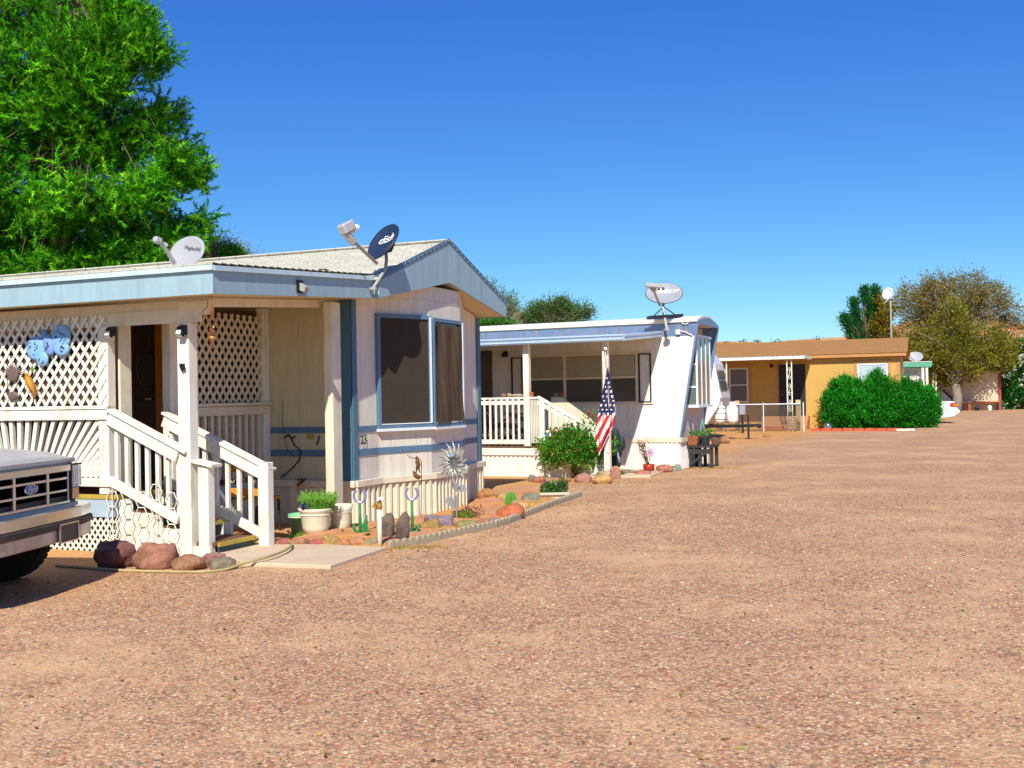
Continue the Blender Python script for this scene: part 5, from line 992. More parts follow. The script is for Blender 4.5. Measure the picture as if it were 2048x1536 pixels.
# porch of the second home
po2 = fthing(F2, 'porch', 'white railed porch with flat metal awning and steps in front of the white home', 'porch', (-2.6, -2.4, 0))
AX, AY = -.36, -2.6
b = MB(F2); b.add([(-12, AY, 2.6), (AX, AY, 2.6), (AX, -.012, 2.78), (-12, -.012, 2.78), (-12, AY, 2.66), (AX, AY, 2.66), (AX, -.012, 2.84), (-12, -.012, 2.84)], [(0, 3, 2, 1), (4, 5, 6, 7), (0, 1, 5, 4), (1, 2, 6, 5), (2, 3, 7, 6), (3, 0, 4, 7)]); aw = b.build('awning', M['ceil'], po2)
gp = [(0, 0), (-.03, 0), (-.05, .03), (-.03, .05), (-.03, .07), (-.055, .1), (-.03, .13), (0, .13)]
b = MB(F2); b.prism([(AY+p[0]-.002, 2.595+p[1]) for p in gp], 'x', -12, AX+.03); b.build('front_gutter', M['gutter'], aw)
b = MB(F2); n = len(gp); V = []
for y, dz in ((AY, 0), (-.06, .18)): V += [(AX+.002-p[0], y, 2.595+dz+p[1]) for p in gp]
b.add(V, [(i, (i+1) % n, n+(i+1) % n, n+i) for i in range(n)]+[tuple(range(n))]); b.build('side_gutter', M['gutter'], aw)
def p2(name, x0, x1, y0, y1, z0, z1, m='white', par=None): q = MB(F2); q.box(x0, x1, y0, y1, z0, z1); return q.build(name, M[m], par or po2, bevel=.005)
p2('post', -2.47, -2.35, -2.45, -2.33, .6, 2.6); l2 = F2.x(1209, 690, 0)
q = F2.y(1211, 700, -2.4); p2('post', q[0]-.055, q[0]+.055, -2.45, -2.35, -.05, 2.59)
p2('deck', -12, -2.1, -2.4, -.03, .55, .6, 'tread'); p2('deck_fascia', -12, -2.08, -2.47, -2.401, .42, .56); p2('deck_side_fascia', -2.099, -2.06, -2.4, -.06, .42, .56)
b = MB(F2); b.corr([(-12, -2.42), (-2.1, -2.42), (-2.1, -.05)], -.12, .42, .1, .02); b.build('deck_skirt', mat('deck_skirt_white', 'e4ded2', .65, .1, stain='b09a72', stain_amt=.4), po2)
p2('rail', -12, -2.47, -2.43, -2.35, 1.53, 1.57); p2('rail', -12, -2.47, -2.42, -2.38, 1.42, 1.5); p2('rail', -12, -2.47, -2.42, -2.38, .64, .73)
p2('rail', -2.35, -2.12, -2.43, -2.35, 1.53, 1.57); p2('newel_post', -2.14, -2.05, -2.44, -2.35, .6, 1.53)
for i in range(22): p2('baluster', -2.6-i*.125, -2.555-i*.125, -2.45, -2.421, .64, 1.53)
for i in range(6): p2('baluster', -2.33+i*.034, -2.315+i*.034, -2.42, -2.37, .66, 1.52)
def srail(y, x0, x1, z0, z1, n, solid=False):
    a = (z1-z0)/(x1-x0); zz = lambda x: z0+(x-x0)*a
    m = MB(F2); m.bar((x0, y, z0), (x1, y, z1), .05, .09, (0, 1, 0)); m.bar((x0, y, z0-.1), (x1, y, z1-.1), .08, .04, (0, 1, 0)); m.bar((x0, y, z0-.83), (x1, y, z1-.83), .12, .04, (0, 1, 0)); m.build('stair_rail', M['white'], po2)
    if solid: m = MB(F2); m.prism([(x0, z0-.02), (x1, z1-.02), (x1, z1-.6), (x0, z0-.6)], 'y', y-.0, y+.02); m.build('side_panel', M['trim'], po2)
    for i in range(n): x = x0+.1+(x1-x0-.15)*i/(n-1); m = MB(F2); m.box(x, x+.045, y-.05, y-.021, zz(x)-.85, zz(x)-.02); m.build('baluster', M['white'], po2)
qa, qb = F2.y(1076, 794, -2.4), F2.y(1195, 862, -2.4)
srail(-2.4, qa[0], qb[0], qa[2], qb[2], 9)
qa2, qb2 = F2.y(1102, 794, -1.45), F2.y(1200, 852, -1.45); m = MB(F2); m.prism([(qa2[0], qa2[2]), (qa2[0]+.22, qa2[2]), (qb2[0], qb2[2]), (qb2[0], qb2[2]-.5), (qa2[0], qa2[2]-.75)], 'y', -1.45, -1.41); m.build('side_panel', M['trim'], po2)
for k in range(3): p2('stair_tread', -2.06+.33*k, -1.72+.33*k, -2.36, -1.46, .42-.15*k, .455-.15*k, 'white')
m = MB(F2); m.prism([(-2.05, .55), (-2.05, .0), (-1.05, .0), (-1.05, .1)], 'y', -2.4, -2.365); m.build('stringer', M['white'], po2)
# small things on the rail and the deck
def rail_pot(px, fr, y, z, col, label, r=.045, h_=.09):
    l = fr.y(px, 790, y); t = MB(fr); t.lathe([(0, 0), (r*.7, 0), (r, h_*.8), (r*1.1, h_*.8), (r*1.1, h_), (r*.9, h_), (r*.8, h_*.7), (0, h_*.7)], (l[0], y, z), 18); o = t.build('flower_pot', mat('pot_'+col, col, .7), origin=fr.wor(np.array([l[0], y, z]))); tag(o, label, 'pot')
rail_pot(1063, F2, -2.39, 1.571, 'c8683a', 'small terracotta pot on the corner of the white porch rail'); rail_pot(1125, F2, -1.43, F2.y(1102, 794, -1.45)[2]-.01, 'b05530', 'dark terracotta pot on the shaded stair wall of the second porch'); rail_pot(1112, F2, -1.43, F2.y(1102, 794, -1.45)[2]-.01, '8f8570', 'grey pot on the shaded stair wall, left of the terracotta one', .05)
for i, (px, w_, h_, c, lb) in enumerate([(1007, .1, .07, 'b58060', 'small tan stone on the white porch rail, leftmost of three'), (1019, .1, .08, 'c0b090', 'small cream stone on the white porch rail, middle of three'), (1034, .26, .06, 'c8b898', 'long flat pale stone on the white porch rail by the post')]):
    l = F2.y(px, 790, -2.39); w3 = F2.wor(np.array([l[0], -2.39, 1.57])); rock(w3, w_, .08, h_, c, lb, 60+i, 'stones on the porch rail', sink=.0)
# firewood behind the railing
t = fthing(F2, 'firewood_pile', 'dark heap of firewood and branches behind the porch railing', 'firewood', (-3.3, -1.9, .6)); lm = mat('firewood_bark', '6b5444', .9, .3, 10, .8); random.seed(3)
for i in range(26):
    x, z = random.uniform(-3.8, -2.75), .66+random.uniform(0, .6)*(1 if i % 3 else .4); y = random.uniform(-2.15, -1.7); a = random.uniform(-.6, .6); m = MB(F2); L = random.uniform(.15, .32); d = np.array([math.cos(a)*L, random.uniform(-.1, .1), math.sin(a)*L]); m.tube([np.array([x, y, z])-d, np.array([x, y, z+.02]), np.array([x, y, z])+d], random.uniform(.025, .06), 7); m.build('piece', lm, t)
c = F2.y(1090, 868, -2.1); t = fthing(F2, 'cooler', 'blue cool box with white lid on the porch steps behind the rose bush', 'cool box', (c[0], -2.1, c[2]-.15)); m = MB(F2); m.box(c[0]-.2, c[0]+.28, -2.25, -1.95, c[2]-.2, c[2]+.02); m.build('box', mat('blue_plastic', '3f8fd0', .4), t, bevel=.02); m = MB(F2); m.box(c[0]-.21, c[0]+.29, -2.26, -1.94, c[2]+.023, c[2]+.07); m.build('lid', M['white'], t, bevel=.01)

# flag on its pole
def flag():
    q = F2.y(1213, 690, -2.5); pw = F2.wor(q); Yq = pw[1]; t = thing('flag', 'limp red, white and blue flag with stripes and stars hanging at the porch post', 'flag', at(1219, 940, Yq))
    m = MB(); m.tube([at(1209, 690, Yq), at(1214, 745, Yq), at(1219, 820, Yq), at(1222, 940, Yq)], .016, 8); m.build('pole', mat('pale_pink_pole', 'd8b8b0', .5), t); m = MB(); m.ball(at(1211, 698, Yq-.03), .035, 10, 8); m.build('finial', M['white'], t)
    left = [(735, 1215), (760, 1210), (790, 1204), (820, 1197), (850, 1193), (880, 1190), (895, 1194), (910, 1197)]; right = [(735, 1216), (760, 1221), (790, 1226), (805, 1231), (830, 1231), (855, 1225), (880, 1212), (910, 1199)]
    NV, NU = 70, 44; vs = []; uv = []
    for j in range(NV+1):
        y = 735+(911-735)*j/NV; xl = np.interp(y, *zip(*left)); xr = np.interp(y, *zip(*right))
        for i in range(NU+1):
            u = i/NU; x = xl+(xr-xl)*u; v = j/NV; fold = .055*math.sin(u*13+v*2.5)*min(1, v*3)+.03*math.sin(u*27-v*4); vs.append(at(x, y, Yq-.05+fold)); uv.append((x, y))
    m = MB(); m.add(vs, [(j*(NU+1)+i, j*(NU+1)+i+1, (j+1)*(NU+1)+i+1, (j+1)*(NU+1)+i) for j in range(NV) for i in range(NU)]); mt, tt, bb = nodes('flag_cloth')
    a = N(tt, 'Attribute', attribute_name='Col'); tt.links.new(a.outputs['Color'], bb.inputs['Base Color']); bb.inputs['Roughness'].default_value = .7
    o = m.build('cloth', mt, t, smooth=True, solid=.004); me = o.data; ca = me.color_attributes.new('Col', 'FLOAT_COLOR', 'CORNER'); red, wh, bl = lin('c8202c'), lin('f0ece4'), lin('28305c')
    for p in me.polygons:
        x, y = uv[p.vertices[0]]
        # stripes run down to the left along the hanging cloth
        s = (x-1190)*.89+(y-735)*.46; k = int(s/7.1) % 2; cc = red if k else wh
        if y < 838-(x-1190)*.55+ (8 if x > 1210 else 0) and x < 1229 and y < 830:
            cc = bl; gx, gy = (x-1190)*.9+(y-735)*.2, y-735
            if (gy % 9) < 4.2 and ((gx+(4 if int(gy/9) % 2 else 0)) % 8) < 3.4 and y > 752: cc = wh
        for li in p.loop_indices: ca.data[li].color = cc
flag()
# flowering bush in front of the second porch
def bush():
    p = G(1151, 958); p = p*[1.02, 1.02, 1]; s = p[1]/F; t = thing('rose_bush', 'round rose bush with green and rusty orange leaves growing in front of the second porch', 'bush', p); R, Hh = 64*s*1.02, 99*s; m = MB(); random.seed(5); tips = []
    for i in range(46):
        a = random.uniform(0, 6.28); e = random.uniform(.15, 1); q = p+np.array([math.cos(a)*R*e*.9, math.sin(a)*R*e*.7, Hh*(.95-.35*e*random.random())]); mid = p+(q-p)*.5+np.array([random.uniform(-.1, .1)-math.cos(a)*.08, 0, .12]); m.tube([p+[random.uniform(-.08, .08), random.uniform(-.08, .08), 0], mid, q], [.014, .01, .005], 5); tips.append(q)
    m.build('stems', mat('rose_stem', '8a6a44', .8, .3), t); P = []; D = []
    for i in range(560):
        d = rng.normal(size=3); d /= np.linalg.norm(d); 
        if d[2] < -.75: continue
        r = rng.random()**.4*(1+.18*math.sin(d[0]*6+i % 3)+.1*math.sin(d[2]*9)); c = p+np.array([d[0]*R*.93*r, d[1]*R*.8*r, Hh*.56+d[2]*Hh*.42*r]); n = 24; dd = rng.normal(size=(n, 3)); P.append(c+dd*.06); D.append(dd+d*.8+[0, 0, .3])
    for q in ((1183, 858), (1180, 840), (1182, 832), (1165, 858), (1160, 868), (1207, 900), (1090, 900)):
        c = at(*q, p[1]); n = 22; dd = rng.normal(size=(n, 3)); P.append(c+dd*[.05, .05, .07]); D.append(dd)
    P = np.concatenate(P); D = np.concatenate(D); n = len(P); cl = pick(n, ['3f8f24', '56a82c', '2c7420', '64b438', '3f8a28', '4a9a28', '5a9a2c', '4a8a24', '8a8030', 'b08434']); cloud('leaves', M['leaf'], t, P, D, .062*rng.uniform(.6, 1.2, n), .04, cl, 'quad')
    for x, y in ((1118, 862), (1129, 855), (1141, 857), (1104, 861), (1179, 826), (1185, 829), (1182, 832), (1180, 836), (1174, 862), (1108, 865)): q = at(x, y, p[1]-.1); K = 9; dd = rng.normal(size=(K, 3)); cloud('blossom', M['leaf'], t, q+dd*.018, dd, .04, .035, pick(K, ['c8584c', 'd06a5c', 'b8404a'], .1), 'quad')
bush()
G3 = 'rocks round the second yard'
for i, (x, y, w_, h_, c, l_) in enumerate([(1064, 964, 14, 15, '948474', 'small grey-brown rock at the left end of the rose bed'), (1078, 965, 22, 13, 'c0704a', 'small brick-orange rock at the left of the rose bed'), (1097, 964, 18, 9, 'a89a68', 'low yellow-grey rock under the rose bush'), (1113, 963, 20, 8, 'b08060', 'low brown rock under the rose bush'), (1133, 963, 16, 6, 'c06850', 'flat reddish rock under the middle of the rose bush'),
    (1165, 965, 34, 19, 'bf8472', 'pinkish oval rock right under the rose bush'), (1204, 968, 38, 18, 'd8a860', 'yellow-tan flat oval rock in front of the flag post'), (1211, 958, 38, 17, 'b8a888', 'pale grey-tan rock at the foot of the flag post'), (1231, 958, 20, 26, 'c08868', 'upright salmon rock right of the flag post'),
    (1257, 949, 30, 9, '7c7c68', 'grey flat stone block against the skirt'), (1286, 951, 31, 11, 'c07460', 'red flat stone below the flower pot'), (1309, 949, 21, 8, 'c8a080', 'tan flat stone right of the red stone'), (1329, 945, 32, 15, 'c07a64', 'reddish rock under the round tan boulder'), (1341, 938, 42, 24, 'd0ac80', 'round tan boulder near the raked corner of the white home'), (1353, 942, 20, 14, '8f9c8a', 'grey-green rock at the very corner of the white home')]):
    prock(x, y, w_, h_, c, l_, 80+i, G3, rough=.2)
pts = [G(1238, 955), G(1300, 955), G(1325, 946), G(1262, 946)]; m = MB(); m.prism([(p[0], p[1]) for p in pts], 'z', -.03, .03); tag(m.build('stepping_slab', M['concrete'], bevel=.005), kind='structure')
# red pot with dead plant and pink pinwheel flower
p = G(1298, 945); pr = pot(p, [(0, 0), (.1, 0), (.115, .1), (.12, .17), (.1, .17), (.1, .14), (0, .14)], mat('red_glaze', 'a8341c', .35), 'flower_pot', 'dark red pot with a dead plant against the white skirt')
n = 260; u = rng.random(n); a = rng.uniform(0, 6.28, n); P = np.stack([p[0]+(-.02-.14*u)+rng.normal(size=n)*.05*u, p[1]+rng.normal(size=n)*.04, p[2]+.15+.5*u], 1); cloud('dead_plant', M['leaf'], pr, P, rng.normal(size=(n, 3)), .045, .025, pick(n, ['9a5a34', 'b07848', '7a4a2c', 'b89878']), 'quad')
m = MB()
for i in range(5): m.tube([p+[0, 0, .14], p+[-.05-.03*i, 0, .4], p+[-.08-.03*i, 0, .6]], .005, 5)
m.build('stalks', M['bark'], pr)
t = thing('flower_stake', 'lilac daisy with yellow centre on a stick in the dark red pot', 'garden ornament', p+[0, 0, .14]); c = at(1300, 905, p[1]-.05); m = MB(); m.tube([p+[0, 0, .14], c], .006, 5); m.build('stick', M['dark'], t)
for i in range(7): a = 2*math.pi*i/7; m = MB(); m.ball(c+[.05*math.cos(a), 0, .06*math.sin(a)], (.033, .008, .035), 10, 6); m.build('petal', mat('lilac', 'c8a0c8', .5) if i == 0 else bpy.data.materials['lilac'], t, smooth=True)
m = MB(); m.ball(c+[0, -.01, 0], (.026, .012, .026), 10, 8); m.build('centre', M['yellow'], t)
# white wire gate ornament
a, b_ = G(1262, 946), G(1278, 946); t = thing('wire_trellis', 'small scrolled white wire trellis against the skirt', 'trellis', a); m = MB(); s = a[1]/F
for x in (0, 16): m.tube([a+[x*s, 0, 0], a+[x*s, 0, 28*s]], .006, 5)
for z in (6, 10, 14): m.tube([a+[0, 0, z*s], a+[16*s, 0, z*s]], .005, 5)
m.tube([a+[(2+6*math.cos(q)*(1-q/12)+4)*s, 0, (26+6*math.sin(q)*(1-q/12))*s] for q in np.linspace(0, 9, 24)], .006, 5); m.build('wire', M['white'], t)
# dark prickly-pear shaped sculpture beside the flag post
p = G(1234, 947); t = thing('cactus', 'dark green paddle cactus with pale new pads in the shade right of the flag post', 'cactus', p); dm = mat('dark_cactus', '20302a', .6, .2)
for x, y, w_, h_ in ((1231, 925, 10, 20), (1232, 905, 9, 18), (1232, 878, 9, 22), (1243, 888, 8, 14), (1237, 902, 8, 14)): c = at(x, y, p[1]+random.uniform(-.05, .05)); s = p[1]/F; m = MB(); m.ball(c, (w_*s, .05, h_*s), 16, 10); m.build('pad', dm, t, smooth=True)
for x, y in ((1229, 888), (1236, 912), (1238, 920)): c = at(x, y, p[1]-.07); m = MB(); m.ball(c, (.02, .02, .08), 10, 8); m.build('pad', mat('pale_pad', '8a9ab0', .5), t, smooth=True)
# low black table with planters
def btable():
    a = G(1383, 935); t = thing('garden_table', 'weathered black wooden table with two planters by the raked end of the home', 'table', a); s = a[1]/F; R_ = Fr((a[0], a[1]), 24); h_ = .43; m = MB(R_)
    for i in range(4): m.box(-.06, .5, -.12+i*.15, .02+i*.15, h_, h_+.045)
    m.build('tabletop', mat('weathered_black', '3a3834', .8, .3, 10, .5), t); lm = bpy.data.materials['weathered_black']
    for x in (-.02, .17, .42):
        for y in (-.08, .38): m = MB(R_); m.box(x, x+.06, y, y+.06, 0, h_); m.build('leg', lm, t)
    m = MB(R_); m.bar((-.02, -.1, .05), (.45, -.1, .4), .05, .02, (0, 1, 0)); m.box(-.03, .47, -.1, -.08, .3, .4); m.build('brace', lm, t)
    for (x, y, w_, col, lb) in ((.06, -.04, .13, '9a5a3c', 'square brown planter with green seedlings at the front of the black table'), (.2, .28, .14, '3c4040', 'square dark grey planter with leafy plant at the back of the black table')):
        c = np.array([x, y, h_+.046]); t2 = thing('flower_pot', lb, 'planter', R_.wor(c), 0); m = MB(R_); V = [(c[0]+sx*w_*f, c[1]+sy*w_*f, c[2]+z) for f, z in ((.72, 0), (1, .2)) for sx, sy in ((-1, -1), (1, -1), (1, 1), (-1, 1))]; m.add(V, [(0, 3, 2, 1), (4, 5, 6, 7), (0, 1, 5, 4), (1, 2, 6, 5), (2, 3, 7, 6), (3, 0, 4, 7)]); m.build('box', mat('planter_'+col, col, .7), t2, bevel=.008)
        n = 160; W_ = R_.wor(c+[0, 0, .2]); P = W_+rng.normal(size=(n, 3))*[.1, .08, .04]+[.05, 0, .04]; D = rng.normal(size=(n, 3)); D[:, 2] = abs(D[:, 2]); cloud('leaves', M['leaf'], t2, P, D, .06, .025, pick(n, ['4f9a34', '78a840', '3c7a2c']), 'quad')
        if x > .1: m = MB(); m.tube([W_+[-.08, 0, 0], W_+[-.02, 0, .32]], .01, 5); m.tube([W_+[.05, 0, 0], W_+[-.02, 0, .36]], .01, 5); m.build('stake', mat('turquoise', '6fc0a8', .5), t2)
        else: m = MB(); m.tube([W_+[0, 0, 0], W_+[-.0, 0, .26]], .008, 5); m.build('stake', M['ceil'], t2)
btable()
prock(1450, 887, 20, 13, 'b08050', 'tan rock lying on the gravel beneath the trailer tongue', 120, 'loose rocks near the trailer'); prock(1432, 889, 18, 16, '5a4030', 'dark brown rock left of the tan one near the trailer', 121, 'loose rocks near the trailer'); prock(1535, 874, 18, 5, 'c07838', 'low orange stone in front of the chain-link fence', 122, 'loose rocks near the trailer')

# ------------------------------------------------------------------ travel trailer
def caravan():
    J = G(1484, 882); FT = Fr((J[0], J[1]), 20); t = fthing(FT, 'travel_trailer', 'white travel trailer with slanted nose, propane tanks and black tongue behind the white home', 'travel trailer'); wm = mat('trailer_white', 'dcdad6', .4, .08, metal=.1)
    q = lambda px, py: FT.y(px, py, 1.0); nose = q(1441, 800)[0]
    A = [q(1427, 727), q(1441, 796), q(1438, 812), q(1413, 850)]
    prof = [(-6.5, A[3][2]), (A[3][0], A[3][2]), (A[2][0], A[2][2]), (A[1][0], A[1][2]), (A[0][0]-.02, A[0][2]+.0), (A[0][0]-.35, A[0][2]+.5), (-6.5, A[0][2]+.5)]
    m = MB(FT); m.prism(prof, 'y', 1.0, 3.2); m.build('body', wm, t, bevel=.03)
    m = MB(FT); a, b = np.array([A[0][0], A[0][2]]), np.array([A[1][0], A[1][2]]); d = b-a
    for u0, u1 in ((.18, .45), (.5, .78)):
        p, r = a+d*u0, a+d*u1; m.bar((p[0]+.015, 2.1, p[1]), (r[0]+.015, 2.1, r[1]), 1.5, .02, (d[1]*-1, 0, d[0]))
    m.build('window', glass_mat('trailer_glass', '6a7070', .1), t)
    m = MB(FT); m.bar((A[1][0]+.01, 1.0, A[1][2]), (A[0][0]+.01, 1.0, A[0][2]), .05, .03, (0, 1, 0)); m.build('edge_trim', M['white'], t)
    bx = A[3][0]; tz = FT.y(1490, 853, .8)[2]
    for y in (.95, 2.0):
        m = MB(FT); m.bar((bx-.2, y, tz), (.15, 1.45, tz), .06, .09, (0, 0, 1)); m.build('tongue_rail', M['black'], t)
    m = MB(FT); m.box(-.1, .35, 1.36, 1.54, tz-.03, tz+.06); m.ball((.38, 1.45, tz), .08, 12, 8); m.build('coupler', M['dark'], t)
    m = MB(FT); m.tube([(.02, 1.45, tz+.05), (.02, 1.45, .03)], .035, 10); m.lathe([(.1, 0), (.1, .02)], (.02, 1.45, .0), 14); m.tube([(.02, 1.45, tz+.05), (.02, 1.45, tz+.35)], .03, 10); m.build('jack', M['dark'], t)
    for px, tl, lb in ((1440, .1, 0), (1465, 0, 0)):
        c = FT.y(px, 848, 1.35); h_ = .62; m = MB(FT); k = .2; pr = [(0, 0), (k*.75, .0), (k, .08), (k, h_*.8), (k*.8, h_*.93), (k*.3, h_), (0, h_)]
        m.lathe(pr, (c[0], 1.35, tz+.1), 22); tk = m.build('propane_tank', mat('tank_white', 'e6e4de', .35, .06, stain='b8742c', stain_amt=.2) if px == 1440 else bpy.data.materials['tank_white'], t, smooth=True)
        m = MB(FT); m.tube([(c[0], 1.35, tz+.1+h_), (c[0], 1.35, tz+h_+.2)], .03, 8); m.lathe([(.1, h_), (.1, h_+.1), (.09, h_+.1), (.09, h_)], (c[0], 1.35, tz+.1), 16); m.build('collar', M['white'], tk)
        m = MB(FT)
        for z in (.15, .38, .55): m.tube([(c[0]+.205*math.cos(q_), 1.35+.205*math.sin(q_), tz+.1+z*.9) for q_ in np.linspace(0, 6.283, 24)], .008, 4)
        if px == 1440: m.build('strap', M['dark'], tk)
    for y in (1.15, 3.05):
        m = MB(FT); m.lathe([(.1, -.1), (.33, -.1), (.34, .1), (.1, .1)], (-4, y, .34), 24, 'y'); m.build('wheel', M['rubber'], t)
    m = MB(FT); m.box(-6.3, bx-.1, 1.2, 3.0, A[3][2]-.15, A[3][2]-.005); m.build('chassis', M['black'], t)
caravan()

# ------------------------------------------------------------------ third home, ochre
M['och'] = groove_mat('ochre_siding', 'caa050', 0, .2, .02, .003, .08, dark=.85); M['ochtrim'] = mat('ochre_trim', 'c08a50', .7, .08); M['ochroof'] = shingle_mat('tan_shingle', 'a8783f', '9c6e38', '8a6032', bump=.006)
h3 = fthing(F3, 'mobile_home', 'ochre mobile home with brown shingled roof, white framed window and metal awning', 'mobile home', (3.2, 0, 0))
b = MB(F3); b.box(-10, 3.2, 0, 4.2, .52, 2.93); b.build('wall', M['och'], h3)
b = MB(F3); b.box(-10, 3.18, .02, 4.18, -.05, .52); b.corr([(-10, .02), (3.18, .02), (3.18, 4.1)], -.05, .52, .12, .015); b.build('skirt', M['och'], h3)
b = MB(F3); b.prism([(-.25, 2.935), (2.1, 3.6), (4.45, 2.935), (4.45, 3.07), (2.1, 3.74), (-.25, 3.07)], 'x', -10.2, 3.45); b.build('roof_body', M['ochtrim'], h3)
for sy, y0, y1 in ((1, -.3, 2.1), (-1, 4.5, 2.1)):
    b = MB(F3); V = [(-10.25, y0, 3.075), (3.5, y0, 3.075), (3.5, y1, 3.765), (-10.25, y1, 3.765)]; b.add(V+[(v[0], v[1], v[2]+.02) for v in V], [(4, 5, 6, 7), (0, 1, 5, 4), (1, 2, 6, 5), (0, 3, 2, 1), (3, 0, 4, 7)]); b.build('shingles', M['ochroof'], h3)
b = MB(F3); b.box(-10.2, 3.45, -.275, -.252, 2.94, 3.07); b.build('eave_fascia', M['ochtrim'], h3)
b = MB(F3); b.box(3.08, 3.21, -.015, -.001, .52, 2.92); b.build('corner_trim', M['ochtrim'], h3)
def win3(x0, x1, z0, z1, blind, bar, trimmed=True):
    m = MB(F3)
    for a, c, e, f_ in ((x0, x0+.06, z0, z1), (x1-.06, x1, z0, z1), (x0+.06, x1-.06, z0, z0+.05), (x0+.06, x1-.06, z1-.05, z1)): m.box(a, c, -.03, -.001, e, f_)
    if bar: m.box(x0+.06, x1-.06, -.028, -.001, (z0+z1)/2-.02, (z0+z1)/2+.02)
    f_ = m.build('window', M['frame'], h3); m = MB(F3); m.box(x0+.05, x1-.05, -.008, -.002, z0+.04, z1-.04); m.build('pane', glass_mat('pane3', blind, .2), f_)
    if trimmed:
        m = MB(F3); m.box(x0-.2, x1+.2, -.05, -.001, z1+.06, z1+.15); m.box(x0-.12, x0-.005, -.02, -.001, z0-.2, z1+.06); m.box(x1+.005, x1+.12, -.02, -.001, z0-.2, z1+.06); m.build('window_trim', M['ochtrim'], f_)
win3(1.53, 2.72, 1.2, 2.66, 'b8c8c8', False); win3(-3.75, -2.93, 1.15, 2.62, '6a685c', True)
b = MB(F3); b.box(-1.64, -.55, -.03, -.001, .56, 2.72); dr = b.build('door', mat('dark_door', '2c2c2c', .5), h3); b = MB(F3); b.box(-1.7, -1.641, -.04, -.001, .56, 2.78); b.box(-1.7, -.5, -.04, -.001, 2.721, 2.78); b.build('door_frame', M['ochtrim'], dr); b = MB(F3); b.ball((-1.5, -.05, 1.45), .035); b.ball((-1.5, -.05, 1.6), .025); b.build('handle', mat('brass_knob', 'b59440', .3, metal=.8), dr)
c = F3.y(1543, 732, -.06); b = MB(F3); b.box(c[0]-.05, c[0]+.05, -.05, -.002, c[2]-.05, c[2]+.08); b.ball((c[0], -.12, c[2]), .07, 10, 8); b.build('wall_lamp', M['black'], h3)
# awning on scroll posts
a3 = fthing(F3, 'awning', 'corrugated white metal awning on two lacy white iron posts over the ochre home door', 'awning', (-1, -2.5, 0)); AR = -.3
b = MB(F3); b.add([(-6.5, -2.6, 2.88), (AR, -2.6, 2.88), (AR, -.01, 2.925), (-6.5, -.01, 2.925), (-6.5, -2.6, 2.97), (AR, -2.6, 2.97), (AR, -.30, 3.05), (-6.5, -.30, 3.05)], [(0, 3, 2, 1), (4, 5, 6, 7), (0, 1, 5, 4), (1, 2, 6, 5), (2, 3, 7, 6), (3, 0, 4, 7)]); b.build('roof_sheet', mat('awning_grey', 'c2c6cc', .5, .08), a3)
b = MB(F3)
for i in range(31): x = -6.4+i*.2; b.bar((x, -2.64, 2.985), (x, -.32, 3.063), .07, .03, (0, 0, 1))
b.build('rib', mat('awning_rib', 'b0b4bc', .5), a3); b = MB(F3); b.box(-6.5, AR+.03, -2.66, -2.601, 2.87, 2.975); b.box(AR+.001, AR+.03, -2.6, -.3, 2.88, 3.0); b.build('front_trim', M['white'], a3)
for px in (1449, 1579):
    q = F3.y(px, 760, -2.5)[0]; m = MB(F3)
    for x in (q-.09, q+.09): m.box(x-.022, x+.022, -2.52, -2.48, 0, 2.87)
    for k in range(4):
        z0 = .35+k*.65
        for sg in (0, math.pi): m.tube([(q+.05*math.cos(a+sg)*(1-a/10)*1, -2.5, z0+(.17 if sg else -.17)+.06*math.sin(a+sg)) for a in np.linspace(0, 6, 14)], .012, 5)
        m.tube([(q-.05, -2.5, z0-.16), (q+.05, -2.5, z0+.16)], .012, 5)
    m.build('lacy_post', M['white'], a3)
# steps
m_ = thing('steps', 'tan wooden steps below the dark door of the ochre home', 'steps', F3.wor(np.array([-1.1, -.6, 0])), -F3.t)
for k, (y0, y1) in enumerate(((-1.3, -.95), (-.95, -.6), (-.6, -.02))): b = MB(F3); b.box(-2.3, -.4, y0+.004, y1, .0, .18*(k+1)); b.build('step', mat('tan_board', 'c08a5c', .8, .12) if k == 0 else bpy.data.materials['tan_board'], m_, bevel=.01)
b = MB(F3); b.box(-2.25, -1.35, -1.312, -1.302, .0, .14); b.build('step_face', M['terra'], m_)
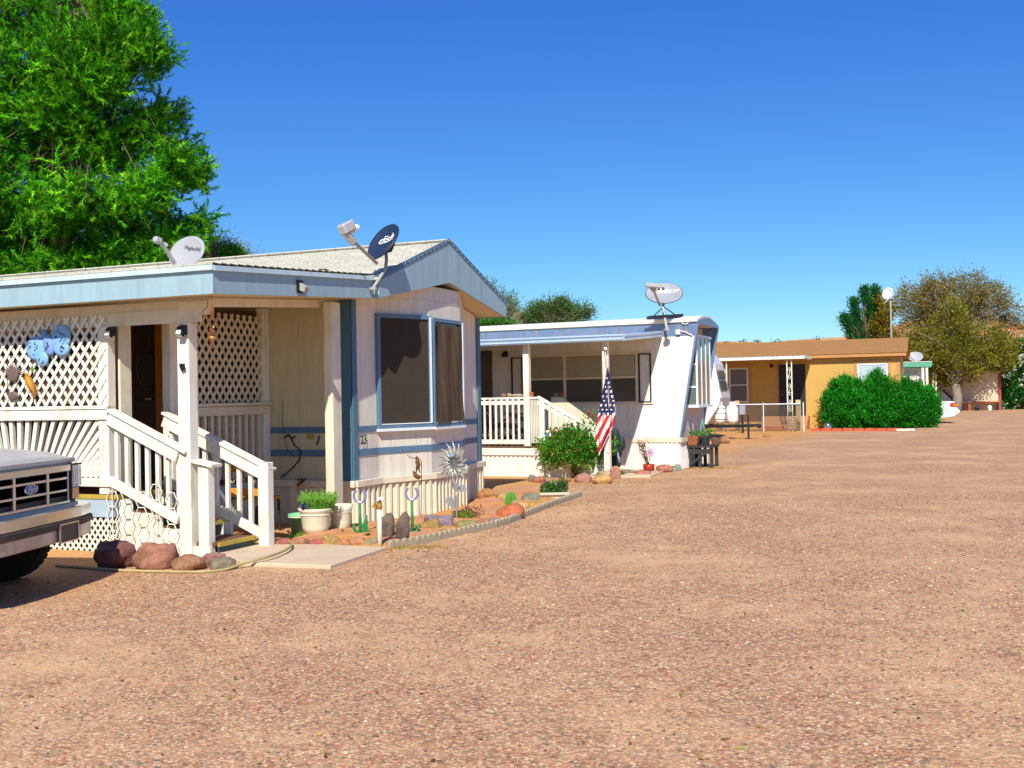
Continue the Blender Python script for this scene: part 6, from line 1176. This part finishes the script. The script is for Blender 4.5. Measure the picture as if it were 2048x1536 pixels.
# chain-link fence
ff = fthing(F3, 'chain_link_fence', 'low chain-link fence with gate and wooden end posts in front of the ochre home', 'fence', (-.5, -2.95, 0)); YF = -2.9; XR = -.44; XG = F3.y(1527, 830, YF)[0]; XL = F3.y(1475, 830, YF)[0]
gal = M['steel']
b = MB(F3); b.tube([(-6, YF, 1.08), (XR, YF, 1.08)], .022, 8); b.build('top_rail', M['frame'], ff)
for x in (XG, XR+.12): b = MB(F3); b.tube([(x, YF, 0), (x, YF, 1.14)], .022, 8); b.build('post', M['frame'], ff)
for x in (XR-.08, XL-.02): b = MB(F3); b.box(x-.09, x+.09, YF+.03, YF+.15, 0, 1.24); b.build('wooden_post', mat('pale_post', 'c8ae7c', .8, .15) if x > -1 else bpy.data.materials['pale_post'], ff)
b = MB(F3)
for sg in (1, -1):
    for i in range(-14, 62):
        x0 = -6+i*.095; z0, z1 = .03, 1.06; pa = [x0, z0]; pb = [x0+sg*(z1-z0)*.9, z1]
        lo, hi = -6, XR
        if min(pa[0], pb[0]) < lo or max(pa[0], pb[0]) > hi: 
            u = [(lo-pa[0])/(pb[0]-pa[0]), (hi-pa[0])/(pb[0]-pa[0])]; u0, u1 = max(0, min(u)), min(1, max(u))
            if u1-u0 < .03: continue
            pa, pb = [pa[0]+(pb[0]-pa[0])*u0, z0+(z1-z0)*u0], [pa[0]+(pb[0]-pa[0])*u1, z0+(z1-z0)*u1]
        b.bar((pa[0], YF, pa[1]), (pb[0], YF, pb[1]), .018, .018, (0, 1, 0))
b.build('wire_mesh', mat('mesh_wire', '5f5a50', .6, metal=.2), ff)
c = G(1486, 852); t = thing('meter_box', 'grey electric meter box on a thin post beside the propane tanks', 'meter box', G(1486, 866)); c = at(1484, 818, G(1486, 866)[1]); m = MB(); m.box(c[0]-.12, c[0]+.12, c[1]-.06, c[1]+.06, c[2]-.22, c[2]+.14); m.build('box', M['steel'], t, bevel=.01); m = MB(); m.tube([G(1486, 866), c-[0, 0, .2]], .04, 8); m.build('post', M['dark'], t)
# brick edging and silver ball
gb = 'red brick edging blocks'
a, b_ = G(1622, 862), G(1798, 862); a[1] -= 0; d = b_-a; L = np.linalg.norm(d); k = int(L/.4); brm = mat('red_brick', 'c8583c', .8, .2, 6)
for i in range(k):
    p = a+d*(i/k); fr = Fr((p[0], p[1]), -math.degrees(math.atan2(d[1], d[0]))); m = MB(fr); m.box(.01, .38, -.1, .1, 0, .1+.015*random.random()); o = m.build('edging_brick', brm, origin=p); tag(o, 'flat red edging brick in the row under the dark green hedge', 'brick', gb)
p = G(1656, 859); t = MB(); t.ball(p+[0, 0, .13], .17, 24, 14); o = t.build('gazing_ball', mat('mirror_ball', 'b8c4d8', .08, metal=.9, bump=0), origin=p, smooth=True); tag(o, 'silver mirror ball on the ground at the left foot of the hedge', 'ornament')
p = G(1810, 862); m = MB(); m.box(p[0]-.35, p[0]+.35, p[1]-.1, p[1]+.1, 0, .08); o = m.build('paving_stone', M['white'], origin=p, bevel=.02); tag(o, 'white flat block at the right end of the red bricks', 'paving stone')
# tank-top satellite dishes far off
M['dwhite'] = mat('white_enamel', 'e4e6e8', .4, .05, bump=0)
P0 = at(1783, 682, 46.5)
dish('round white satellite dish high on a thin mast above the ochre roof', at(1775, 587, 46.5), (-.75, -.55, .2), .26, .27, .06, 0, M['dwhite'], M['dwhite'], arm=(at(1776, 600, 46.4), at(1768, 606, 46)), mast=[P0, at(1781, 600, 46.5), at(1777, 590, 46.55)], mr=.04, struts=((at(1781.5, 655, 46.5), at(1770, 675, 46.9)), (at(1781.5, 655, 46.5), at(1795, 676, 46.9))))

# ------------------------------------------------------------------ white and green home, stucco house
Y4 = 54; A4 = at(1851, 835, Y4); F4 = Fr((A4[0], A4[1]), 20); h4 = fthing(F4, 'mobile_home', 'small white home with green fascia and louvred window behind the hedge', 'mobile home'); S4 = Y4/F
zt = at(1851, 735, Y4)[2]
b = MB(F4); b.box(-6, 0, 0, 3.5, 0, zt); b.build('wall', mat('white_wall', 'ecebe6', .6, .06), h4)
b = MB(F4); b.box(-6.2, .35, -.5, 3.7, zt+.03, zt+.27); b.build('fascia', mat('green_fascia', '5aa884', .6, .2, 2), h4); b = MB(F4); b.box(-6.22, .37, -.52, 3.72, zt+.272, zt+.3); b.build('roof', M['white'], h4)
c0, c1 = F4.y(1804, 760, 0), F4.y(1834, 742, 0); m = MB(F4)
for i in range(9): z = c0[2]+(c1[2]-c0[2])*i/8; m.bar((c0[0], -.03, z), (c1[0], -.03, z), .02, .06, (0, 1, .8))
m.build('louvre', M['white'], h4); m = MB(F4); m.box(c0[0], c1[0], -.012, -.002, c0[2]-.8, c1[2]); m.build('window', glass_mat('louvre_glass', '8a9aa0', .2), h4)
for px in (1846, 1854): q = F4.y(px, 760, -.4)[0]; m = MB(F4); m.box(q-.06, q+.06, -.45, -.35, 0, zt+.03); m.build('post', M['white'], h4)
dish('small tilted grey satellite dish with white feed on the green-edged roof', at(1831, 713, Y4+.5), (-.45, -.75, .5), .36, .28, .05, math.radians(-12), M['dishgrey'], M['dishgrey'], arm=(at(1829, 722, Y4+.3), at(1818, 711, Y4-.3)), head=lambda t, u, v, n: (lambda m: (m.bar(at(1814, 709, Y4-.3), at(1822, 708, Y4-.3), .14, .14), m.build('feed_head', M['white'], t)))(MB()), mast=[at(1829, 722, Y4+.5), at(1830, 716, Y4+.6)], mr=.04)
Y5 = 74; A5 = at(2003, 820, Y5); F5 = Fr((A5[0], A5[1]), 20); h5 = fthing(F5, 'house', 'cream stucco house with grey gable roof, red corner trim and dappled tree shadow', 'house'); z5 = at(2003, 737, Y5)[2]
b = MB(F5); b.box(-8, 0, 0, 5, 0, z5); b.build('wall', mat('cream_stucco', 'd8c4a4', .9, .12, 1.5, .5, 20), h5)
b = MB(F5); b.prism([(-.6, z5+.02), (2.5, z5+.9), (5.6, z5+.02), (5.6, z5+.22), (2.5, z5+1.1), (-.6, z5+.22)], 'x', -8.4, .4); b.build('roof', mat('grey_roof', 'b8b0a4', .9, .2, 3), h5)
b = MB(F5); b.box(-.18, .01, -.02, .0, 0, z5); b.build('corner_trim', mat('red_trim', 'a84838', .7), h5); b = MB(F5); b.box(-8.4, .4, -.65, -.6, z5-.12, z5+.22); b.build('fascia', mat('brown_fascia', '5a4434', .8), h5)
b = MB(F5); b.box(-7, -4.9, -.05, -.002, .5, 2.5); b.build('window', glass_mat('dark_window', '20221f', .2), h5)
pr5 = fthing(F5, 'porch', 'small shaded porch with thin white posts and stair rail on the stucco house', 'porch', (-6.2, -1.2, 0))
b = MB(F5); b.box(-8, -4.3, -2.6, -.66, z5-.35, z5-.2); b.build('awning', M['white'], pr5)
for px in (1866, 1872, 1856): q = F5.y(px, 770, -2.5)[0]; m = MB(F5); m.box(q-.05, q+.05, -2.55, -2.45, 0, z5-.35); m.build('post', M['white'], pr5)
for i in range(7): q = F5.y(1885+i*4, 800, -1.2)[0]; m = MB(F5); m.box(q-.03, q+.03, -1.25, -1.19, 0, 1.35-i*.12); m.build('baluster', M['frame'], pr5)
m = MB(F5); m.bar((F5.y(1882, 800, -1.2)[0], -1.2, 1.6), (F5.y(1912, 800, -1.2)[0], -1.2, .6), .14, .1, (0, 1, 0)); m.build('stair_rail', M['dark'], pr5)
b = MB(F5); b.box(-8, -4.5, -2.5, -.02, 0, .45); b.build('deck', M['dark'], pr5)
gf = fthing(F5, 'garden_bench', 'dark low shelf of clutter with white jars against the stucco wall', 'shelf', (-2, -.4, 0)); m = MB(F5); m.box(-4.3, -.15, -.6, -.05, .55, .62); m.build('shelf_board', M['terra'], gf)
for x in (-4.2, -2.6, -.3): m = MB(F5); m.box(x, x+.1, -.55, -.1, 0, .55); m.build('leg', M['dark'], gf)
for i, (x, h_) in enumerate(((-3.9, .5), (-3.4, .35), (-2.1, .45), (-1.6, .3), (-.8, .35), (-3.1, .9), (-2.9, 1.0))): m = MB(F5); m.lathe([(.12, 0), (.16, h_*.6), (.08, h_), (0, h_)], (x, -.75, 0), 10); o = m.build('jar', [M['dark'], M['white'], M['terra']][i % 3], origin=F5.wor(np.array([x, -.75, 0]))); tag(o, ['dark jar', 'white jar', 'brown jar'][i % 3]+' in the clutter along the foot of the stucco wall', 'jar', ['dark', 'white', 'brown'][i % 3]+' jars by the stucco wall')
a, b_ = G(2005, 819), G(2130, 814); m = MB(); m.bar(a+[0, 0, .06], b_+[0, 0, .06], .15, .12); o = m.build('kerb', M['white'], origin=a); tag(o, 'pale concrete kerb at the far edge of the gravel on the right', 'kerb')

# ------------------------------------------------------------------ sedan behind the hedge
def sedan():
    c = G(1862, 847); FC = Fr((c[0], c[1]), 14); t = fthing(FC, 'parked_car', 'white sedan with red and amber tail lamp, mostly hidden behind the hedge', 'car'); pm = mat('white_car_paint', 'dcdcd8', .25, .04, bump=0, spec=.6); W_ = 1.85
    m = MB(FC); prof = [(-4.2, .35), (-4.25, .6), (-4.1, .78), (-2.9, .92), (-2.2, .97), (.2, 1.0), (.95, .99), (1.08, .93), (1.12, .7), (1.18, .62), (1.18, .45), (1.0, .3), (.45, .22)]
    arch = [(.42+.0, .22)]+[(.38*math.cos(a), .33+.38*math.sin(a)) for a in np.linspace(-.25, math.pi+.25, 12)]+[(-.5, .2), (-2.5, .2)]+[(-2.9+.38*math.cos(a), .33+.38*math.sin(a)) for a in np.linspace(-.25, math.pi+.25, 12)]
    m.prism(prof+arch, 'y', .0, W_); m.build('body', pm, t, bevel=.04)
    m = MB(FC); V = []
    for y, ins in ((.04, 0), (.2, 1), (W_-.2, 1), (W_-.04, 0)): V += [(-2.3+ins*.75, y, .97 if not ins else 1.42), (.25-ins*.6, y, .99 if not ins else 1.42)]
    m.add([V[0], V[1], V[3], V[2], V[6], V[7], V[5], V[4]], [(0, 1, 2, 3), (4, 5, 6, 7), (3, 2, 6, 7), (1, 5, 6, 2), (0, 3, 7, 4)]); m.build('cabin', glass_mat('car_glass', '2a3034', .08), t, bevel=.03)
    for x in (0, -2.9):
        for y in (.02, W_-.24): m = MB(FC); m.lathe([(.1, 0), (.3, 0), (.33, .03), (.33, .19), (.3, .22), (.1, .22)], (x, y, .33), 28, 'y'); w_ = m.build('wheel', M['rubber'], t); m = MB(FC); m.lathe([(0, -.01), (.05, -.02), (.2, -.005), (.23, .0), (.23, .1), (0, .1)], (x, y, .33), 20, 'y'); m.build('rim', M['chrome'], w_)
    for y0, y1 in ((-.012, .35), (W_-.35, W_+.012)):
        m = MB(FC); m.box(.83, 1.128, y0, y1, .72, .93); tl = m.build('tail_lamp', mat('red_lens', 'b01a14', .2, spec=.8), t, bevel=.02); m = MB(FC); m.box(.95, 1.14, y0-.004 if y0 < 0 else y0+.1, y1-.1 if y0 < 0 else y1+.004, .79, .86); m.build('indicator', mat('amber', 'e08a1c', .2), tl)
    m = MB(FC); m.box(1.0, 1.24, -.0, W_, .42, .62); m.build('bumper', pm, t, bevel=.05)
sedan()

# ------------------------------------------------------------------ trees and shrubs
def tree(name, label, base, lobes, leaf, wd, cols, per, clump, trunk_r=.15, cat='tree', bark='bark', limbs=30, shape='quad', mt='leaf', group=None, upbias=.3, fork=.25, droop=0, twig=.012, extra_twigs=0, spread=.45, seed=1, shell=.35, limb=.38, cvar=.25, feather=0):
    """lobes: (centre, radii, number of leaf clumps)"""
    random.seed(seed); base = np.array(base, float); t = thing(name, label, cat, base, 0, group); Cn = []
    for c, r, n in lobes:
        c = np.array(c); r = np.array(r); d = rng.normal(size=(n, 3)); d /= np.linalg.norm(d, axis=1)[:, None]; rr = (shell+(1-shell)*rng.random(n)**.7)
        Cn.append(c+d*rr[:, None]*r*(1+.16*np.sin(d[:, :1]*9+d[:, 2:]*7)))
    Cn = np.concatenate(Cn); top = max(c[2] for c, _, _ in lobes); ctr = np.mean([c for c, _, _ in lobes], 0); zf = base[2]+(top-base[2])*fork
    m = MB(); f = np.array([base[0]+(ctr[0]-base[0])*.3, base[1]+(ctr[1]-base[1])*.3, zf]); m.tube([base-[0, 0, .1], (base+f)/2+[trunk_r*.5, 0, 0], f], [trunk_r*1.25, trunk_r, trunk_r*.85], 10)
    m.tube([f, (f+ctr)/2+[trunk_r, 0, 0], [ctr[0], ctr[1], top]], [trunk_r*.85, trunk_r*.6, trunk_r*.2], 8); m.build('trunk', M[bark], t, smooth=True); m = MB()
    for i in rng.integers(0, len(Cn), limbs):
        q = Cn[i]; u = random.random()*.7; s = f+(np.array([ctr[0], ctr[1], top])-f)*u; mid = s+(q-s)*.5+rng.normal(size=3)*.12*np.linalg.norm(q-s)*.6+[0, 0, .1*np.linalg.norm(q-s)]
        m.tube([s, mid, q], [trunk_r*limb, trunk_r*limb*.5, twig], 5)
    for i in rng.integers(0, len(Cn), extra_twigs):
        q = Cn[i]; d = (q-ctr); d /= np.linalg.norm(d); a = q-d*clump*2+rng.normal(size=3)*clump*.5; m.tube([a, q, q+d*clump+rng.normal(size=3)*clump*.6], [twig*1.6, twig, twig*.4], 4)
    m.build('branches', M[bark], t); n = len(Cn)
    if feather:
        B = feather; K = per; out = (Cn-ctr)/np.linalg.norm(Cn-ctr, axis=1)[:, None]; st = Cn[:, None]+np.clip(rng.normal(size=(n, B, 3)), -1.6, 1.6)*clump*.62
        d = out[:, None]*.55+rng.normal(size=(n, B, 3))*.6; d[..., 2] += .12; d /= np.linalg.norm(d, axis=2)[..., None]; u = rng.random((n, B, K, 1))**.8; Lb = clump*rng.uniform(.7, 1.3, (n, B, 1, 1))
        P = st[:, :, None]+d[:, :, None]*u*Lb; P[..., 2] += (u[..., 0]**2)*.05; D = d[:, :, None]*.75+rng.normal(size=(n, B, K, 3))*.5; D[..., 2] += .12
        tone = rng.uniform(1-cvar, 1+cvar, (n, 1, 1, 1))*rng.uniform(.75, 1.3, (n, B, 1, 1)); col = pick(n*B, cols, .15).reshape(n, B, 1, 3)*tone*np.ones((1, 1, K, 1)); N_ = n*B*K
        cloud('crown', M[mt], t, P.reshape(-1, 3), D.reshape(-1, 3), leaf*rng.uniform(.7, 1.2, N_), wd, np.clip(col.reshape(-1, 3), 0, 1), shape); return t
    sz = rng.uniform(.6, 1.35, n); off = rng.normal(size=(n, per, 3))*spread; P = Cn[:, None]+off*(clump*sz)[:, None, None]; out = (Cn-ctr)/np.linalg.norm(Cn-ctr, axis=1)[:, None]
    D = off*.8+out[:, None]*.5+rng.normal(size=off.shape)*.5; D[..., 2] += upbias; D[..., 2] -= droop
    col = pick(n*per, cols, .2)*np.repeat(rng.uniform(1-cvar, 1+cvar, n), per)[:, None]
    cloud('crown', M[mt], t, P.reshape(-1, 3), D.reshape(-1, 3), leaf*rng.uniform(.6, 1.3, n*per), wd, np.clip(col, 0, 1), shape); return t
# the big pine behind the first home
def pine():
    Y = 25.; s = Y/F; cx = 40; base = G(cx, 808+1.6/s); base = np.array([at(cx, 700, Y)[0], Y, 0]); lob = []
    def px2(x, y, dy=0): return at(x, y, Y+dy)
    spec = [(-60, -330, 110, 70, 50), (60, -260, 130, 90, 70), (-100, -150, 160, 110, 90), (120, -130, 130, 90, 80), (230, -40, 75, 55, 40), (40, 10, 170, 110, 150), (250, 50, 72, 52, 60), (295, 112, 58, 44, 44), (180, 120, 110, 70, 90), (20, 170, 150, 90, 120), (215, 175, 72, 38, 40), (140, 225, 90, 50, 60),
            (-120, 100, 170, 140, 120), (300, 262, 54, 32, 36), (342, 236, 22, 18, 12), (220, 290, 100, 55, 80), (345, 330, 42, 36, 34), (388, 345, 28, 26, 20), (80, 300, 150, 80, 130), (300, 385, 60, 32, 44), (200, 400, 130, 60, 100), (-80, 350, 170, 130, 120), (60, 430, 150, 70, 120), (400, 458, 32, 15, 14), (350, 472, 48, 24, 30), (270, 480, 90, 36, 64), (120, 510, 160, 46, 130), (-60, 520, 150, 60, 90), (225, 535, 90, 28, 50), (340, 512, 50, 20, 24), (376, 300, 16, 14, 6), (230, 20, 70, 40, 30), (150, 542, 120, 30, 70), (40, 550, 130, 34, 80), (250, 520, 70, 26, 40)]
    for x, y, a, b, n in spec: lob.append((px2(x-10, y, ((x*7+y) % 7-3)*.35), (max(a-22, 5)*s, min(a, 110)*s*1.0, max(b-16, 6)*s), int(n*(.3 if y < -60 else .9))))
    tree('pine_tree', 'huge bright green feathery pine towering behind the beige home at the left', base, lob, .12, .026, ['3f8f0c', '5cac14', '2c6e0a', '84c820', '4f9c10'], 32, .34, .34, limbs=60, shape='tri', mt='leaf', upbias=.25, droop=.1, extra_twigs=260, twig=.01, seed=2, spread=.5, shell=.45, limb=.1, cvar=.45, feather=11)
pine()
Y = 73.5; s = Y/F
def L(x, y, a, b, n, dy=0, c=1.0, Yq=None, dep=1): yy = Yq or Y; k = yy/F; return (at(x, y, yy+dy), (a*k, max(a, b)*k*dep, b*k), n)
b0 = G(1912, 823)
tree('mesquite_tree', 'wide brown-green mesquite tree with wispy top in front of the stucco house', b0, [L(1915, 712, 84, 36, 230), L(1850, 700, 62, 42, 120), L(1965, 690, 66, 36, 110), L(1905, 645, 30, 52, 100), L(1895, 750, 44, 18, 46), L(2000, 715, 30, 30, 24), L(1830, 725, 26, 28, 20)], .2, .085, ['8a822a', '9c902c', '727420', '908830', '5f7020'], 62, .55, .3, limbs=90, bark='barklight', twig=.03, seed=4, fork=.32, extra_twigs=60)
tree('bare_mesquite_tree', 'thin nearly leafless tree with rusty twigs rising behind the brown-green mesquite', at(1880, 812, 80)*[1, 1, 0], [L(1905, 585, 105, 34, 190, Yq=80), L(1830, 615, 40, 40, 60, Yq=80), L(1980, 615, 55, 28, 60, Yq=80), L(1900, 640, 90, 36, 60, Yq=80), L(2020, 640, 28, 18, 20, Yq=80)], .2, .07, ['8a7c30', '96882e', '747630', '867030'], 46, .6, .22, limbs=170, bark='barklight', twig=.02, seed=6, extra_twigs=260)
b1 = at(1738, 815, 72)*[1, 1, 0]
def col_(tip, foot, r, n, Yq=72, k=5):
    out = []
    for i in range(k): u = i/(k-1); x = tip[0]+(foot[0]-tip[0])*u; y = tip[1]+(foot[1]-tip[1])*u; out.append(L(x, y, r*(.45+.7*u), (foot[1]-tip[1])/k*.75, n, Yq=Yq))
    return out
tree('juniper_tree', 'dark green juniper with upright pointed limbs behind the ochre roof', b1, col_((1690, 638), (1716, 690), 7, 14)+col_((1708, 606), (1722, 690), 7, 16)+col_((1729, 584), (1738, 668), 8, 14)+col_((1750, 588), (1757, 690), 13, 24)+[L(1730, 690, 34, 14, 60, Yq=72)], .15, .06, ['1f6424', '2a7a2c', '174f1c'], 60, .35, .3, limbs=50, seed=7, upbias=.8)
tree('ochre_leaved_tree', 'yellowish-brown narrow tree standing against the right side of the dark juniper', at(1772, 812, 71)*[1, 1, 0], [L(1768, 620, 12, 32, 30, Yq=71), L(1764, 665, 18, 28, 40, Yq=71), L(1785, 690, 16, 18, 24, Yq=71)], .22, .09, ['8a7a24', '6f6a20', '9a8428'], 46, .4, .16, limbs=24, seed=8)
tree('flowering_bush', 'tall dark green oleander dotted with white flowers at the right edge', G(2045, 818), [L(2050, 720, 52, 42, 150, Yq=76), L(2030, 770, 38, 44, 110, Yq=76), L(2080, 770, 50, 50, 100, Yq=76), L(2010, 800, 22, 20, 40, Yq=76)], .2, .08, ['1f5a1c', '2c7a24', '3c8a2c', '174818'], 60, .4, .14, cat='bush', limbs=40, seed=9)
fl = bpy.data.objects['flowering_bush']; K = 150; P = []
for (x, y, a, b, n) in ((2045, 715, 50, 40, 90), (2030, 770, 36, 40, 40), (2010, 808, 20, 10, 20)):
    d = rng.normal(size=(n, 3)); d /= np.linalg.norm(d, axis=1)[:, None]; d[:, 1] = -abs(d[:, 1]); P.append(at(x, y, 76)+d*[a*76/F, a*76/F, b*76/F])
P = np.repeat(np.concatenate(P), 8, 0); cloud('blossoms', M['leaf'], fl, P+rng.normal(size=P.shape)*.05, rng.normal(size=P.shape), .14, .1, pick(len(P), ['f0f0ea'], .05), 'quad')
tree('small_bush', 'low leafy bush at the foot of the white-flowered oleander', G(1998, 818)+[0, 1.5, 0], [L(1992, 800, 16, 16, 50, Yq=76)], .18, .08, ['2c6a24', '3c8a2c'], 40, .35, .06, cat='bush', limbs=10, seed=12)
# hedge: four trimmed arborvitae grown together
hb = 'hedge bushes in front of the ochre home'; Yh = 43.6
for i, (x, y, a, b, tips, lb) in enumerate([(1695, 806, 46, 48, [(1672, 762), (1692, 757), (1713, 762)], 'leftmost thick green arborvitae bush of the hedge, below the white framed window edge'), (1757, 806, 42, 47, [(1752, 745), (1766, 757), (1738, 764)], 'tall middle arborvitae bush of the hedge with a pointed tuft under the window'),
    (1806, 808, 40, 44, [(1790, 757), (1812, 760), (1825, 768)], 'third arborvitae bush of the hedge, before the white and green home'), (1846, 812, 27, 36, [(1838, 770), (1858, 778)], 'smallest rounded bush at the right end of the hedge, beside the white car')]):
    tree('hedge_bush', lb, at(x, 859, Yh)*[1, 1, 0], [L(x, y+12, a*.96, b*.79, 330, Yq=Yh, dep=.8), L(x, y+14, a*.96, b*.62, 120, Yq=Yh, dep=.8)]+[L(px, py+14, 8, 14, 26, Yq=Yh) for px, py in tips]+[L(x-a*.45, y-b*.14, a*.5, b*.48, 90, Yq=Yh), L(x+a*.45, y-b*.12, a*.5, b*.48, 90, Yq=Yh)], .085, .04, ['187a12', '24921a', '115a0c', '38a426'], 100, .21, .08, cat='bush', limbs=20, seed=20+i, group=hb, upbias=.9, mt='leafd', fork=.1, twig=.01, shell=.62, cvar=.45)
# shrubs behind the homes
tree('bare_shrub', 'tall twiggy grey-brown shrub with a green patch behind the shingled roof', at(450, 800, 30)*[1, 1, 0], [L(455, 512, 60, 24, 130, Yq=30), L(430, 496, 26, 10, 30, Yq=30)], .09, .03, ['8a7a50', '7a6a44', '9a8a5c'], 10, .3, .1, cat='shrub', limbs=120, bark='barklight', twig=.008, extra_twigs=420, seed=31)
tree('green_shrub', 'rounded bright green shrub just behind the shingled roof ridge', at(462, 800, 29)*[1, 1, 0], [L(463, 515, 24, 14, 70, Yq=29)], .1, .04, ['4f9a24', '3c8a20'], 60, .18, .06, cat='shrub', limbs=14, seed=32)
tree('desert_willow', 'grey-green feathery sparse tree behind the gable of the beige home', at(975, 800, 38)*[1, 1, 0], [L(968, 590, 24, 38, 44, Yq=38), L(1000, 620, 34, 26, 60, Yq=38), L(975, 640, 40, 22, 90, Yq=38)], .16, .03, ['6a8a4a', '7a8f5a', '54783a'], 34, .34, .12, limbs=90, bark='barklight', twig=.012, extra_twigs=220, seed=33)
tree('acacia_tree', 'broad grey-green bushy tree rising over the flat roof of the white home', at(1120, 800, 42)*[1, 1, 0], [L(1080, 622, 26, 14, 50, Yq=42), L(1120, 614, 26, 14, 56, Yq=42), L(1163, 626, 22, 10, 36, Yq=42), L(1060, 636, 20, 10, 30, Yq=42), L(1110, 642, 56, 12, 50, Yq=42)], .12, .035, ['4f7a34', '3f6a2c', '6a8a44', '7a8a50'], 50, .3, .16, limbs=80, twig=.014, extra_twigs=140, seed=34)
tree('mid_shrub', 'low green shrubs closing the gap between the beige and white homes', at(990, 800, 36)*[1, 1, 0], [L(985, 655, 50, 10, 70, Yq=36)], .12, .05, ['4f8a2c', '3c7a24'], 50, .25, .08, cat='shrub', limbs=20, seed=35)

def litter():
    P = []
    for x0, x1, y0, y1, n in ((1640, 1880, 858, 864, 420), (60, 1900, 1180, 1530, 70), (1090, 1300, 958, 972, 160), (560, 960, 1096, 1110, 60)):
        for _ in range(n): P.append(G(random.uniform(x0, x1), random.uniform(y0, y1))+[0, 0, .008])
    P = np.array(P); n = len(P); D = rng.normal(size=(n, 3)); D[:, 2] = .12; tag(cloud('leaf_litter', M['leafd'], None, P, D, rng.uniform(.02, .045, n), .018, pick(n, ['8a6a34', 'b0903c', '6a4a28', 'a8a83c']), 'quad'), 'scattered dry leaves on the gravel and under the hedge', 'leaves', kind='stuff')
litter()
